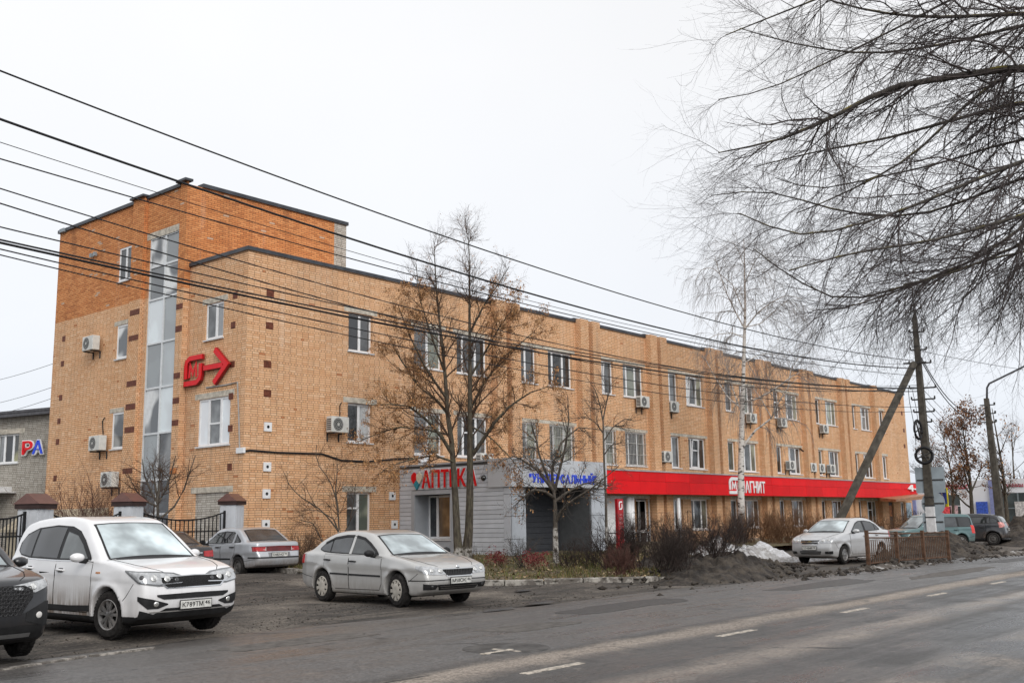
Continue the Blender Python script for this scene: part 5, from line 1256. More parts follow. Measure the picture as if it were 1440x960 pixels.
# ---- white crossover
P_W = paint('white_car_paint', (.80, .80, .81), 0., .9, (.32, .92))
s1 = (1.20, 1.13); s2 = (2.02, 1.66)
suv = dict(dim=(4.5, 1.82, 1.80), wr=.345, axles=(.92, 3.54), paint=P_W, res=.024, k=.085, bowf=.17, bowr=.12, tumble=.20, curve=.18, flare=.035, shoulder=.018,
    top=[(.10, .30), (.03, .42), (.0, .60), (.02, .76), (.07, .90), (.22, .99), (.6, 1.065), (1.02, 1.12), (1.20, 1.155), (1.6, 1.44), (1.98, 1.68), (2.3, 1.76), (2.8, 1.79), (3.4, 1.775), (3.9, 1.72), (4.14, 1.63), (4.28, 1.30), (4.38, 1.06), (4.46, .94), (4.5, .70), (4.47, .45), (4.40, .32)],
    bottom=[(4.2, .24), (3.2, .21), (1.3, .21), (.3, .22)], plan=plan(4.5), side=SIDE, belt=[(0, 1.02), (1.2, 1.10), (2.5, 1.10), (4.5, 1.14)], crease=[(0, .80), (1.2, .84), (4.5, .95)],
    clad=[(0, .33), (.5, .33), (.9, .30), (1.4, .30), (3.1, .30), (3.6, .3), (4.5, .42)], wheel='alloy', steer=R(8),
    doors=[([(1.42, 1.09), (1.6, 1.10), (2.52, 1.105)], [(1.42, .50), (1.5, .36), (2.52, .36)], 'f'), ([(2.55, 1.105), (3.52, 1.12), (3.55, 1.12)], [(2.55, .36), (3.08, .36), (3.2, .55), (3.4, .76), (3.55, .82)], 'r')],
    handles=[(2.35, .965), (3.38, .985)], dlo=([(1.50, 1.14), (1.62, 1.23), (1.85, 1.42), (2.1, 1.56), (2.4, 1.635), (2.9, 1.66), (3.5, 1.62), (3.85, 1.52), (4.0, 1.38)], [(1.50, 1.12), (2.5, 1.12), (3.5, 1.145), (3.85, 1.185), (4.0, 1.26)]),
    panes=[(1.62, 2.46, CGF), (2.56, 3.4, CGL), (3.46, 3.95, CGL)], mirror=(1.62, 1.13),
    sidebits=[('sill_trim', *band([(1.4, .42), (2.0, .40), (3.05, .40)], .085), .012, BLK), ('chrome_strip', *band([(1.55, 1.105), (2.5, 1.108), (3.5, 1.13)], .016), .011, CHR),
              ('indicator_repeater', *rect(1.16, 1.28, .93, .955), .006, mat('amber_lens', (.55, .2, .03), .2)), ('window_visor', [(1.52, 1.165), (1.62, 1.25), (1.85, 1.42), (2.1, 1.55), (2.46, 1.615)], [(1.52, 1.15), (1.62, 1.17), (1.85, 1.35), (2.1, 1.49), (2.46, 1.555)], .022, BLK)],
    screens=[('windscreen', ((1.20, 1.155), (1.98, 1.68)), .70, .57, 0, CGW, (.03, .97)), ('rear_window', ((4.38, 1.06), (4.14, 1.60)), .6, .5, 0, CGL, (.1, .93))],
    bits=[('headlight', 'corner', (1, -1), [(.12, .855), (.40, .935), (.72, .96), (1.0, .97), (1.24, .985)], [(.12, .82), (.30, .765), (.62, .75), (.98, .80), (1.24, .965)], .010, mat('smoked_lamp_body', (.16, .165, .17), .12, var=.2, spec=.9), 5),
          ('headlight_lens', 'corner', (1, -1), [(.17, .85), (.42, .918), (.72, .942), (1.0, .955), (1.16, .968)], [(.17, .828), (.33, .785), (.62, .77), (.95, .815), (1.16, .945)], .016, LENS, 5),
          ('lamp_strip', 'corner', (1, -1), [(.24, .80), (.62, .786), (.95, .828)], [(.24, .786), (.62, .773), (.95, .815)], .022, CHR, 1),
          ('grille', 'front', (1,), [(-.56, .885), (.0, .90), (.56, .885)], [(-.56, .80), (-.46, .715), (.46, .715), (.56, .80)], .010, CHR, 4),
          ('grille_mesh', 'front', (1,), [(-.53, .872), (.0, .886), (.53, .872)], [(-.53, .81), (-.44, .732), (.44, .732), (.53, .81)], .016, mat('black_mesh', (.018, .018, .018), .6, var=.5, vscale=60, bump=.8, bscale=120), 4),
          ('lower_grille', 'front', (1,), [(-.60, .635), (0, .645), (.60, .635)], [(-.60, .61), (-.5, .565), (.5, .565), (.60, .61)], .010, BLK, 3),
          ('lower_bumper', 'front', (1,), [(-.80, .42), (-.62, .36), (-.45, .44), (.45, .44), (.62, .36), (.80, .42)], [(-.80, .30), (.80, .30)], .012, BLK, 3),
          ('fog_lamp_bezel', 'corner', (1, -1), [(.46, .505), (.72, .575), (.98, .62)], [(.46, .49), (.62, .44), (.80, .44), (.98, .56)], .010, BLK, 4),
          ('tail_lamp', 'rcorner', (1, -1), [(.55, 1.02), (1.05, 1.06)], [(.55, .90), (1.05, .88)], .012, REDL, 4),
          ('washer_strip', 'front', (1,), *rect(-.68, .68, .385, .40), .014, mat('grey_bumper_lip', (.3, .29, .28), .5), 2)],
    extra=[front_plate('К789ТМ', '46', .475, .03), wipers((s1, s2))])
def lamp_inner(a, z, r=.05, kd='corner', mt=LENSD, sides=(1, -1), ring=True):
    def f(t, sk, sp):
        for s_ in sides:
            p, n = sk.hit(*sk.frame(kd, s_, sp['dim'][0])(a, z)); n = n if n.x < 0 else -n
            if kd == 'rcorner': n = -n
            q = n.to_track_quat('Z', 'Y').to_matrix(); prof = [(r, .010), (r*.92, .017), (r*.6, .019), (.001, .022)] if ring else [(r, .014), (.001, .018)]
            b = MB(lambda x, y, z_: tuple(p+q @ Vector((x, y, z_)))); b.lathe(prof, (0, 0, 0), 'z', 16); b.build('lamp_reflector', mt, t, True, True)
    return f
suv['extra'] += [lamp_inner(.50, .852, .05), lamp_inner(.72, .865, .052), lamp_inner(.34, .835, .035, mt=LENSK), lamp_inner(.92, .88, .035, mt=LENSK), lamp_inner(.66, .505, .04, mt=LENSD), bowtie(.80, s=.01) if False else lamp_inner(.66, .505, .03, mt=LENSK)]
def place(px, py, z, wx, wy, rz):
    """location that puts the local ground point (wx, wy) of a car at the pixel (px, py) on ground height z"""
    g = onG(px, py, z); c, s_ = math.cos(rz), math.sin(rz); return (g.x-(wx*c-wy*s_), g.y-(wx*s_+wy*c), z)
rz = R(90.5); make_car('white_crossover', 'white crossover with mud splashed doors and black lower trim, parked nose to the road', 'car', place(156, 897, 0, .92, .80, rz), rz, suv)

# ---- silver-beige saloon
P_S = paint('silver_beige_paint', (.52, .515, .50), .35, .38, (.22, .7))
sk1, sk2 = (1.22, .985), (1.98, 1.385)
oct_ = dict(dim=(4.57, 1.77, 1.46), wr=.315, axles=(.92, 3.50), paint=P_S, res=.024, k=.085, bowf=.16, bowr=.14, tumble=.26, curve=.22, flare=.02, shoulder=.02,
    top=[(.12, .28), (.03, .38), (.0, .50), (.03, .62), (.07, .71), (.2, .785), (.6, .885), (1.05, .955), (1.24, .995), (1.6, 1.19), (1.95, 1.365), (2.2, 1.425), (2.6, 1.46), (3.05, 1.445), (3.4, 1.385), (3.75, 1.25), (4.05, 1.09), (4.3, 1.035), (4.47, 1.00), (4.53, .90), (4.57, .62), (4.54, .42), (4.45, .32)],
    bottom=[(4.2, .24), (3.2, .19), (1.3, .19), (.3, .21)], plan=plan(4.57), side=SIDE, belt=[(0, .86), (1.25, .945), (2.5, .96), (4.5, .99)], crease=[(0, .66), (1.2, .70), (4.5, .78)],
    wheel='hubcap', steer=R(-6),
    doors=[([(1.40, .93), (1.55, .945), (2.50, .955)], [(1.40, .42), (1.48, .30), (2.50, .29)], 'f'), ([(2.53, .955), (3.40, .975)], [(2.53, .29), (3.02, .29), (3.13, .45), (3.28, .62), (3.40, .70)], 'r')],
    handles=[(2.36, .84), (3.28, .86)], handlemat=BLK, recmat=P_S,
    dlo=([(1.52, .985), (1.66, 1.06), (1.9, 1.19), (2.15, 1.30), (2.4, 1.345), (2.8, 1.355), (3.2, 1.31), (3.5, 1.21), (3.66, 1.10)], [(1.52, .965), (2.5, .98), (3.2, 1.0), (3.5, 1.02), (3.66, 1.06)]),
    panes=[(1.66, 2.44, CGF), (2.56, 3.22, CGL), (3.27, 3.62, CGL)], mirror=(1.62, .975), mirrormat=BLK,
    sidebits=[('rub_strip', *band([(1.42, .565), (2.49, .575)], .035), .016, BLK), ('rub_strip', *band([(2.54, .576), (3.16, .585)], .035), .016, BLK), ('pillar', *[[(2.455, 1.335), (2.535, 1.34)], [(2.455, .985), (2.535, .985)]], .012, P_S),
              ('fuel_flap', *rect(3.82, 3.98, .80, .93), .004, paint('silver_beige_flap', (.49, .485, .47), .35, .3, (.2, .7))), ('window_visor', [(1.56, 1.01), (1.66, 1.08), (1.9, 1.21), (2.15, 1.315), (2.44, 1.36)], [(1.56, 1.0), (1.66, 1.03), (1.9, 1.16), (2.15, 1.265), (2.44, 1.31)], .022, BLK),
              ('window_visor', [(2.55, 1.368), (2.8, 1.37), (3.2, 1.325), (3.5, 1.22)], [(2.55, 1.32), (2.8, 1.322), (3.2, 1.28), (3.5, 1.18)], .022, BLK)],
    screens=[('windscreen', ((1.24, .995), (1.95, 1.365)), .68, .55, 0, CGW, (.04, .98)), ('rear_window', ((4.05, 1.09), (3.4, 1.385)), .56, .5, 0, CGL, (.1, .92))],
    bits=[('headlight', 'corner', (1, -1), [(.28, .705), (.6, .745), (.95, .775), (1.1, .78)], [(.28, .66), (.4, .60), (.85, .615), (1.1, .72)], .010, LENS, 5),
          ('grille', 'front', (1,), [(-.42, .715), (-.36, .725), (.36, .725), (.42, .715)], [(-.42, .69), (-.31, .565), (.31, .565), (.42, .69)], .010, CHR, 4),
          ('grille_mesh', 'front', (1,), [(-.39, .70), (.39, .70)], [(-.39, .68), (-.29, .585), (.29, .585), (.39, .68)], .018, BLK, 4),
          ('lower_grille', 'front', (1,), [(-.52, .425), (.52, .425)], [(-.52, .40), (-.46, .32), (.46, .32), (.52, .40)], .010, BLK, 3),
          ('fog_lamp_bezel', 'corner', (1, -1), [(.56, .42), (.92, .445)], [(.56, .40), (.62, .335), (.92, .33)], .010, BLK, 3),
          ('tail_lamp', 'rcorner', (1, -1), [(.55, .95), (1.0, .97)], [(.55, .75), (1.0, .78)], .012, REDL, 4),
          ('bumper_trim', 'front', (1,), *band([(-.86, .50), (0, .515), (.86, .50)], .016), .008, GAPM, 1),
          ('lower_slat', 'front', (1,), *rect(-.47, .47, .385, .397), .018, CHR, 1), ('lower_slat', 'front', (1,), *rect(-.45, .45, .345, .357), .018, CHR, 1)],
    extra=[front_plate('М511ОК', '46', .49, .025), wipers((sk1, sk2)), lamp_inner(.50, .68, .052), lamp_inner(.72, .69, .045), lamp_inner(.70, .385, .035, mt=LENSK)])
def ribs(z0, z1, n, hw, off=.03, name='grille_rib', mt=GAPM):
    def f(t, sk, sp):
        b = MB()
        for i in range(n):
            y = -hw+2*hw*i/(n-1); p = on_front(sk, y, (z0+z1)/2)[0]; b.box(p.x-off, p.x-off+.016, y-.009, y+.009, z0, z1)
        b.build(name, mt, t, local=True)
    return f
def ball(y, z, r, mt, off=.02, nm='badge'):
    def f(t, sk, sp):
        p = on_front(sk, y, z)[0]; b = MB(); b.lathe([(r, 0), (r*.8, -.008), (.001, -.012)], (p.x-off, y, z), 'x', 16); b.build(nm, mt, t, True, True)
    return f
oct_['extra'] += [ribs(.59, .70, 17, .33, .026, mt=CHR if False else mat('dark_chrome_rib', (.08, .08, .08), .35, metal=.6, var=.1)), ball(0, .735, .045, CHR, .022)]
rz = R(84); make_car('silver_beige_saloon', 'silver beige saloon with hubcaps and black door handles, parked in front of the lawn', 'car', place(562, 852, 0, .92, .775, rz), rz, oct_)

# ---- silver saloon seen from behind
P_L = paint('silver_blue_paint', (.50, .52, .55), .45, .6, (.25, .75))
lada = dict(dim=(4.26, 1.68, 1.42), wr=.295, axles=(.80, 3.29), paint=P_L, res=.026, k=.08, bowf=.13, bowr=.10, tumble=.27, curve=.16, flare=.015, shoulder=.02,
    top=[(.1, .28), (.02, .40), (.0, .55), (.06, .68), (.3, .78), (.95, .90), (1.12, .94), (1.5, 1.16), (1.8, 1.335), (2.05, 1.40), (2.5, 1.42), (2.95, 1.385), (3.1, 1.34), (3.4, 1.17), (3.62, 1.03), (3.75, 1.015), (4.08, 1.0), (4.17, .955), (4.19, .75), (4.25, .60), (4.26, .47), (4.2, .34)],
    bottom=[(4.0, .28), (3.0, .20), (1.2, .20), (.3, .22)], plan=plan(4.26), side=SIDE, belt=[(0, .84), (1.2, .925), (4.3, .95)], crease=[(0, .62), (4.3, .66)], wheel='steel',
    doors=[([(1.28, .91), (2.30, .93)], [(1.28, .42), (1.38, .30), (2.30, .29)], 'f'), ([(2.33, .93), (3.12, .945)], [(2.33, .29), (2.82, .29), (2.92, .46), (3.06, .60), (3.12, .66)], 'r')],
    handles=[(2.16, .84), (2.98, .85)], handlemat=BLK, recmat=P_L,
    dlo=([(1.42, .965), (1.7, 1.14), (1.95, 1.275), (2.4, 1.315), (2.85, 1.285), (3.02, 1.23), (3.36, 1.03)], [(1.42, .95), (2.4, .955), (3.36, .985)]),
    panes=[(1.5, 2.26, CGF), (2.37, 2.92, CGL)], mirror=(1.5, .955), mirrormat=BLK,
    sidebits=[('rear_pillar', [(2.94, 1.27), (3.02, 1.235)], [(2.94, .965), (3.02, .97)], .012, P_L), ('rub_strip', *band([(1.3, .50), (2.9, .51)], .05), .014, BLK), ('side_window', [(3.04, 1.19), (3.27, 1.055)], [(3.04, .985), (3.27, .995)], .011, CGL)],
    screens=[('windscreen', ((1.12, .94), (1.8, 1.335)), .64, .54, 0, CGW, (.04, .97)), ('rear_window', ((3.62, 1.03), (3.06, 1.355)), .58, .50, 0, CGL, (.06, .95))],
    bits=[('tail_lamp_panel', 'rear', (1,), [(-.76, .87), (0, .885), (.76, .87)], [(-.76, .73), (.76, .73)], .010, mat('dark_red_lamp_panel', (.12, .012, .014), .2, var=.3, vscale=8), 3),
          ('tail_lamp', 'rcorner', (1, -1), [(.50, .86), (.95, .85)], [(.50, .74), (.95, .74)], .018, REDL, 3), ('reverse_lamp', 'rear', (1, -1), *rect(.42, .52, .75, .85), .016, WLENS, 2),
          ('bumper_strip', 'rear', (1,), *band([(-.82, .555), (.82, .555)], .04), .012, BLK, 2), ('plate_recess', 'rear', (1,), *rect(-.36, .36, .56, .70), .006, mat('silver_recess', (.2, .2, .21), .4), 2)],
    extra=[rear_plate('О887НО', '48', .635)])
rz = R(-90-5); make_car('silver_saloon', 'silver saloon with dark red lamp panel seen from behind, by the brick corner', 'car', place(337, 811, .13, 3.29, -.73, rz), rz, lada)

# ---- black saloon behind the white crossover
P_B = paint('black_car_paint', (.012, .012, .013), 0., .45, (.3, 1.1), rough=.25)
cruz = dict(lada, dim=(4.5, 1.79, 1.47), wr=.32, axles=(.9, 3.58), paint=P_B, res=.03, plan=plan(4.5), wheel='alloy',
    top=[(.1, .28), (.02, .42), (.0, .6), (.08, .75), (.6, .92), (1.1, 1.0), (1.6, 1.27), (1.95, 1.42), (2.4, 1.47), (2.9, 1.45), (3.3, 1.36), (3.8, 1.13), (4.05, 1.07), (4.32, 1.06), (4.44, 1.0), (4.46, .8), (4.5, .62), (4.48, .42), (4.4, .32)], belt=[(0, .9), (1.2, .96), (4.5, 1.0)],
    doors=[], handles=[], dlo=([(1.5, 1.02), (2.0, 1.3), (2.5, 1.36), (3.1, 1.33), (3.6, 1.12)], [(1.5, .99), (3.6, 1.05)]), panes=[(1.6, 2.4, CGL), (2.5, 3.5, CGL)], mirror=None, sidebits=[],
    screens=[('rear_window', ((3.8, 1.13), (3.25, 1.38)), .62, .52, 0, CGL, (.05, .95)), ('windscreen', ((1.1, 1.0), (1.9, 1.40)), .64, .54, 0, CGW, (.04, .97))],
    bits=[('tail_lamp', 'rcorner', (1, -1), [(.52, .94), (.92, .96)], [(.52, .82), (.62, .80), (.92, .80)], .016, REDL, 4), ('chrome_bar', 'rear', (1,), *band([(-.42, .90), (.42, .90)], .028), .014, CHR, 2)],
    extra=[rear_plate('А442ВМ', '46', .80), bowtie(.985, True)])
rz = R(-93); make_car('black_saloon', 'black saloon seen from behind, mostly hidden by the white crossover', 'car', (lambda g: (g.x-(4.45*math.cos(rz)-.84*math.sin(rz)), g.y-(4.45*math.sin(rz)+.84*math.cos(rz)), .06))(atD(306, 780, 27.4)), rz, cruz)

# ---- black crossover cut by the picture edge
blk_ = dict(suv, dim=(4.6, 1.85, 1.69), wr=.36, axles=(.92, 3.65), paint=paint('black_crossover_paint', (.022, .023, .026), .3, .35, (.2, .8), rough=.3), res=.026, wheel='alloy', doors=[], handles=[], sidebits=[], steer=0.,
    top=[(.12, .28), (.03, .40), (.0, .56), (.02, .74), (.06, .90), (.18, 1.0), (.6, 1.07), (1.05, 1.12), (1.20, 1.15), (1.6, 1.40), (1.98, 1.60), (2.3, 1.66), (2.8, 1.69), (3.4, 1.67), (3.9, 1.58), (4.3, 1.30), (4.5, 1.06), (4.58, .94), (4.6, .70), (4.57, .45), (4.5, .32)], plan=plan(4.6),
    bits=[('headlight', 'corner', (1, -1), [(.42, .92), (.8, .965), (1.16, 1.0)], [(.42, .88), (.7, .83), (1.16, .97)], .012, LENS, 4),
          ('grille', 'front', (1,), [(-.60, .86), (-.5, .92), (.5, .92), (.60, .86)], [(-.60, .78), (-.45, .58), (.45, .58), (.60, .78)], .014, mat('honeycomb_grille', (.016, .016, .017), .5, var=.6, vscale=30, bump=1., bscale=45), 4),
          ('fog_lamp_bezel', 'corner', (1, -1), [(.55, .60), (.85, .72), (.95, .72)], [(.55, .50), (.85, .42), (.95, .44)], .012, BLK, 3), ('lower_bumper', 'front', (1,), [(-.75, .44), (.75, .44)], [(-.75, .28), (.75, .28)], .012, BLK, 3),
          ('skid_plate', 'front', (1,), *band([(-.6, .33), (.6, .33)], .05), .02, mat('satin_skid_plate', (.25, .25, .25), .4, metal=.6), 2)],
    extra=[lamp_inner(.70, .90, .045), lamp_inner(.74, .56, .04, mt=WLENS)], clad=[(0, .34), (4.6, .34)], mirror=(1.62, 1.13))
def honey(t, sk, sp):
    b = MB()
    for r in range(7):
        for c in range(19):
            y = -.56+c*.062+(r % 2)*.031; z = .60+r*.048
            if abs(y) < .42+.17*(z-.58)/.3 and z < .91:
                p = on_front(sk, y, z)[0]; b.lathe([(.03, -.018), (.026, -.024), (.02, -.018)], (p.x, y, z), 'x', 6)
    b.build('grille_honeycomb', mat('gloss_black_plastic', (.05, .05, .052), .3, var=0), t, local=True)
blk_['extra'].append(honey)
rz = R(90-3); c, s_ = math.cos(rz), math.sin(rz); g = onG(22, 921, 0)
make_car('black_crossover', 'black crossover with honeycomb grille, front corner showing at the picture edge', 'car', place(25, 921, 0, .92, -.80, rz), rz, blk_)

# ---- silver saloon by the railing
P_A = paint('light_silver_paint', (.56, .565, .57), .4, .45, (.2, .6))
aveo = dict(oct_, dim=(4.31, 1.71, 1.50), wr=.30, axles=(.82, 3.30), paint=P_A, res=.026, plan=plan(4.31), wheel='alloy', steer=R(5), handlemat=P_A, recmat=BLK, mirrormat=P_A,
    top=[(.1, .26), (.03, .36), (.0, .50), (.02, .66), (.06, .78), (.25, .88), (.6, .96), (.92, 1.02), (1.06, 1.06), (1.4, 1.26), (1.72, 1.42), (2.0, 1.48), (2.35, 1.505), (2.8, 1.475), (3.1, 1.40), (3.45, 1.22), (3.65, 1.11), (3.85, 1.08), (4.15, 1.06), (4.24, 1.0), (4.28, .8), (4.31, .55), (4.28, .42), (4.2, .3)],
    belt=[(0, .92), (1.05, 1.0), (2.4, 1.02), (4.3, 1.04)], crease=[(0, .70), (4.3, .80)],
    doors=[([(1.22, .98), (2.30, 1.01)], [(1.22, .44), (1.32, .31), (2.30, .30)], 'f'), ([(2.33, 1.01), (3.14, 1.03)], [(2.33, .30), (2.83, .30), (2.95, .46), (3.08, .62), (3.14, .7)], 'r')], handles=[(2.16, .885), (3.0, .905)],
    dlo=([(1.34, 1.03), (1.6, 1.19), (1.85, 1.335), (2.1, 1.40), (2.5, 1.41), (2.9, 1.365), (3.2, 1.25), (3.34, 1.13)], [(1.34, 1.015), (2.3, 1.035), (3.34, 1.07)]), panes=[(1.46, 2.24, CGF), (2.36, 3.0, CGL), (3.05, 3.28, CGL)], mirror=(1.42, 1.03),
    sidebits=[('side_moulding', *band([(1.24, .56), (3.0, .57)], .03), .010, P_A), ('pillar', [(2.25, 1.395), (2.34, 1.395)], [(2.25, 1.04), (2.34, 1.04)], .011, BLK)],
    screens=[('windscreen', ((1.06, 1.06), (1.72, 1.42)), .66, .55, 0, CGW, (.04, .98)), ('rear_window', ((3.65, 1.11), (3.1, 1.40)), .56, .5, 0, CGL, (.1, .92))],
    bits=[('headlight', 'corner', (1, -1), [(.34, .80), (.6, .86), (.95, .885), (1.08, .88)], [(.34, .74), (.45, .69), (.85, .70), (1.08, .82)], .010, LENS, 5),
          ('grille', 'front', (1,), [(-.38, .80), (.38, .80)], [(-.38, .78), (-.31, .655), (.31, .655), (.38, .78)], .010, CHR, 4), ('grille_mesh', 'front', (1,), [(-.35, .785), (.35, .785)], [(-.35, .775), (-.29, .675), (.29, .675), (.35, .775)], .016, BLK, 4),
          ('grille_bar', 'front', (1,), *rect(-.33, .33, .722, .742), .022, CHR, 1), ('lower_grille', 'front', (1,), [(-.40, .43), (.40, .43)], [(-.40, .41), (-.36, .33), (.36, .33), (.40, .41)], .010, BLK, 3),
          ('lower_slat', 'front', (1,), *rect(-.37, .37, .375, .388), .018, P_A, 1), ('fog_lamp_bezel', 'corner', (1, -1), [(.58, .42), (.9, .435)], [(.58, .34), (.9, .335)], .010, BLK, 3), ('tail_lamp', 'rcorner', (1, -1), [(.6, 1.0), (1.0, 1.02)], [(.6, .8), (1.0, .82)], .012, REDL, 3)],
    extra=[front_plate('О745МР', '48', .53, .022), wipers(((1.06, 1.06), (1.72, 1.42))), lamp_inner(.55, .775, .05), lamp_inner(.75, .79, .042), bowtie(.732), lamp_inner(.72, .385, .03, mt=LENSK)])
rz = R(-7); make_car('light_silver_saloon', 'light silver saloon facing left beside the rusty railing, under the slanting prop', 'car', place(1186, 792, .0, .82, -.74, rz), rz, aveo)

# ---- two cars parked nose in beyond the mud mound
P_T = paint('teal_car_paint', (.085, .155, .16), .3, .35, (.3, .8)); P_D = paint('dark_grey_car_paint', (.038, .04, .045), .3, .5, (.3, .8))
teal = dict(suv, dim=(4.15, 1.72, 1.72), wr=.34, axles=(.75, 3.2), paint=P_T, res=.036, plan=plan(4.15), k=.06, tumble=.14, curve=.1, doors=[([(1.2, 1.0), (2.2, 1.0)], [(1.2, .5), (1.3, .36), (2.2, .36)], 'f'), ([(2.23, 1.0), (3.05, 1.0)], [(2.23, .36), (2.75, .36), (2.85, .6), (3.05, .75)], 'r')],
    top=[(.1, .3), (.02, .45), (.0, .7), (.06, .92), (.5, 1.0), (1.0, 1.06), (1.3, 1.3), (1.65, 1.6), (1.9, 1.68), (2.6, 1.72), (3.5, 1.70), (3.95, 1.64), (4.06, 1.3), (4.12, 1.0), (4.15, .7), (4.1, .4), (4.05, .33)], belt=[(0, .98), (1.2, 1.03), (4.2, 1.04)],
    dlo=([(1.35, 1.08), (1.7, 1.42), (1.95, 1.54), (2.8, 1.57), (3.8, 1.54), (3.9, 1.48)], [(1.35, 1.05), (3.9, 1.06)]), panes=[(1.5, 2.2, CGL), (2.3, 3.05, CGL), (3.15, 3.82, CGL)], handles=[(2.05, .93), (2.92, .93)], sidebits=[], mirror=(1.45, 1.08),
    screens=[('windscreen', ((1.0, 1.06), (1.65, 1.6)), .64, .56, 0, CGW, (.05, .95)), ('rear_window', ((4.1, 1.05), (3.97, 1.62)), .6, .55, 0, CGL, (.1, .9))],
    bits=[('tail_lamp', 'rcorner', (1, -1), [(.62, 1.12), (1.0, 1.14)], [(.62, .72), (1.0, .74)], .014, mat('bright_red_lamp', (.65, .03, .02), .2), 4)], extra=[], clad=[(0, .36), (4.2, .36)])
rz = R(-34); c, s_ = math.cos(rz), math.sin(rz)
def at_rear(px, D, wx, wy, rz, z): g = atD(px, 760, D); c, s_ = math.cos(rz), math.sin(rz); return (g.x-(wx*c-wy*s_), g.y-(wx*s_+wy*c), z)
tl = make_car('teal_estate', 'boxy teal car parked nose to the hedge, half hidden by the mud mound', 'car', at_rear(1373, 53.5, 4.1, -.70, rz, .0), rz, teal); tl.scale = (1, 1, .92)
hat = dict(teal, dim=(3.9, 1.7, 1.54), wr=.31, axles=(.75, 3.28), paint=P_D, plan=plan(3.9), wheel='steel',
    top=[(.1, .28), (.02, .45), (.0, .6), (.1, .8), (.6, .95), (.95, 1.05), (1.3, 1.28), (1.7, 1.47), (2.2, 1.54), (2.9, 1.52), (3.4, 1.45), (3.65, 1.3), (3.78, 1.05), (3.85, .9), (3.9, .6), (3.88, .42), (3.8, .33)], belt=[(0, .9), (1.2, .98), (3.9, 1.03)],
    dlo=([(1.3, 1.03), (1.7, 1.28), (2.1, 1.39), (2.9, 1.39), (3.35, 1.33), (3.6, 1.17)], [(1.3, 1.0), (3.6, 1.08)]), panes=[(1.4, 2.1, CGF), (2.2, 2.95, CGF), (3.05, 3.5, CGL)], doors=[([(1.2, .96), (2.12, .98)], [(1.2, .45), (1.3, .33), (2.12, .33)], 'f'), ([(2.15, .98), (2.98, 1.0)], [(2.15, .33), (2.72, .33), (2.82, .5), (2.98, .66)], 'r')], handles=[(2.0, .87), (2.85, .88)],
    screens=[('windscreen', ((.95, 1.05), (1.7, 1.47)), .62, .55, 0, CGW, (.05, .95)), ('rear_window', ((3.78, 1.05), (3.45, 1.43)), .55, .48, 0, CGF, (.1, .9))],
    bits=[('tail_lamp', 'rcorner', (1, -1), [(.55, 1.08), (1.0, 1.12)], [(.55, .92), (1.0, .84)], .014, mat('pale_red_lamp', (.55, .22, .2), .2, var=.4, vscale=9), 4)], extra=[rear_plate('К512АР', '46', .75)], mirror=(1.4, 1.03))
rz = R(-84); make_car('dark_grey_hatchback', 'dark grey hatchback with plain steel wheels parked beyond the mud mound', 'car', place(1398, 766, 0.02, 3.28, -.72, rz), rz, hat)
# ------------------------------------------------------------------ bare trees, shrubs, hedges
def resample(P, K):
    P = np.asarray(P, float); s = np.concatenate([[0], np.cumsum(np.linalg.norm(np.diff(P, axis=0), axis=1))]); t = np.linspace(0, s[-1], K)
    return np.stack([np.interp(t, s, P[:, i]) for i in range(3)], 1)
def unit(v): return v/np.maximum(np.linalg.norm(v, axis=-1, keepdims=True), 1e-9)
def sprout(P, Rd, n, t=(.2, 1.), ang=(30, 60), ln=(.5, 1.), r0=None, taper=.3, jit=.12, droop=0., curl=0., K=5, rscale=.6, taper_len=.5, up=None, tip=False, sweep=0.):
    """n children on each branch; P (N,K,3), Rd (N,K). droop bends the growth down (+) or up (-) along its length"""
    N, K0, _ = P.shape; M_ = N*n
    tt = RNG.uniform(t[0], t[1], (N, n)) if not tip else np.linspace(t[0], t[1], n)[None]+RNG.normal(0, .03, (N, n))
    tt = np.clip(tt, 0, .999); f = tt*(K0-1); i = f.astype(int); fr = (f-i)[..., None]; a = np.arange(N)[:, None]
    S_ = P[a, i]*(1-fr)+P[a, i+1]*fr; T = unit(P[a, i+1]-P[a, i]); rr = Rd[a, i]*(1-fr[..., 0])+Rd[a, i+1]*fr[..., 0]
    S_, T, rr, tt = S_.reshape(-1, 3), T.reshape(-1, 3), rr.ravel(), tt.ravel()
    q = RNG.normal(size=(M_, 3)); q -= (q*T).sum(1, keepdims=True)*T; q = unit(q)
    if up is not None: q = unit(q+np.array(up)); q -= (q*T).sum(1, keepdims=True)*T; q = unit(q)
    th = np.radians(RNG.uniform(*ang, M_))[:, None]; D = unit(T*np.cos(th)+q*np.sin(th))
    L_ = RNG.uniform(*ln, M_)*(1-taper_len*tt); st = (L_/(K-1))[:, None]; out = [S_]; p = S_
    side = unit(np.cross(D, np.array([0, 0, 1.])+RNG.normal(0, .3, (M_, 3))))*RNG.choice([-1, 1], M_)[:, None]
    for k in range(K-1):
        D = unit(D+RNG.normal(0, jit, (M_, 3))+np.array([0, 0, -droop-sweep*(1-2.3*k/(K-1))])+side*curl); p = p+D*st; out.append(p)
    r_ = np.minimum(rr*rscale, r0 if r0 else 9)*RNG.uniform(.8, 1.1, M_)
    return np.stack(out, 1), r_[:, None]*np.linspace(1, taper, K)[None]
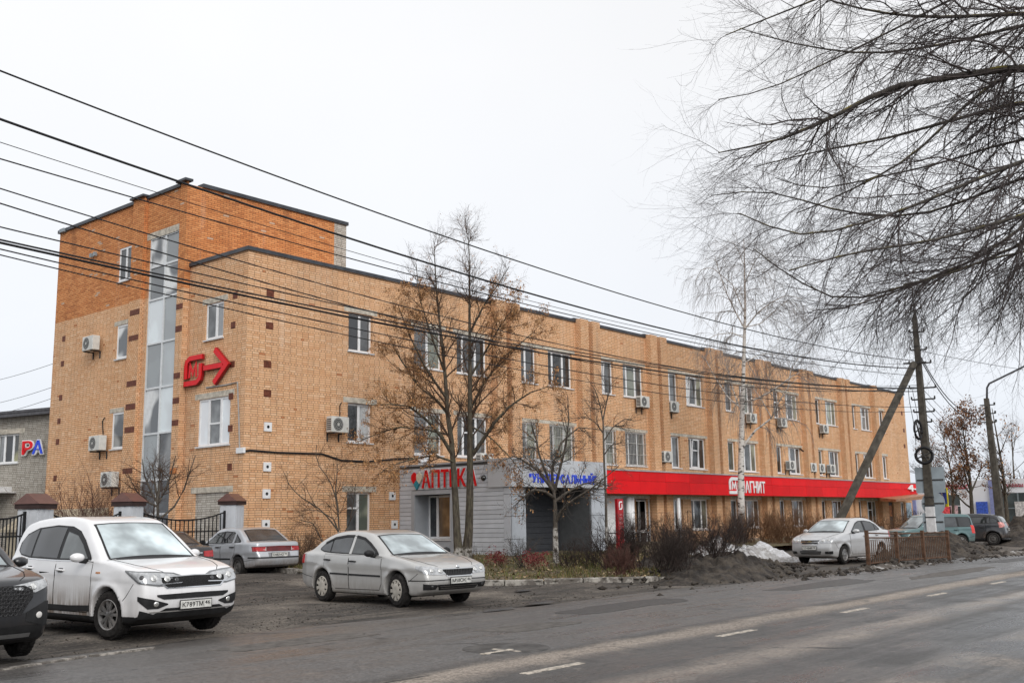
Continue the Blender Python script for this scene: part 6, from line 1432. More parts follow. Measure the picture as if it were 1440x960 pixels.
def tubes(P, Rd, k=3):
    N, K, _ = P.shape; T = np.empty_like(P); T[:, 1:-1] = P[:, 2:]-P[:, :-2]; T[:, 0] = P[:, 1]-P[:, 0]; T[:, -1] = P[:, -1]-P[:, -2]; T = unit(T)
    ref = np.where(np.abs(T[..., 2:3]) > .9, np.array([1., 0, 0]), np.array([0, 0, 1.])); A = unit(np.cross(T, ref)); B = np.cross(T, A)
    an = 2*np.pi*np.arange(k)/k; V = P[:, :, None]+(A[:, :, None]*np.cos(an)[None, None, :, None]+B[:, :, None]*np.sin(an)[None, None, :, None])*Rd[:, :, None, None]
    b = np.arange(N)[:, None, None]*K*k; i = np.arange(K-1)[None, :, None]*k; j = np.arange(k)[None, None]; j2 = (j+1) % k
    Q = np.stack(np.broadcast_arrays(b+i+j, b+i+j2, b+i+k+j2, b+i+k+j), -1).reshape(-1, 4)
    return V.reshape(-1, 3), Q
def merge(L_):
    V = []; Q = []; n = 0
    for v, q in L_: V.append(v); Q.append(q+n); n += len(v)
    return np.concatenate(V), np.concatenate(Q)
def seeds(P, n, size, at=(.3, 1.), spread=.1, ratio=.5, hang=True, clump=1):
    N, K, _ = P.shape; nc = max(1, n//clump); t = np.repeat(RNG.uniform(*at, nc), clump)*(K-1); a = np.repeat(RNG.integers(0, N, nc), clump); n = nc*clump; i = np.clip(t.astype(int), 0, K-2); f = (t-i)[:, None]
    C = P[a, i]*(1-f)+P[a, i+1]*f+RNG.normal(0, spread, (n, 3)); s = RNG.uniform(.5, 1.3, n)[:, None]*size
    d1 = unit(RNG.normal(size=(n, 3))+(np.array([0, 0, -1.2]) if hang else 0)); d2 = unit(np.cross(d1, RNG.normal(size=(n, 3))))*ratio
    V = np.stack([C, C+(d1*.5+d2*.5)*s, C+d1*s, C+(d1*.5-d2*.5)*s], 1).reshape(-1, 3); return V, np.arange(4*n).reshape(-1, 4)
def barkmat(name, c1, c2, vert=(6, 6, 1.2), white=None, lichen=None, rough=.9):
    m, nt, p = newmat(name); pos = Nd(nt, 'NewGeometry').outputs['Position']
    n1 = Nd(nt, 'TexNoise', {'Vector': Nd(nt, 'Mapping', {'Vector': pos, 'Scale': vert}).outputs[0], 'Scale': 3., 'Detail': 6., 'Roughness': .7}).outputs[0]
    c = mixc(nt, sstep(nt, n1, .38, .62), c4(c1), c4(c2))
    if white:      # whitewash up to a height, worn
        z = Nd(nt, 'SeparateXYZ', {0: pos}).outputs[2]; n2 = Nd(nt, 'TexNoise', {'Vector': pos, 'Scale': 7., 'Detail': 6.}).outputs[0]
        f = Ma(nt, 'MULTIPLY', sstep(nt, Ma(nt, 'ADD', z, Ma(nt, 'MULTIPLY', n2, .5)), white+.3, white+.22), sstep(nt, n2, .38, .5)); c = mixc(nt, f, c, (.42, .40, .37, 1))
    if lichen:
        n3 = Nd(nt, 'TexNoise', {'Vector': pos, 'Scale': 3.5, 'Detail': 5.}).outputs[0]; nz_ = Nd(nt, 'SeparateXYZ', {0: Nd(nt, 'NewGeometry').outputs['Normal']}).outputs[2]
        c = mixc(nt, Ma(nt, 'MULTIPLY', sstep(nt, n3, .5, .62), sstep(nt, nz_, -.1, .5)), c, c4(lichen))
    nt.links.new(c, p.inputs['Base Color']); p.inputs['Roughness'].default_value = rough
    nt.links.new(Nd(nt, 'Bump', {'Height': n1, 'Strength': .8, 'Distance': .03}).outputs[0], p.inputs['Normal']); return m
BARK = barkmat('dark_bark', (.038, .03, .022), (.11, .092, .066), white=.75, lichen=(.09, .095, .045))
BARKY = barkmat('young_bark', (.05, .042, .034), (.12, .10, .08), white=1.35)
TWIG = mat('brown_twigs', (.085, .054, .038), .85, var=.3, vscale=2.)
TWIGG = mat('grey_twigs', (.075, .065, .058), .85, var=.3, vscale=2.)
WBARK = barkmat('willow_bark', (.036, .031, .028), (.10, .088, .074), lichen=(.20, .16, .03)); WTWIG = mat('dark_willow_twigs', (.075, .062, .060), .75, var=.35, vscale=3.)
SEED = [mat('dry_seed_brown', (.44, .23, .10), .85, var=.4), mat('dry_seed_dark', (.17, .08, .04), .85, var=.3), mat('dry_seed_pale', (.40, .25, .13), .85, var=.3)]
def taperR(r0, r1, K): return np.linspace(r0, r1, K)[None]
def pix(pts, D): return np.array([tuple(atD(x, y, d_)) for (x, y), d_ in zip(pts, D if hasattr(D, '__len__') else [D]*len(pts))])
def plant(name, label, cat, loc, group=None): return thing(name, label, cat, loc, 0, group)

# ---- the big twin-stemmed linden in front of the pavilion
D = 34.3; K = 12
t1 = resample(pix([(646, 792), (643, 757), (640, 690), (635, 620), (629, 580), (626, 525), (618, 450), (613, 400), (610, 335)], [D]*9), K); t2 = resample(pix([(655, 792), (659, 757), (661, 690), (661, 620), (661, 560), (661, 500), (660, 420), (660, 365), (658, 318)], [D+.25, D+.25, D+.3, D+.4, D+.4, D+.4, D+.4, D+.4, D+.4]), K)
T1 = np.stack([t1, t2]); rr = np.interp(np.linspace(0, 1, K), [0, .06, .25, .6, 1], [.18, .135, .105, .055, .008]); R1 = np.stack([rr*.95, rr*1.05])
tr = plant('linden_tree', 'tall bare twin-stemmed tree with brown seed clusters in front of the pharmacy window', 'tree', tuple(atD(650, 790, D)*1)[:2]+(.3,))
limbs = [([(637, 640), (620, 612), (600, 590), (575, 571), (545, 568), (520, 570)], [D, D-.3, D-.6, D-1.0, D-1.3, D-1.5], .07), ([(633, 585), (612, 560), (590, 545), (560, 500), (545, 470)], [D, D+.3, D+.7, D+1.0, D+1.2], .055),
         ([(664, 640), (678, 620), (693, 597), (715, 572), (745, 552), (772, 543)], [D+.4, D+.2, D, D-.2, D-.4, D-.6], .075), ([(661, 575), (680, 540), (705, 505), (735, 480), (752, 465)], [D+.4, D+.8, D+1.1, D+1.4, D+1.6], .055),
         ([(640, 650), (610, 640), (580, 645), (548, 655), (530, 668)], [D, D-.6, D-1.2, D-1.6, D-1.9], .04), ([(661, 530), (685, 490), (705, 455), (725, 430)], [D+.4, D+.2, D, D-.2], .045),
         ([(628, 560), (600, 520), (575, 470), (560, 430)], [D, D-.6, D-1.0, D-1.2], .05), ([(636, 612), (600, 604), (560, 600), (525, 612), (500, 622)], [D, D+.4, D+.8, D+1., D+1.1], .04),
         ([(664, 600), (690, 615), (715, 640), (735, 665)], [D+.4, D+.1, D-.3, D-.6], .032), ([(624, 520), (606, 470), (590, 420), (585, 370)], [D, D-.3, D-.5, D-.6], .04), ([(660, 470), (680, 430), (700, 400), (716, 375)], [D+.4, D+.3, D+.2, D+.1], .04)]
LP = np.stack([resample(pix(a, b), K) for a, b, c in limbs]); LR = np.stack([np.linspace(c, .012, K) for a, b, c in limbs])
P0 = np.concatenate([T1, LP]); R0 = np.concatenate([R1, LR])
V, Q = merge([tubes(T1, R1, 10), tubes(LP, LR, 7)]); arrmesh('trunk', V, Q, BARK, tr)
A, AR = sprout(T1, R1, 26, (.30, .98), (30, 55), (1.2, 2.6), .035, .25, .10, -.06, 0, 8, .5, .6)
B, BR = sprout(LP, LR, 15, (.15, 1.), (25, 60), (.8, 1.9), .022, .3, .13, -.05, 0, 6, .55, .45)
A3, A3R = sprout(T1, T1*0+.012 if False else R1, 14, (.72, 1.0), (20, 50), (.6, 1.5), .014, .4, .10, -.06, 0, 8, .9, .35); A = np.concatenate([A, A3]); AR = np.concatenate([AR, A3R])
C1, C1R = sprout(A, AR, 13, (.12, 1.), (25, 60), (.35, 1.05), .010, .4, .15, -.04, 0, 5, .6, .4); C2, C2R = sprout(B, BR, 10, (.1, 1.), (25, 65), (.25, .8), .009, .4, .16, -.03, 0, 5, .6, .4)
E1, E1R = sprout(np.concatenate([C1, C2]), np.concatenate([C1R, C2R]), 4, (.2, 1.), (25, 65), (.1, .35), .0055, .6, .2, 0, 0, 3, .7, .3)
V, Q = merge([tubes(A, AR, 5), tubes(B, BR, 4), tubes(C1, C1R, 3), tubes(C2, C2R, 3), tubes(E1, E1R, 3)]); arrmesh('crown', V, Q, TWIG, tr)
CC = np.concatenate([C1, C2]); mid_ = CC.mean(1); hz_ = mid_[:, 2]; off = np.hypot(mid_[:, 0]-T1[0, 0, 0], mid_[:, 1]-T1[0, 0, 1]); wgt = (off > 1.1) & (hz_ < 9.6)
V, Q = merge([seeds(CC[wgt], 27000, .062, (.15, 1.), .045, clump=6), seeds(CC, 2000, .055, (.2, 1.), .04, clump=4)]); kind(arrmesh('seed_clusters', V, Q, SEED, tr, False, midx=RNG.choice([0, 1, 2], len(Q), p=[.55, .25, .2])), 'stuff')

# ---- small whitewashed tree before the doorway, and a sapling beside the pavilion
def small_tree(label, base, trunk, limbs, r0, D, seedn=0, bark=BARKY, n=(6, 6, 4), ln=((.5, 1.3), (.25, .7), (.1, .3)), name='young_tree', tw=TWIGG):
    t = plant(name, label, 'tree', base); K = 9
    T_ = resample(pix(trunk, D), K)[None]; TR_ = np.linspace(r0, r0*.45, K)[None]; L_ = np.stack([resample(pix(a, d_), K) for a, d_ in limbs]); LR_ = np.stack([np.linspace(r0*.55, .01, K)]*len(limbs))
    V, Q = merge([tubes(T_, TR_, 8), tubes(L_, LR_, 6)]); arrmesh('trunk', V, Q, bark, t)
    a, ar = sprout(L_, LR_, n[0], (.15, 1.), (25, 65), ln[0], .016, .35, .13, .0, .03, 6, .6, .4); b, br = sprout(a, ar, n[1], (.1, 1.), (25, 65), ln[1], .008, .5, .16, 0, .04, 5, .65, .4); c, cr = sprout(b, br, n[2], (.1, 1.), (25, 65), ln[2], .005, .7, .2, 0, 0, 3, .7, .3)
    V, Q = merge([tubes(a, ar, 4), tubes(b, br, 3), tubes(c, cr, 3)]); arrmesh('crown', V, Q, tw, t)
    if seedn: V, Q = seeds(b, seedn, .07, (.3, 1.), .05); kind(arrmesh('dry_leaves', V, Q, SEED, t, False, midx=RNG.integers(0, 3, len(Q))), 'stuff')
    return t
D = 32.3; g = atD(782, 791, D)
small_tree('small crooked tree with whitewashed trunk in front of the recessed doorway', (g.x, g.y, .25), [(782, 793), (781, 750), (781, 715), (779, 690)], [([(779, 692), (770, 670), (760, 645), (752, 610), (745, 590)], D), ([(780, 690), (787, 660), (795, 630), (800, 590), (798, 555)], [D, D-.2, D-.4, D-.6, D-.7]),
    ([(781, 735), (790, 715), (810, 700), (830, 688), (850, 672), (870, 655)], [D, D-.2, D-.5, D-.8, D-1, D-1.1]), ([(780, 700), (765, 690), (748, 688), (735, 700), (722, 712)], [D, D-.4, D-.8, D-1.1, D-1.3]), ([(779, 690), (775, 660), (790, 620), (815, 600), (850, 605)], [D, D+.3, D+.6, D+.9, D+1]), ([(780, 705), (800, 690), (825, 678), (850, 678)], [D, D+.2, D+.5, D+.7]), ([(779, 690), (755, 660), (725, 640), (700, 650)], [D, D-.3, D-.6, D-.9])], .10, D, 700, n=(11, 8, 4))
D = 38.; g = atD(850, 760, D)
small_tree('thin sapling rising behind the pavilion corner at the start of the red fascia', (g.x, g.y, .25), [(853, 765), (852, 700), (849, 640), (848, 590)], [([(848, 592), (844, 570), (838, 550), (828, 535)], D), ([(848, 590), (853, 565), (858, 545), (856, 525)], D), ([(849, 620), (862, 600), (880, 588), (893, 592)], D), ([(849, 610), (836, 592), (820, 585), (808, 592)], D), ([(849, 640), (860, 625), (874, 622)], D)], .055, D, 60, n=(8, 6, 3))

# ---- birch
BIRCH = newmat('birch_bark'); m, nt, p = BIRCH; pos = Nd(nt, 'NewGeometry').outputs['Position']
n1 = Nd(nt, 'TexNoise', {'Vector': Nd(nt, 'Mapping', {'Vector': pos, 'Scale': (1.6, 1.6, 5.)}).outputs[0], 'Scale': 2.2, 'Detail': 4., 'Roughness': .6}).outputs[0]
z = Nd(nt, 'SeparateXYZ', {0: pos}).outputs[2]
c = mixc(nt, sstep(nt, n1, .54, .60), (.62, .59, .55, 1), (.04, .035, .03, 1)); c = mixc(nt, sstep(nt, z, 2.3, 1.2, 0, .8), c, (.05, .045, .04, 1)); c = mixc(nt, sstep(nt, z, 8, 13, 0., .55), c, (.30, .22, .17, 1))
nt.links.new(c, p.inputs['Base Color']); p.inputs['Roughness'].default_value = .75; BIRCH = m
D = 51.5; K = 14; g = atD(1043, 762, D)
tr = plant('birch_tree', 'tall birch with white trunk and hanging twigs in front of the red fascia', 'tree', (g.x, g.y, .2))
T_ = resample(pix([(1043, 764), (1042, 700), (1042, 650), (1043, 600), (1045, 540), (1047, 470), (1048, 430), (1047, 380), (1046, 335)], D), K)[None]; TR_ = np.interp(np.linspace(0, 1, K), [0, .1, .4, .7, 1], [.24, .17, .12, .07, .015])[None]
lim = [([(1045, 628), (1062, 605), (1085, 588), (1092, 570), (1108, 545), (1122, 530)], .07), ([(1044, 585), (1035, 560), (1027, 535), (1020, 505)], .045), ([(1045, 565), (1062, 562), (1085, 550), (1112, 530), (1135, 518)], .05), ([(1044, 575), (1025, 560), (1005, 530), (990, 500)], .04), ([(1047, 462), (1035, 440), (1023, 415), (1012, 385), (1005, 360)], .04), ([(1048, 462), (1065, 440), (1085, 425), (1105, 415), (1128, 420)], .04), ([(1048, 460), (1070, 455), (1095, 432), (1110, 420)], .03), ([(1047, 475), (1030, 468), (1008, 470), (990, 480)], .03), ([(1047, 440), (1030, 400), (1000, 375), (985, 380), (978, 395)], .03), ([(1046, 510), (1065, 500), (1090, 495)], .03), ([(1085, 588), (1070, 560), (1052, 535)], .03), ([(1108, 545), (1112, 520), (1125, 500), (1140, 495)], .03), ([(1047, 400), (1060, 370), (1075, 350)], .028), ([(1047, 375), (1038, 352), (1030, 340)], .02)]
L_ = np.stack([resample(pix(a, [D+1.6*math.sin(i*2.4)*k/(len(a)-1) for k in range(len(a))]), K) for i, (a, c_) in enumerate(lim)]); LR_ = np.stack([np.linspace(c_, .012, K) for a, c_ in lim])
V, Q = merge([tubes(T_, TR_, 10), tubes(L_, LR_, 6)]); arrmesh('trunk', V, Q, BIRCH, tr)
a, ar = sprout(np.concatenate([L_, T_[:, K//3:][:, np.linspace(0, K-K//3-1, K).astype(int)]]), np.concatenate([LR_, TR_[:, K//3:][:, np.linspace(0, K-K//3-1, K).astype(int)]]), 13, (.2, 1.), (30, 75), (1.0, 2.9), .018, .45, .12, .08, 0, 7, .55, .4)
b, br = sprout(a, ar, 12, (.15, 1.), (15, 50), (.7, 2.1), .0095, .7, .10, .38, 0, 7, .7, .3)
V, Q = merge([tubes(a, ar, 3), tubes(b, br, 3)]); arrmesh('crown', V, Q, mat('birch_twigs', (.26, .23, .21), .85, var=.3), tr)

# ---- big willow whose limbs hang in from the roadside
D = 13.; wb = Vector((14.6, .9, 0))
tr = plant('willow_tree', 'big bare willow reaching over the road, dense dark branches against the sky', 'tree', tuple(wb))
cro = atD(1600, 150, 13.4)
lim = [([(1600, 150), (1520, 110), (1445, 95), (1330, 110), (1250, 125), (1180, 160), (1100, 195), (1010, 215)], [13.4, 13.2, 13, 12.8, 12.6, 12.4, 12.2, 12.1], .075), ([(1600, 170), (1530, 150), (1445, 143), (1330, 172), (1240, 196), (1150, 213), (1060, 235)], [13.6, 13.8, 14, 14.2, 14.3, 14.4, 14.4], .06),
       ([(1600, 260), (1520, 280), (1445, 300), (1380, 320), (1300, 340), (1200, 356), (1110, 380)], [13, 12.6, 12.2, 11.9, 11.6, 11.4, 11.2], .045), ([(1600, 290), (1520, 320), (1445, 340), (1370, 372), (1300, 395), (1200, 430), (1150, 436)], [13.4, 13.6, 13.8, 14, 14.2, 14.3, 14.3], .042),
       ([(1600, 40), (1500, 20), (1430, 20), (1300, 24), (1200, 10), (1110, -20)], [13.2, 13, 12.8, 12.6, 12.5, 12.4], .06), ([(1600, 70), (1500, 30), (1420, 40), (1330, 62), (1220, 75), (1120, 62), (1040, 40)], [13.6, 14, 14.2, 14.4, 14.6, 14.7, 14.7], .055),
       ([(1600, 200), (1500, 210), (1440, 226), (1350, 262), (1250, 302), (1130, 330), (1040, 300)], [13.2, 12.8, 12.5, 12.2, 12, 11.8, 11.7], .05), ([(1600, 220), (1500, 230), (1400, 265), (1300, 300), (1200, 300), (1080, 270), (1000, 275)], [13.7, 14.2, 14.5, 14.8, 15, 15.2, 15.2], .045),
       ([(1600, 300), (1530, 330), (1450, 352), (1390, 365), (1320, 390), (1270, 400)], [13.2, 12.6, 12.3, 12.2, 12.1, 12.], .032), ([(1600, -60), (1480, -90), (1350, -60), (1230, -30), (1120, 10), (1020, 50)], [13.2, 12.6, 12.2, 12, 11.9, 11.9], .05),
       ([(1600, -20), (1500, -40), (1380, -20), (1280, 30), (1180, 80), (1080, 125), (1010, 140)], [13.6, 14, 14.4, 14.8, 15, 15, 15], .045), ([(1600, 240), (1480, 290), (1380, 360), (1280, 400), (1180, 420), (1100, 380), (1060, 350)], [13.5, 13.4, 13.3, 13.2, 13.1, 13, 12.9], .04),
       ([(1600, 290), (1550, 330), (1490, 370), (1430, 375), (1390, 392)], [13.3, 13.8, 14.2, 14.5, 14.7], .025), ([(1600, 120), (1480, 80), (1380, 130), (1280, 220), (1190, 270), (1120, 300)], [13.3, 13.2, 13.1, 13, 12.9, 12.8], .045), ([(1600, 180), (1500, 190), (1420, 200), (1320, 230), (1230, 250), (1150, 265), (1090, 250)], [13.9, 14.4, 14.8, 15.2, 15.5, 15.7, 15.8], .04)]
K = 14; L_ = np.stack([resample(spline([tuple(v) for v in pix(a, d_)], 4), K) for a, d_, c_ in lim]); LR_ = np.stack([np.linspace(c_*(.9 if i == 0 else .58), .007, K) for i, (a, d_, c_) in enumerate(lim)])
tk = resample(spline([tuple(wb), tuple(wb+Vector((.1, .1, 2.2))), tuple(wb.lerp(cro, .5)+Vector((0, 0, .6))), tuple(cro), tuple(cro+Vector((.2, .5, 3)))], 5), K)[None]; kR = np.linspace(.42, .12, K)[None]
base = np.stack([resample([tuple(cro+Vector((0, 0, -1.2))), tuple(cro.lerp(Vector(L_[i, 0]), .5)), tuple(L_[i, 0])], K) for i in range(len(lim))]); bR = np.stack([np.linspace(.1, LR_[i, 0], K) for i in range(len(lim))])
V, Q = merge([tubes(tk, kR, 12), tubes(L_, LR_, 8), tubes(base, bR, 8)]); arrmesh('trunk', V, Q, WBARK, tr)
a, ar = sprout(L_, LR_, 25, (.08, 1.), (15, 60), (1.0, 2.6), .015, .25, .09, .0, .04, 11, .55, .6, sweep=.16)
b, br = sprout(a, ar, 12, (.1, 1.), (15, 60), (.4, 1.3), .0078, .5, .10, .0, .05, 9, .6, .5, sweep=.15)
c_, cr = sprout(b, br, 4, (.15, 1.), (20, 60), (.15, .5), .0046, .65, .13, .0, .05, 6, .65, .35, sweep=.12)
V, Q = merge([tubes(a, ar, 5), tubes(b, br, 3), tubes(c_, cr, 3)]); arrmesh('crown', V, Q, WTWIG, tr)

# ---- trees far right and behind the office
def far_tree(label, px, py, D, top, spread, r0, seedn, seed_c, z=.1, tw=TWIG, n=(13, 8, 6), name='bare_tree'):
    g = atD(px, py, D); b_ = Vector((g.x, g.y, z)); h = (atD(px, top, D).z)-z; t = plant(name, label, 'tree', tuple(b_)); K = 8
    T_ = resample([tuple(b_+Vector((0, 0, -.2))), tuple(b_+Vector((RNG.normal(0, .2), RNG.normal(0, .2), h*.5))), tuple(b_+Vector((RNG.normal(0, .3), RNG.normal(0, .3), h)))], K)[None]; TR_ = np.linspace(r0, .02, K)[None]
    a, ar = sprout(T_, TR_, n[0], (.25, .95), (25, 60), (spread*.6, spread*1.1), .09, .3, .10, -.05, 0, 7, .6, .5); V, Q = merge([tubes(T_, TR_, 8), tubes(a, ar, 5)]); arrmesh('trunk', V, Q, BARK, t)
    b, br = sprout(a, ar, n[1], (.2, 1.), (25, 60), (spread*.25, spread*.5), .03, .4, .14, -.03, 0, 5, .6, .4); c, cr = sprout(b, br, n[2], (.2, 1.), (25, 60), (spread*.1, spread*.25), .014, .6, .18, 0, 0, 4, .7, .3)
    V, Q = merge([tubes(b, br, 3), tubes(c, cr, 3)]); arrmesh('crown', V, Q, tw, t)
    if seedn: V, Q = seeds(c, seedn, .16, (.2, 1.), .12); kind(arrmesh('dry_leaves', V, Q, SEED, t, False, midx=RNG.choice([0, 1, 2], len(Q), p=seed_c)), 'stuff')
far_tree('tree with rusty brown seed clusters beyond the dark hatchback', 1368, 745, 72, 585, 3.2, .16, 3000, [.05, .9, .05])
far_tree('slim bare tree at the picture edge behind the street lamp', 1418, 745, 70, 572, 2.6, .14, 300, [.3, .6, .1])
far_tree('bare tree with brown clusters far behind the concrete pole', 1340, 738, 95, 600, 3.6, .15, 2000, [.05, .9, .05])
far_tree('distant bare tree behind the end of the office building', 1310, 735, 130, 612, 4.5, .18, 0, None)
far_tree('distant thin tree far right above the white store', 1436, 735, 110, 600, 4.0, .15, 0, None)

# ---- shrubs
def shrub(label, c, n, h, spread, mt, n2=(9, 6), r0=.011, fl=None, cat='shrub', name='bare_shrub', flat=None, group=None, rx=.15, ry=.15, rot=0.):
    t = plant(name, label, cat, c, group); K = 7; a_ = RNG.uniform(0, 2*np.pi, n); q = np.sqrt(RNG.random(n)); bx = np.cos(a_)*q*rx; by = np.sin(a_)*q*ry
    S_ = np.stack([c[0]+bx*math.cos(rot)-by*math.sin(rot), c[1]+bx*math.sin(rot)+by*math.cos(rot), np.full(n, c[2]-.06)], 1)
    D_ = unit(np.stack([RNG.normal(0, spread, n), RNG.normal(0, spread, n), np.ones(n)], 1)); L_ = RNG.uniform(.6, 1., n)*h; P = [S_]; p = S_
    for k in range(K-1): D_ = unit(D_+RNG.normal(0, .12, (n, 3))+np.array([0, 0, .05])); p = p+D_*(L_/(K-1))[:, None]; P.append(p)
    P = np.stack(P, 1); Rr = RNG.uniform(.7, 1.2, n)[:, None]*r0*np.linspace(1, .35, K)[None]
    b, br = sprout(P, Rr, n2[0], (.2, 1.), (20, 60), (h*.2, h*.45), r0*.55, .5, .16, -.03, 0, 5, .7, .4); cc, cr = sprout(b, br, n2[1], (.1, 1.), (20, 60), (h*.06, h*.2), r0*.35, .7, .2, 0, 0, 3, .75, .3)
    if flat is not None:
        for X_ in (P, b, cc): X_[..., 2] = np.where(X_[..., 2] > flat, flat-(X_[..., 2]-flat)*.08+RNG.normal(0, .02, X_.shape[:2]), X_[..., 2])
    V, Q = tubes(P, Rr, 4); kind(arrmesh('stems', V, Q, mt, t), 'stuff'); V, Q = merge([tubes(b, br, 3), tubes(cc, cr, 3)]); kind(arrmesh('twigs', V, Q, mt, t), 'stuff')
    if fl: V, Q = seeds(b, fl[0], fl[2], (.6, 1.), .03, .7, False); kind(arrmesh('dry_flowers', V, Q, fl[1], t, False), 'stuff')
    return t
HT = mat('hedge_twigs', (.046, .034, .030), .85, var=.4, vscale=3.); HB = mat('hedge_twigs_brown', (.15, .082, .045), .85, var=.35, vscale=3.); HR = mat('red_brown_twigs', (.10, .05, .04), .85, var=.35)
def gp(px, D, z=.25): g = atD(px, 760, D); return (g.x, g.y, z)
SED = mat('dried_red_flowers', (.17, .03, .035), .85, var=.4)
shrub('wide clipped dark hedge bush beside the red pylon', gp(905, 30.5), 60, 1.75, .38, HT, (10, 7), r0=.015, flat=1.78, rx=1.35, ry=.55, rot=R(-50))
shrub('low dark hedge in front of the pavilion doorway', gp(835, 30.8), 46, .95, .35, HT, (9, 7), flat=1.15, rx=1.15, ry=.5, rot=R(-50))
shrub('reddish brown low bush at the front of the hedge', gp(872, 27.8), 34, .8, .4, HR, (10, 7), rx=.35, ry=.35)
shrub('spreading dark bush in the middle of the lawn', gp(945, 28.5), 46, 1.35, .5, HT, (10, 7), rx=.6, ry=.4)
shrub('open bare bush at the mud heap with crooked black branches', gp(1005, 30.5, .35), 22, 1.6, .55, HT, (10, 7), r0=.018, rx=.4, ry=.35)
shrub('low twiggy bush between the hedge and the snow', gp(985, 36, .3), 34, 1.3, .5, HR, (9, 6), rx=.9, ry=.4, rot=R(-50))
shrub('dark bush wrapped round the foot of the birch', gp(1041, 48, .3), 30, 1.7, .35, HT, (9, 6), r0=.014, rx=.4, ry=.4)
shrub('rusty brown shrub spreading behind the white snow heap', gp(1080, 50, .2), 110, 2.3, .5, HB, (8, 5), r0=.013, rx=2.4, ry=1.0, rot=R(-65))
shrub('rusty brown shrub just left of the light silver saloon', gp(1122, 52, .2), 70, 1.9, .5, HB, (7, 5), r0=.013, rx=1.3, ry=.8, rot=R(-65))
shrub('long clipped brown hedge before the far end of the office', gp(1252, 60, .1), 120, 1.6, .2, HB, (9, 7), r0=.014, flat=1.5, rx=3.6, ry=.7, rot=R(-58))
shrub('ragged brown brush at the end of the clipped hedge', gp(1288, 63, .1), 50, 2.0, .4, HT, (9, 6), r0=.014, rx=1.2, ry=.6)
shrub('small round bare bush at the pavilion corner', gp(733, 30.6, .3), 16, 1.05, .5, TWIGG, (9, 6), rx=.08, ry=.08)
shrub('dried red flower heads at the white plinth, nearer the parked saloon', gp(700, 31.2, .3), 40, .55, .3, mat('straw_stems', (.30, .22, .15), .85, var=.3), (3, 3), r0=.006, fl=(700, SED, .05), rx=.28, ry=.2, cat='flowers', name='dried_flowers')
shrub('dried red flower heads beside the recessed doorway', gp(752, 30.0, .3), 40, .5, .35, mat('straw_stems', (.30, .22, .15)), (3, 3), r0=.006, fl=(800, SED, .05), rx=.38, ry=.2, cat='flowers', name='dried_flowers')
shrub('thin suckers round the foot of the twin-stemmed tree', gp(662, 33.6, .3), 16, .8, .4, TWIGG, (6, 4), r0=.006, rx=.25, ry=.25)
D = 35.0; g = atD(476, 790, D)
small_tree('tall bare shrub against the brick left of the ground floor window', (g.x, g.y, .2), [(478, 797), (477, 775), (476, 752)], [([(477, 745), (475, 715), (470, 690), (462, 672), (450, 658), (444, 640), (445, 625)], D), ([(477, 748), (462, 728), (447, 713), (425, 700), (408, 685), (400, 665)], [D, D-.2, D-.3, D-.5, D-.6, D-.7]), ([(478, 780), (455, 765), (445, 745), (440, 735), (420, 730)], [D, D-.3, D-.4, D-.5, D-.6]), ([(478, 760), (492, 735), (498, 700), (500, 680)], D), ([(477, 752), (470, 730), (450, 718), (430, 716)], D), ([(476, 720), (472, 690), (474, 668), (474, 640)], D)], .05, D, 0, BARKY, n=(9, 7, 4), name='bare_shrub', tw=TWIG)
shrub('low tangle of bare twigs by the kerb behind the silver-beige saloon', gp(425, 33.8, .2), 50, 1.5, .55, TWIG, (8, 6), rx=.8, ry=.4)
D = 33.5; g = atD(224, 790, D)
small_tree('fan shaped bare tree in front of the tall stair window', (g.x, g.y, .15), [(224, 800), (223, 760), (222, 722), (222, 705)], [([(222, 708), (212, 690), (203, 668), (200, 645)], D), ([(222, 706), (218, 680), (214, 650)], D), ([(222, 706), (224, 680), (226, 650)], D), ([(222, 708), (232, 690), (240, 668), (247, 640)], D), ([(224, 730), (245, 712), (258, 690), (268, 660), (275, 640)], D), ([(222, 712), (206, 705), (192, 690), (182, 672)], D), ([(224, 735), (210, 725), (195, 722)], D)], .075, D, 0, BARKY, n=(8, 6, 3), name='bare_tree', tw=TWIG)
shrub('arching bare shrub behind the fence below the tower air conditioners', gp(140, 34.0, .15), 60, 3.4, .42, HR, (9, 6), r0=.014, rx=.8, ry=.5)
# ------------------------------------------------------------------ poles, cables, fence, railing, signs, store
CON = mat('weathered_concrete', (.085, .077, .064), .9, var=.35, vscale=4., bump=.5, bscale=18); WPT = mat('white_pole_paint', (.66, .66, .66), .6, var=.12, vscale=5., dirt=DIRT, dirtz=(0, 1.2, .6)); STL = mat('dark_steel', (.05, .048, .046), .5, metal=.5, var=.3); GALV = mat('galvanised_sign_back', (.27, .31, .335), .5, metal=.25, var=.1, vscale=2.); RUST = mat('rusty_brown_paint', (.105, .058, .036), .75, var=.4, vscale=6.)
PB = Vector((46.28, 15.47, 0)); vd = Vector((PB.x, PB.y, 0)).normalized()
pole = thing('concrete_pole', 'tall grey concrete utility pole with a white painted foot, cable coils and sign backs', 'utility pole', tuple(PB))
def taper_box(mb, a, b, w0, w1, dirv=None):
    a, b = Vector(a), Vector(b); t = (b-a).normalized(); s_ = t.cross(Vector((0, 0, 1)) if abs(t.z) < .95 else Vector((0, 1, 0))).normalized(); u_ = s_.cross(t); vs = []
    for p, w_ in ((a, w0), (b, w1)):
        for i, j in ((-1, -1), (1, -1), (1, 1), (-1, 1)): vs.append(tuple(p+s_*i*w_/2+u_*j*w_/2))
    mb.add(vs, [(0, 1, 2, 3), (4, 5, 6, 7), (0, 1, 5, 4), (1, 2, 6, 5), (2, 3, 7, 6), (3, 0, 4, 7)])
def wat(z): return .38-.02*z
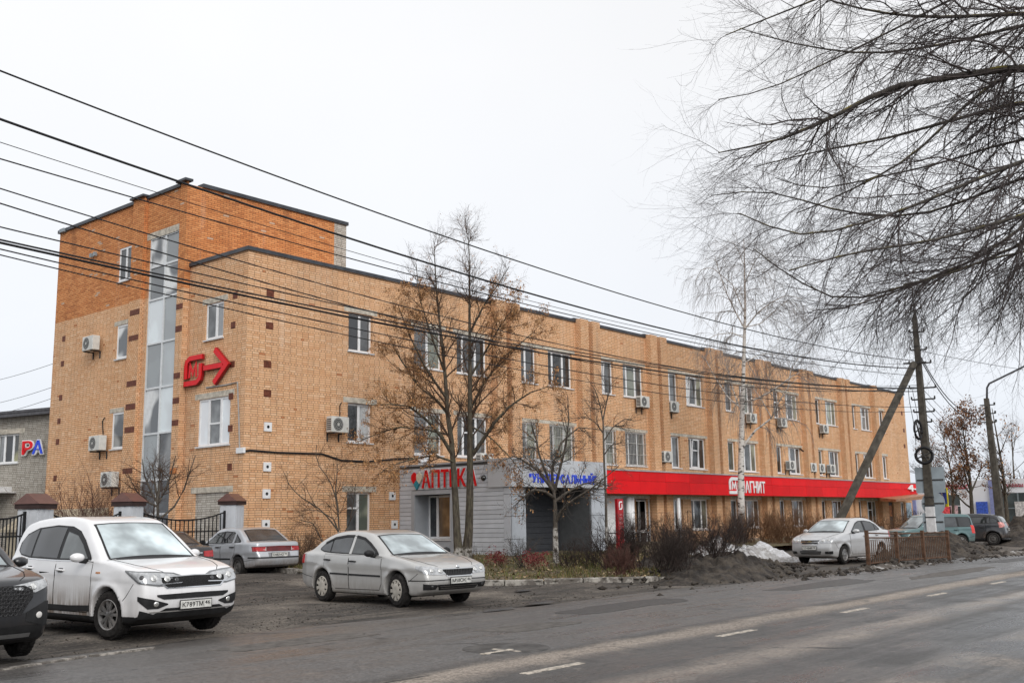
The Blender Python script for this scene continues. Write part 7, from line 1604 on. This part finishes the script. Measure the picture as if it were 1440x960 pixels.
b = MB(); taper_box(b, PB+Vector((0, 0, 1.95)), PB+Vector((0, 0, 10.05)), wat(1.95), .185); taper_box(b, PB+Vector((0, 0, 10.05)), PB+Vector((0, 0, 10.35)), .185, .08); b.build('shaft', CON, pole)
b = MB(); taper_box(b, PB+Vector((0, 0, -.3)), PB+Vector((0, 0, 1.9)), wat(0)+.01, wat(1.95)+.01); b.build('painted_foot', WPT, pole)
for z in (1.45, 1.95, 2.3, 4.0, 8.9, 8.2, 9.55):
    b = MB(); w_ = wat(z)+.03 if z < 5 else wat(z)+.04; b.box(PB.x-w_/2, PB.x+w_/2, PB.y-w_/2, PB.y+w_/2, z-.025, z+.025); b.build('steel_band', STL, pole)
sidev = Vector((vd.y, -vd.x, 0))      # to the right as seen from the road
for z, l in ((9.55, .5), (8.15, .75), (7.05, .9), (6.55, .8), (6.0, .7), (5.55, .5), (8.75, .55)):
    b = MB(); q = PB+Vector((0, 0, z)); b.tube([q-sidev*l*.5, q+sidev*l*.7], .035, 6)
    for k in (-.5, .68): b.lathe([(.03, 0), (.045, .04), (.03, .08), (.04, .12), (.001, .14)], tuple(q+sidev*l*k), 'z', 8)
    b.build('bracket', STL, pole)
b = MB(); b.tube([PB+Vector((0, 0, 10.3)), PB+Vector((0, 0, 11.6))], .03, 6); b.build('top_rod', STL, pole)
# the slanting prop
st0 = Vector((40.6, 18.0, 0)); st1 = PB+Vector((-.25, .1, 8.15))
prop = thing('pole_prop', 'dark slanting concrete prop leaning against the utility pole, white at its foot', 'utility pole', tuple(st0))
q = st0.lerp(st1, .17); b = MB(); taper_box(b, q, st1, .25, .21); b.build('shaft', CON, prop); b = MB(); taper_box(b, st0-Vector((0, 0, .2)), q, .27, .255); b.build('painted_foot', WPT, prop)
b = MB(); q = st1; b.tube([q-sidev*.45, q+sidev*.5], .04, 6); b.build('clamp', STL, prop)
# coils of spare cable
for k, (px, py, rr_, edge) in enumerate(((1299.5, 640, .36, False), (1291, 604, .42, True))):
    c = atD(px, py, 48.2); t = thing('cable_coil', ['round coil of black cable hung on the pole with its cross frame', 'coil of black cable seen edge on higher on the pole'][k], 'cable coil', tuple(c)); ax1 = (sidev if not edge else (sidev*.35+vd*.9).normalized()); b = MB()
    for j, (dr, nn) in enumerate(((0, 8), (.05, 8), (.025, 8))):
        pts = [c+ax1*math.cos(2*math.pi*i/24)*(rr_-dr)+Vector((0, 0, 1))*math.sin(2*math.pi*i/24)*(rr_-dr)-vd*(.03*j) for i in range(25)]; b.tube(pts, .04, 6, False)
    b.build('coil', CBL, t, True)
    b = MB(); 
    for a_ in (.4, 1.97): b.tube([c+ax1*math.cos(a_)*rr_+Vector((0, 0, 1))*math.sin(a_)*rr_, c-ax1*math.cos(a_)*rr_-Vector((0, 0, 1))*math.sin(a_)*rr_], .03, 6)
    b.build('cross_frame', STL, t)
# sign backs on the pole, facing the other way
nd = vd
def plate_at(name, label, px0, px1, py0, py1, D_, shape='rect', mt=GALV, front=None):
    c = atD((px0+px1)/2, (py0+py1)/2, D_); hw_ = (px1-px0)/2/FPX*D_*.985; hh_ = (py1-py0)/2/FPX*D_; t = thing(name, label, 'road sign', tuple(c)); tf = lambda u, d, v: tuple(c+sidev*u+vd*d+Vector((0, 0, v))); b = MB(tf)
    pts = [(-hw_, -hh_), (hw_, -hh_), (hw_, hh_), (-hw_, hh_)] if shape == 'rect' else [(hw_*math.cos(2*math.pi*i/28), hh_*math.sin(2*math.pi*i/28)) for i in range(28)]
    b.prism(pts, -.012, .012); b.build('panel', mt, t); b = MB(tf); b.box(-hw_*.9, hw_*.9, -.04, -.0125, -.03, .03); b.build('rail', STL, t); return t, tf, hw_, hh_
plate_at('road_sign', 'large square grey back of a road sign on the pole', 1290, 1326, 658, 691, 48.75)
plate_at('road_sign', 'round grey back of a road sign on the pole', 1298, 1327, 692, 723, 48.75, 'disc')
plate_at('road_sign', 'small grey back of a plate low on the pole', 1300, 1326, 722, 745, 48.75)
c = atD(1325, 699, 49.0); t = thing('crossing_sign', 'blue and white crossing sign with a yellow edge sticking out beside the pole', 'road sign', tuple(c)); ax = (sidev*.55-vd*.83).normalized()
tfc = lambda u, d, v: tuple(c+ax*u+(ax.cross(Vector((0, 0, 1))))*d+Vector((0, 0, v)))
b = MB(tfc); b.box(-.4, .4, -.01, .01, -.4, .4); b.build('yellow_panel', mat('yellow_sign', (.75, .62, .02), .4), t); b = MB(tfc); b.box(-.33, .33, -.013, .013, -.28, .36); b.build('blue_panel', mat('blue_sign', (.01, .07, .42), .4), t)
for s_ in (-1, 1): b = MB(tfc); b.prism([(-.2, -.16), (.2, -.16), (0, .26)], s_*.0135, s_*.017); b.build('white_triangle', WL, t)
b = MB(tfc)
b.prism([(-.03, -.05), (.03, -.05), (.1, -.14), (-.1, -.14)], -.019, .019); b.prism([(-.02, -.05), (.02, -.05), (.03, .1), (-.03, .1)], -.019, .019); b.build('walking_figure', mat('sign_black', (.02, .02, .02), .5), t)
# ---- railing
rp = [onG(1222, 798, 0), onG(1263, 793, 0), onG(1300, 790, 0), onG(1335, 787.5, 0)]
rail = thing('railing', 'rusty brown pedestrian railing at the road edge', 'railing', tuple(rp[0]))
hh = [1.08, 1.0, 1.0, .98]
for p, h in zip(rp, hh): b = MB(); b.box(p.x-.05, p.x+.05, p.y-.05, p.y+.05, -.2, h+.05); b.build('post', RUST, rail)
barm = None
for (p, q), (h0, h1) in zip(zip(rp, rp[1:]), zip(hh, hh[1:])):
    for z in (.97, .84, .12): b = MB(); b.tube([p+Vector((0, 0, z*h0)), q+Vector((0, 0, z*h1))], .022, 6); b.build('rail', RUST, rail)
    n = 15
    for i in range(1, n):
        c = p.lerp(q, i/n); loc = c-rp[0]
        if barm is None: b = MB(); b.box(-.011, .011, -.011, .011, .12, .84); barm = b.mesh('bar', None, True); barm.materials.append(RUST)
        o = bpy.data.objects.new('bar', barm); link(o); o.parent = rail; o.location = loc
# ---- street lamp far right
lp = atD(1411, 764, 60); lamp = thing('street_lamp', 'street lamp on a lichened concrete pole with a curved arm', 'street lamp', (lp.x, lp.y, 0)); top = atD(1387, 560, 60)
b = MB(); taper_box(b, Vector((lp.x, lp.y, -.2)), Vector((top.x, top.y, top.z)), .42, .22); b.build('pole', CON, lamp)
a0 = atD(1388, 545, 60); a1 = atD(1393, 541, 59.8); a2 = atD(1432, 519, 58.5); a3 = atD(1470, 500, 57.3)
b = MB(); b.tube([Vector((top.x, top.y, top.z-.3)), a0, a1.lerp(a0, .3)+Vector((0, 0, .12)), a2, a3], [.06, .055, .055, .05, .045], 8); b.build('arm', mat('grey_lamp_arm', (.16, .17, .19), .5, metal=.3), lamp, True)
b = MB(); b.tube([a3-Vector((0, 0, .02)), a3.lerp(a2, -.35)], [.09, .14], 8); b.build('lamp_head', STL, lamp, True)
for k in range(3): b = MB(); q = Vector((top.x, top.y, top.z-.35-.45*k)); b.tube([q-sidev*.35, q+sidev*.38], .03, 6); b.lathe([(.05, 0), (.05, .12), (.001, .14)], tuple(q+sidev*.36), 'z', 8); b.build('insulator', STL, lamp)
# ---- overhead cables: each a sagging strand between the pole and the next one beyond the frame
def zpx(x, y, Y): return onY(x, y, Y)
def cable(label, pts, Y, r, endX=-9., pole_end=None):
    """pts: pixels on the strand (in the plane of the line of poles, Y), last at the pole"""
    P = [onY(x, y, Y) for x, y in pts]; X_ = np.array([p.x for p in P]); Z_ = np.array([p.z for p in P]); deg = min(2, len(P)-1); co = np.polyfit(X_, Z_, deg)
    dx = Z_[-1]-np.polyval(co, X_[-1]); xs_ = np.concatenate([np.linspace(endX, X_[-1]-4, 36), np.linspace(X_[-1]-3, X_[-1], 4)]); b = MB()
    b.tube([(x, Y+(0 if pole_end is None else (pole_end-Y)*max(0, (x-X_[-1]+12)/12)), np.polyval(co, x)+dx*((x-xs_[0])/(xs_[-1]-xs_[0]))) for x in xs_], r, 6); tag(b.build('overhead_cable', CBL), label, 'cable', 'overhead cables to the concrete pole')
cable('topmost overhead cable, crossing open sky above the roof', [(0, 95), (300, 222), (540, 300), (900, 421), (1285, 507)], 15.3, .016)
cable('thickest high overhead cable, crossing the tower top', [(0, 167), (205, 240), (384, 300), (540, 351), (900, 454), (1288, 518)], 15.5, .022)
cable('faint thin wire just below the thick high cable', [(0, 200), (122, 240), (232, 274), (600, 384), (1287, 512)], 15.9, .007)
cable('thin wire third from the top at the tower', [(0, 222), (57, 240), (360, 329), (760, 432), (1288, 528)], 15.7, .012)
cable('middle wire crossing the orange brick of the tower', [(0, 260), (360, 379), (600, 440), (900, 505), (1290, 541)], 15.4, .011)
cable('middle wire grazing the main roof corner', [(0, 287), (125, 317), (360, 400), (640, 470), (900, 520), (1291, 543)], 15.6, .012)
cable('wire just above the doubled dark cables', [(0, 312), (250, 380), (360, 405), (700, 478), (1000, 520), (1291, 545)], 15.2, .011)
cable('upper of the two dark cables running close together', [(0, 335), (210, 382), (360, 415), (700, 483), (1000, 524), (1291, 546)], 15.45, .015)
cable('lower and thicker of the two dark cables running close together', [(0, 340), (210, 386), (360, 419), (700, 489), (1000, 529), (1291, 550)], 15.55, .020)
cable('thin wire second from the bottom', [(0, 351), (360, 432), (720, 505), (1000, 552), (1294, 572)], 15.3, .011)
cable('lowest thin wire, crossing the third storey windows', [(0, 360), (360, 440), (720, 520), (1000, 562), (1295, 578)], 15.6, .010)
# strands from the pole onward
def strand(label, p0, p1, sag, r, grp='overhead cables beyond the pole'):
    b = MB(); b.tube([p0.lerp(p1, i/14)-Vector((0, 0, sag*4*(i/14)*(1-i/14))) for i in range(15)], r, 5); tag(b.build('overhead_cable', CBL), label, 'cable', grp)
pt = lambda z: PB+Vector((.2, 0, z))
strand('thin wire from the pole to the edge of the picture under the willow', pt(8.75), atD(1560, 528, 80), .3, .012)
lt = Vector((top.x, top.y, top.z-.4))
strand('upper of two slack cables from the pole to the street lamp', pt(8.6), lt, 1.25, .022); strand('lower of two slack cables from the pole to the street lamp', pt(8.45), lt-Vector((0, 0, .45)), 1.2, .022)
for i, (z, px, py) in enumerate(((7.05, 1352, 592), (6.7, 1345, 600), (6.4, 1340, 604), (6.0, 1338, 606), (5.6, 1334, 614))):
    strand(['first', 'second', 'third', 'fourth', 'lowest'][i]+' wire fanning down from the pole behind the brown seeded trees, counted from the top', pt(z), atD(px+60, py+58, 78), .25, .011)
for i, (x0, y0, x1, y1) in enumerate(((0, 530, 72, 507), (0, 562, 72, 540), (0, 578, 70, 556))):
    strand(['upper', 'middle', 'lower'][i]+' faint wire rising to the tower behind the neighbour roof', atD(x0-40, y0+12, 60), Vector((TX+.3, TY1-.1, onX(x1, y1, TX).z)), .1, .010, 'faint wires behind the neighbour roof')
# loose wires hanging by the coils
b = MB(); b.tube([atD(x, y, 48.1) for x, y in ((1277, 545), (1279, 565), (1284, 590), (1287, 610), (1288, 625))], .014, 5); tag(b.build('hanging_wire', CBL), 'loose wire hanging down beside the pole from the bracket to the coils', 'cable')
b = MB(); b.tube([atD(x, y, 48.15) for x, y in ((1283, 548), (1288, 572), (1292, 600), (1296, 628))], .012, 5); tag(b.build('hanging_wire', CBL), 'second loose wire close against the pole above the coils', 'cable')
# ---- cameras and a bird-like dome on the tower parapet
p = onX(93, 325, TX); b = MB(); b.tube([(TX+.1, p.y, TZ+.1), (TX+.1, p.y, p.z)], .02, 6); b.box(TX-.15, TX+.15, p.y-.08, p.y+.3, p.z-.05, p.z+.1); tag(b.build('roof_camera', GALV), 'small camera on the far end of the tower parapet', 'camera')
for i, (px, py) in enumerate(((132, 360), (137, 358))):
    p = onX(px, py, TX); b = MB(wallX(TX)); b.box(p.y-.07, p.y+.07, .06, .16, p.z-.08, p.z+.08); b.box(p.y-.02, p.y+.02, 0, .07, p.z-.02, p.z+.02); tag(b.build('wall_floodlight', GALV), ['left small floodlight high on the orange tower wall', 'right small floodlight high on the orange tower wall'][i], 'light')
# ---- yard fence: metal-clad pillars with brown caps, iron bars between
CAPB = mat('brown_metal_cap', (.135, .062, .050), .4, metal=.15, var=.12, coat=.2); CAPD = mat('brown_cap_edge', (.045, .028, .026), .5, var=.15); CLAD = mat('white_corrugated_cladding', (.52, .54, .57), .45, var=.06, vscale=2.); IRON = mat('black_iron', (.018, .018, .019), .5, metal=.3, var=.2)
fy = R(28)     # the fence line bears a little off the facade
fpos = [atD(48, 760, 26.6), atD(179, 760, 30.0), atD(325, 760, 34.2)]
for i, c in enumerate(fpos):
    q = Vector((c.x, c.y, 0)); zt_ = [2.05, 2.16, 2.24][i]; pr = math.atan2(fpos[2].y-fpos[0].y, fpos[2].x-fpos[0].x)
    t = thing('fence_pillar', ['white clad fence pillar with brown cap nearest the gate, behind the white crossover', 'middle white clad fence pillar with brown cap', 'white clad fence pillar with brown cap at the building corner'][i], 'fence pillar', tuple(q), pr, 'fence pillars with brown caps')
    b = MB(); b.box(-.27, .27, -.27, .27, -.1, zt_); b.build('pillar', CLAD, t, local=True)
    b = MB()
    for s_ in (-1, 1):
        for k in range(-1, 2): b.box(k*.18-.05, k*.18+.05, s_*.27-.012, s_*.27+.012, 0, zt_-.01); b.box(s_*.27-.012, s_*.27+.012, k*.18-.05, k*.18+.05, 0, zt_-.01)
    b.build('cladding_rib', CLAD, t, local=True)
    b = MB(); b.box(-.32, .32, -.32, .32, zt_+.01, zt_+.12); b.build('cap_edge', CAPD, t, local=True)
    b = MB(); b.add([(-.35, -.35, zt_+.121), (.35, -.35, zt_+.121), (.35, .35, zt_+.121), (-.35, .35, zt_+.121), (-.33, -.02, zt_+.36), (.33, -.02, zt_+.36), (-.33, .02, zt_+.36), (.33, .02, zt_+.36)], [(0, 1, 5, 4), (3, 2, 7, 6), (4, 5, 7, 6), (0, 4, 6, 3), (1, 5, 7, 2), (0, 1, 2, 3)]); b.build('cap', CAPB, t, local=True)
def ironpanel(label, a, b_, zA, sagm, n, gate=False):
    a, b_ = Vector((a.x, a.y, 0)), Vector((b_.x, b_.y, 0)); t = thing('iron_fence_panel' if not gate else 'iron_gate', label, 'fence' if not gate else 'gate', tuple(a)); zt = lambda f: zA-sagm*4*f*(1-f)
    b = MB(); b.tube([a.lerp(b_, i/16)+Vector((0, 0, zt(i/16))) for i in range(17)], .022, 6); b.build('top_rail', IRON, t)
    for z in (1.45, .25): b = MB(); b.tube([a+Vector((0, 0, z)), b_+Vector((0, 0, z))], .018, 6); b.build('rail', IRON, t)
    for i in range(n+1):
        f = i/n; c = a.lerp(b_, f); b = MB(); r_ = .028 if i in (0, n) else .012; b.box(c.x-r_, c.x+r_, c.y-r_, c.y+r_, .1, zt(f)+(.05 if i in (0, n) else 0)); b.build('bar' if 0 < i < n else 'end_post', IRON, t)
d01 = (fpos[1]-fpos[0]).normalized(); d12 = (fpos[2]-fpos[1]).normalized()
ironpanel('black iron fence panel with sagging top rail between the first two pillars', fpos[0]+d01*.45, fpos[1]-d01*.42, 1.98, .22, 18); ironpanel('black iron fence panel with sagging top rail between the last two pillars', fpos[1]+d12*.45, fpos[2]-d12*.42, 2.02, .24, 20)
g0 = atD(-40, 760, 24.6); ironpanel('black iron gate with arched top left of the first pillar', g0, fpos[0]-(fpos[0]-g0).normalized()*.45, 1.95, .12, 14, True)
# ---- white single storey store beyond the office
SWH = mat('white_store_panel', (.70, .70, .72), .5, var=.05, vscale=.6); SGL = mat('store_grey_glass', (.045, .065, .07), .15, var=.3, vscale=1., spec=.8); LAV = mat('violet_pipe', (.22, .24, .42), .5)
SX = 100.; tW = wallX(SX); store = thing('white_store', 'low white store with red lettering beyond the office building', 'building', (SX, 20, 0))
b = MB(tW); ya = onX(1460, 720, SX).y-8; ye = onX(1283, 720, SX).y+4; zt2 = onX(1340, 676, SX).z; b.box(ya, ye, -15, 0, 0, zt2); b.build('wall', SWH, store)
w0, w1 = onX(1353, 720, SX), onX(1327, 692, SX)
window(tW, w0.y, w1.y+1.0, .9, onX(1340, 694, SX).z, [.5], [SGL], store, rec=-.08, mid=(0, .55)); 
w0 = onX(1402, 720, SX); b = MB(tW); b.box(ya+1, w0.y, .0, .1, .3, onX(1410, 693, SX).z); b.build('glazed_front', SGL, store)
for k in range(6): u = w0.y-1.9*k; b = MB(tW); b.box(u-.06, u+.06, .1, .16, .3, onX(1410, 693, SX).z); b.build('mullion', mat('grey_mullion', (.16, .19, .20), .5), store)
b = MB(tW); b.box(ya+1, w0.y, .1, .15, 1.9, 2.0); b.build('transom', mat('grey_mullion', (.16, .19, .20)), store)
for px in (1397, 1287): q = onX(px, 720, SX); b = MB(tW); b.box(q.y-.16, q.y+.16, 0, .2, 0, zt2-.02); b.build('violet_pilaster', LAV, store)
sg = thing('store_sign', 'small red lettering high on the far white store', 'sign', (SX, 28, 4)); tW2 = lambda u, d, v: (SX-d, -u, v)
q0, q1 = onX(1328, 687, SX), onX(1362, 681, SX); letters('МАГАЗИН', -q0.y, -q1.y, q0.z, q1.z, tW2, .1, RED, sg, bold=.02, name='letter') if False else None
b = MB(tW2); rs = random.Random(4)
for (xa, xb, yy, hh_) in ((1327, 1362, 684, 5.5), (1416, 1440, 682, 3.5)):
    n = 10
    for i in range(n):
        q = onX(xa+(xb-xa)*i/n, yy, SX); q2 = onX(xa+(xb-xa)*(i+.62)/n, yy, SX); h = hh_/FPX*105
        b.box(-q.y, -q2.y, .0, .08, q.z-h/2, q.z-h/2+h*rs.uniform(.25, .4)); b.box(-q.y, -q.y+(q.y-q2.y)*.35, .0, .079, q.z-h/2, q.z+h/2)
        if i % 2: b.box(-q.y, -q2.y, .0, .078, q.z+h*.3, q.z+h/2)
b.build('letter_row', mat('dark_red_letters', (.35, .02, .04), .5), sg)
for px, py, w_, h_, mt, nm in ((1382, 716, .5, .7, mat('blue_notice', (.05, .10, .42), .5, var=.4), 'blue_notice'), (1331, 719, .35, .5, mat('red_white_poster', (.65, .08, .09), .5, var=.4), 'red_poster'), (1343, 718, .3, .5, mat('pink_poster', (.5, .33, .34), .5, var=.4), 'pink_poster'), (1437, 716, .5, .7, mat('pale_poster', (.5, .48, .46), .5, var=.4), 'pale_poster')):
    q = onX(px, py, SX); b = MB(tW); b.box(q.y-w_, q.y+w_, .12, .18, q.z-h_, q.z+h_); b.build(nm, mt, store)
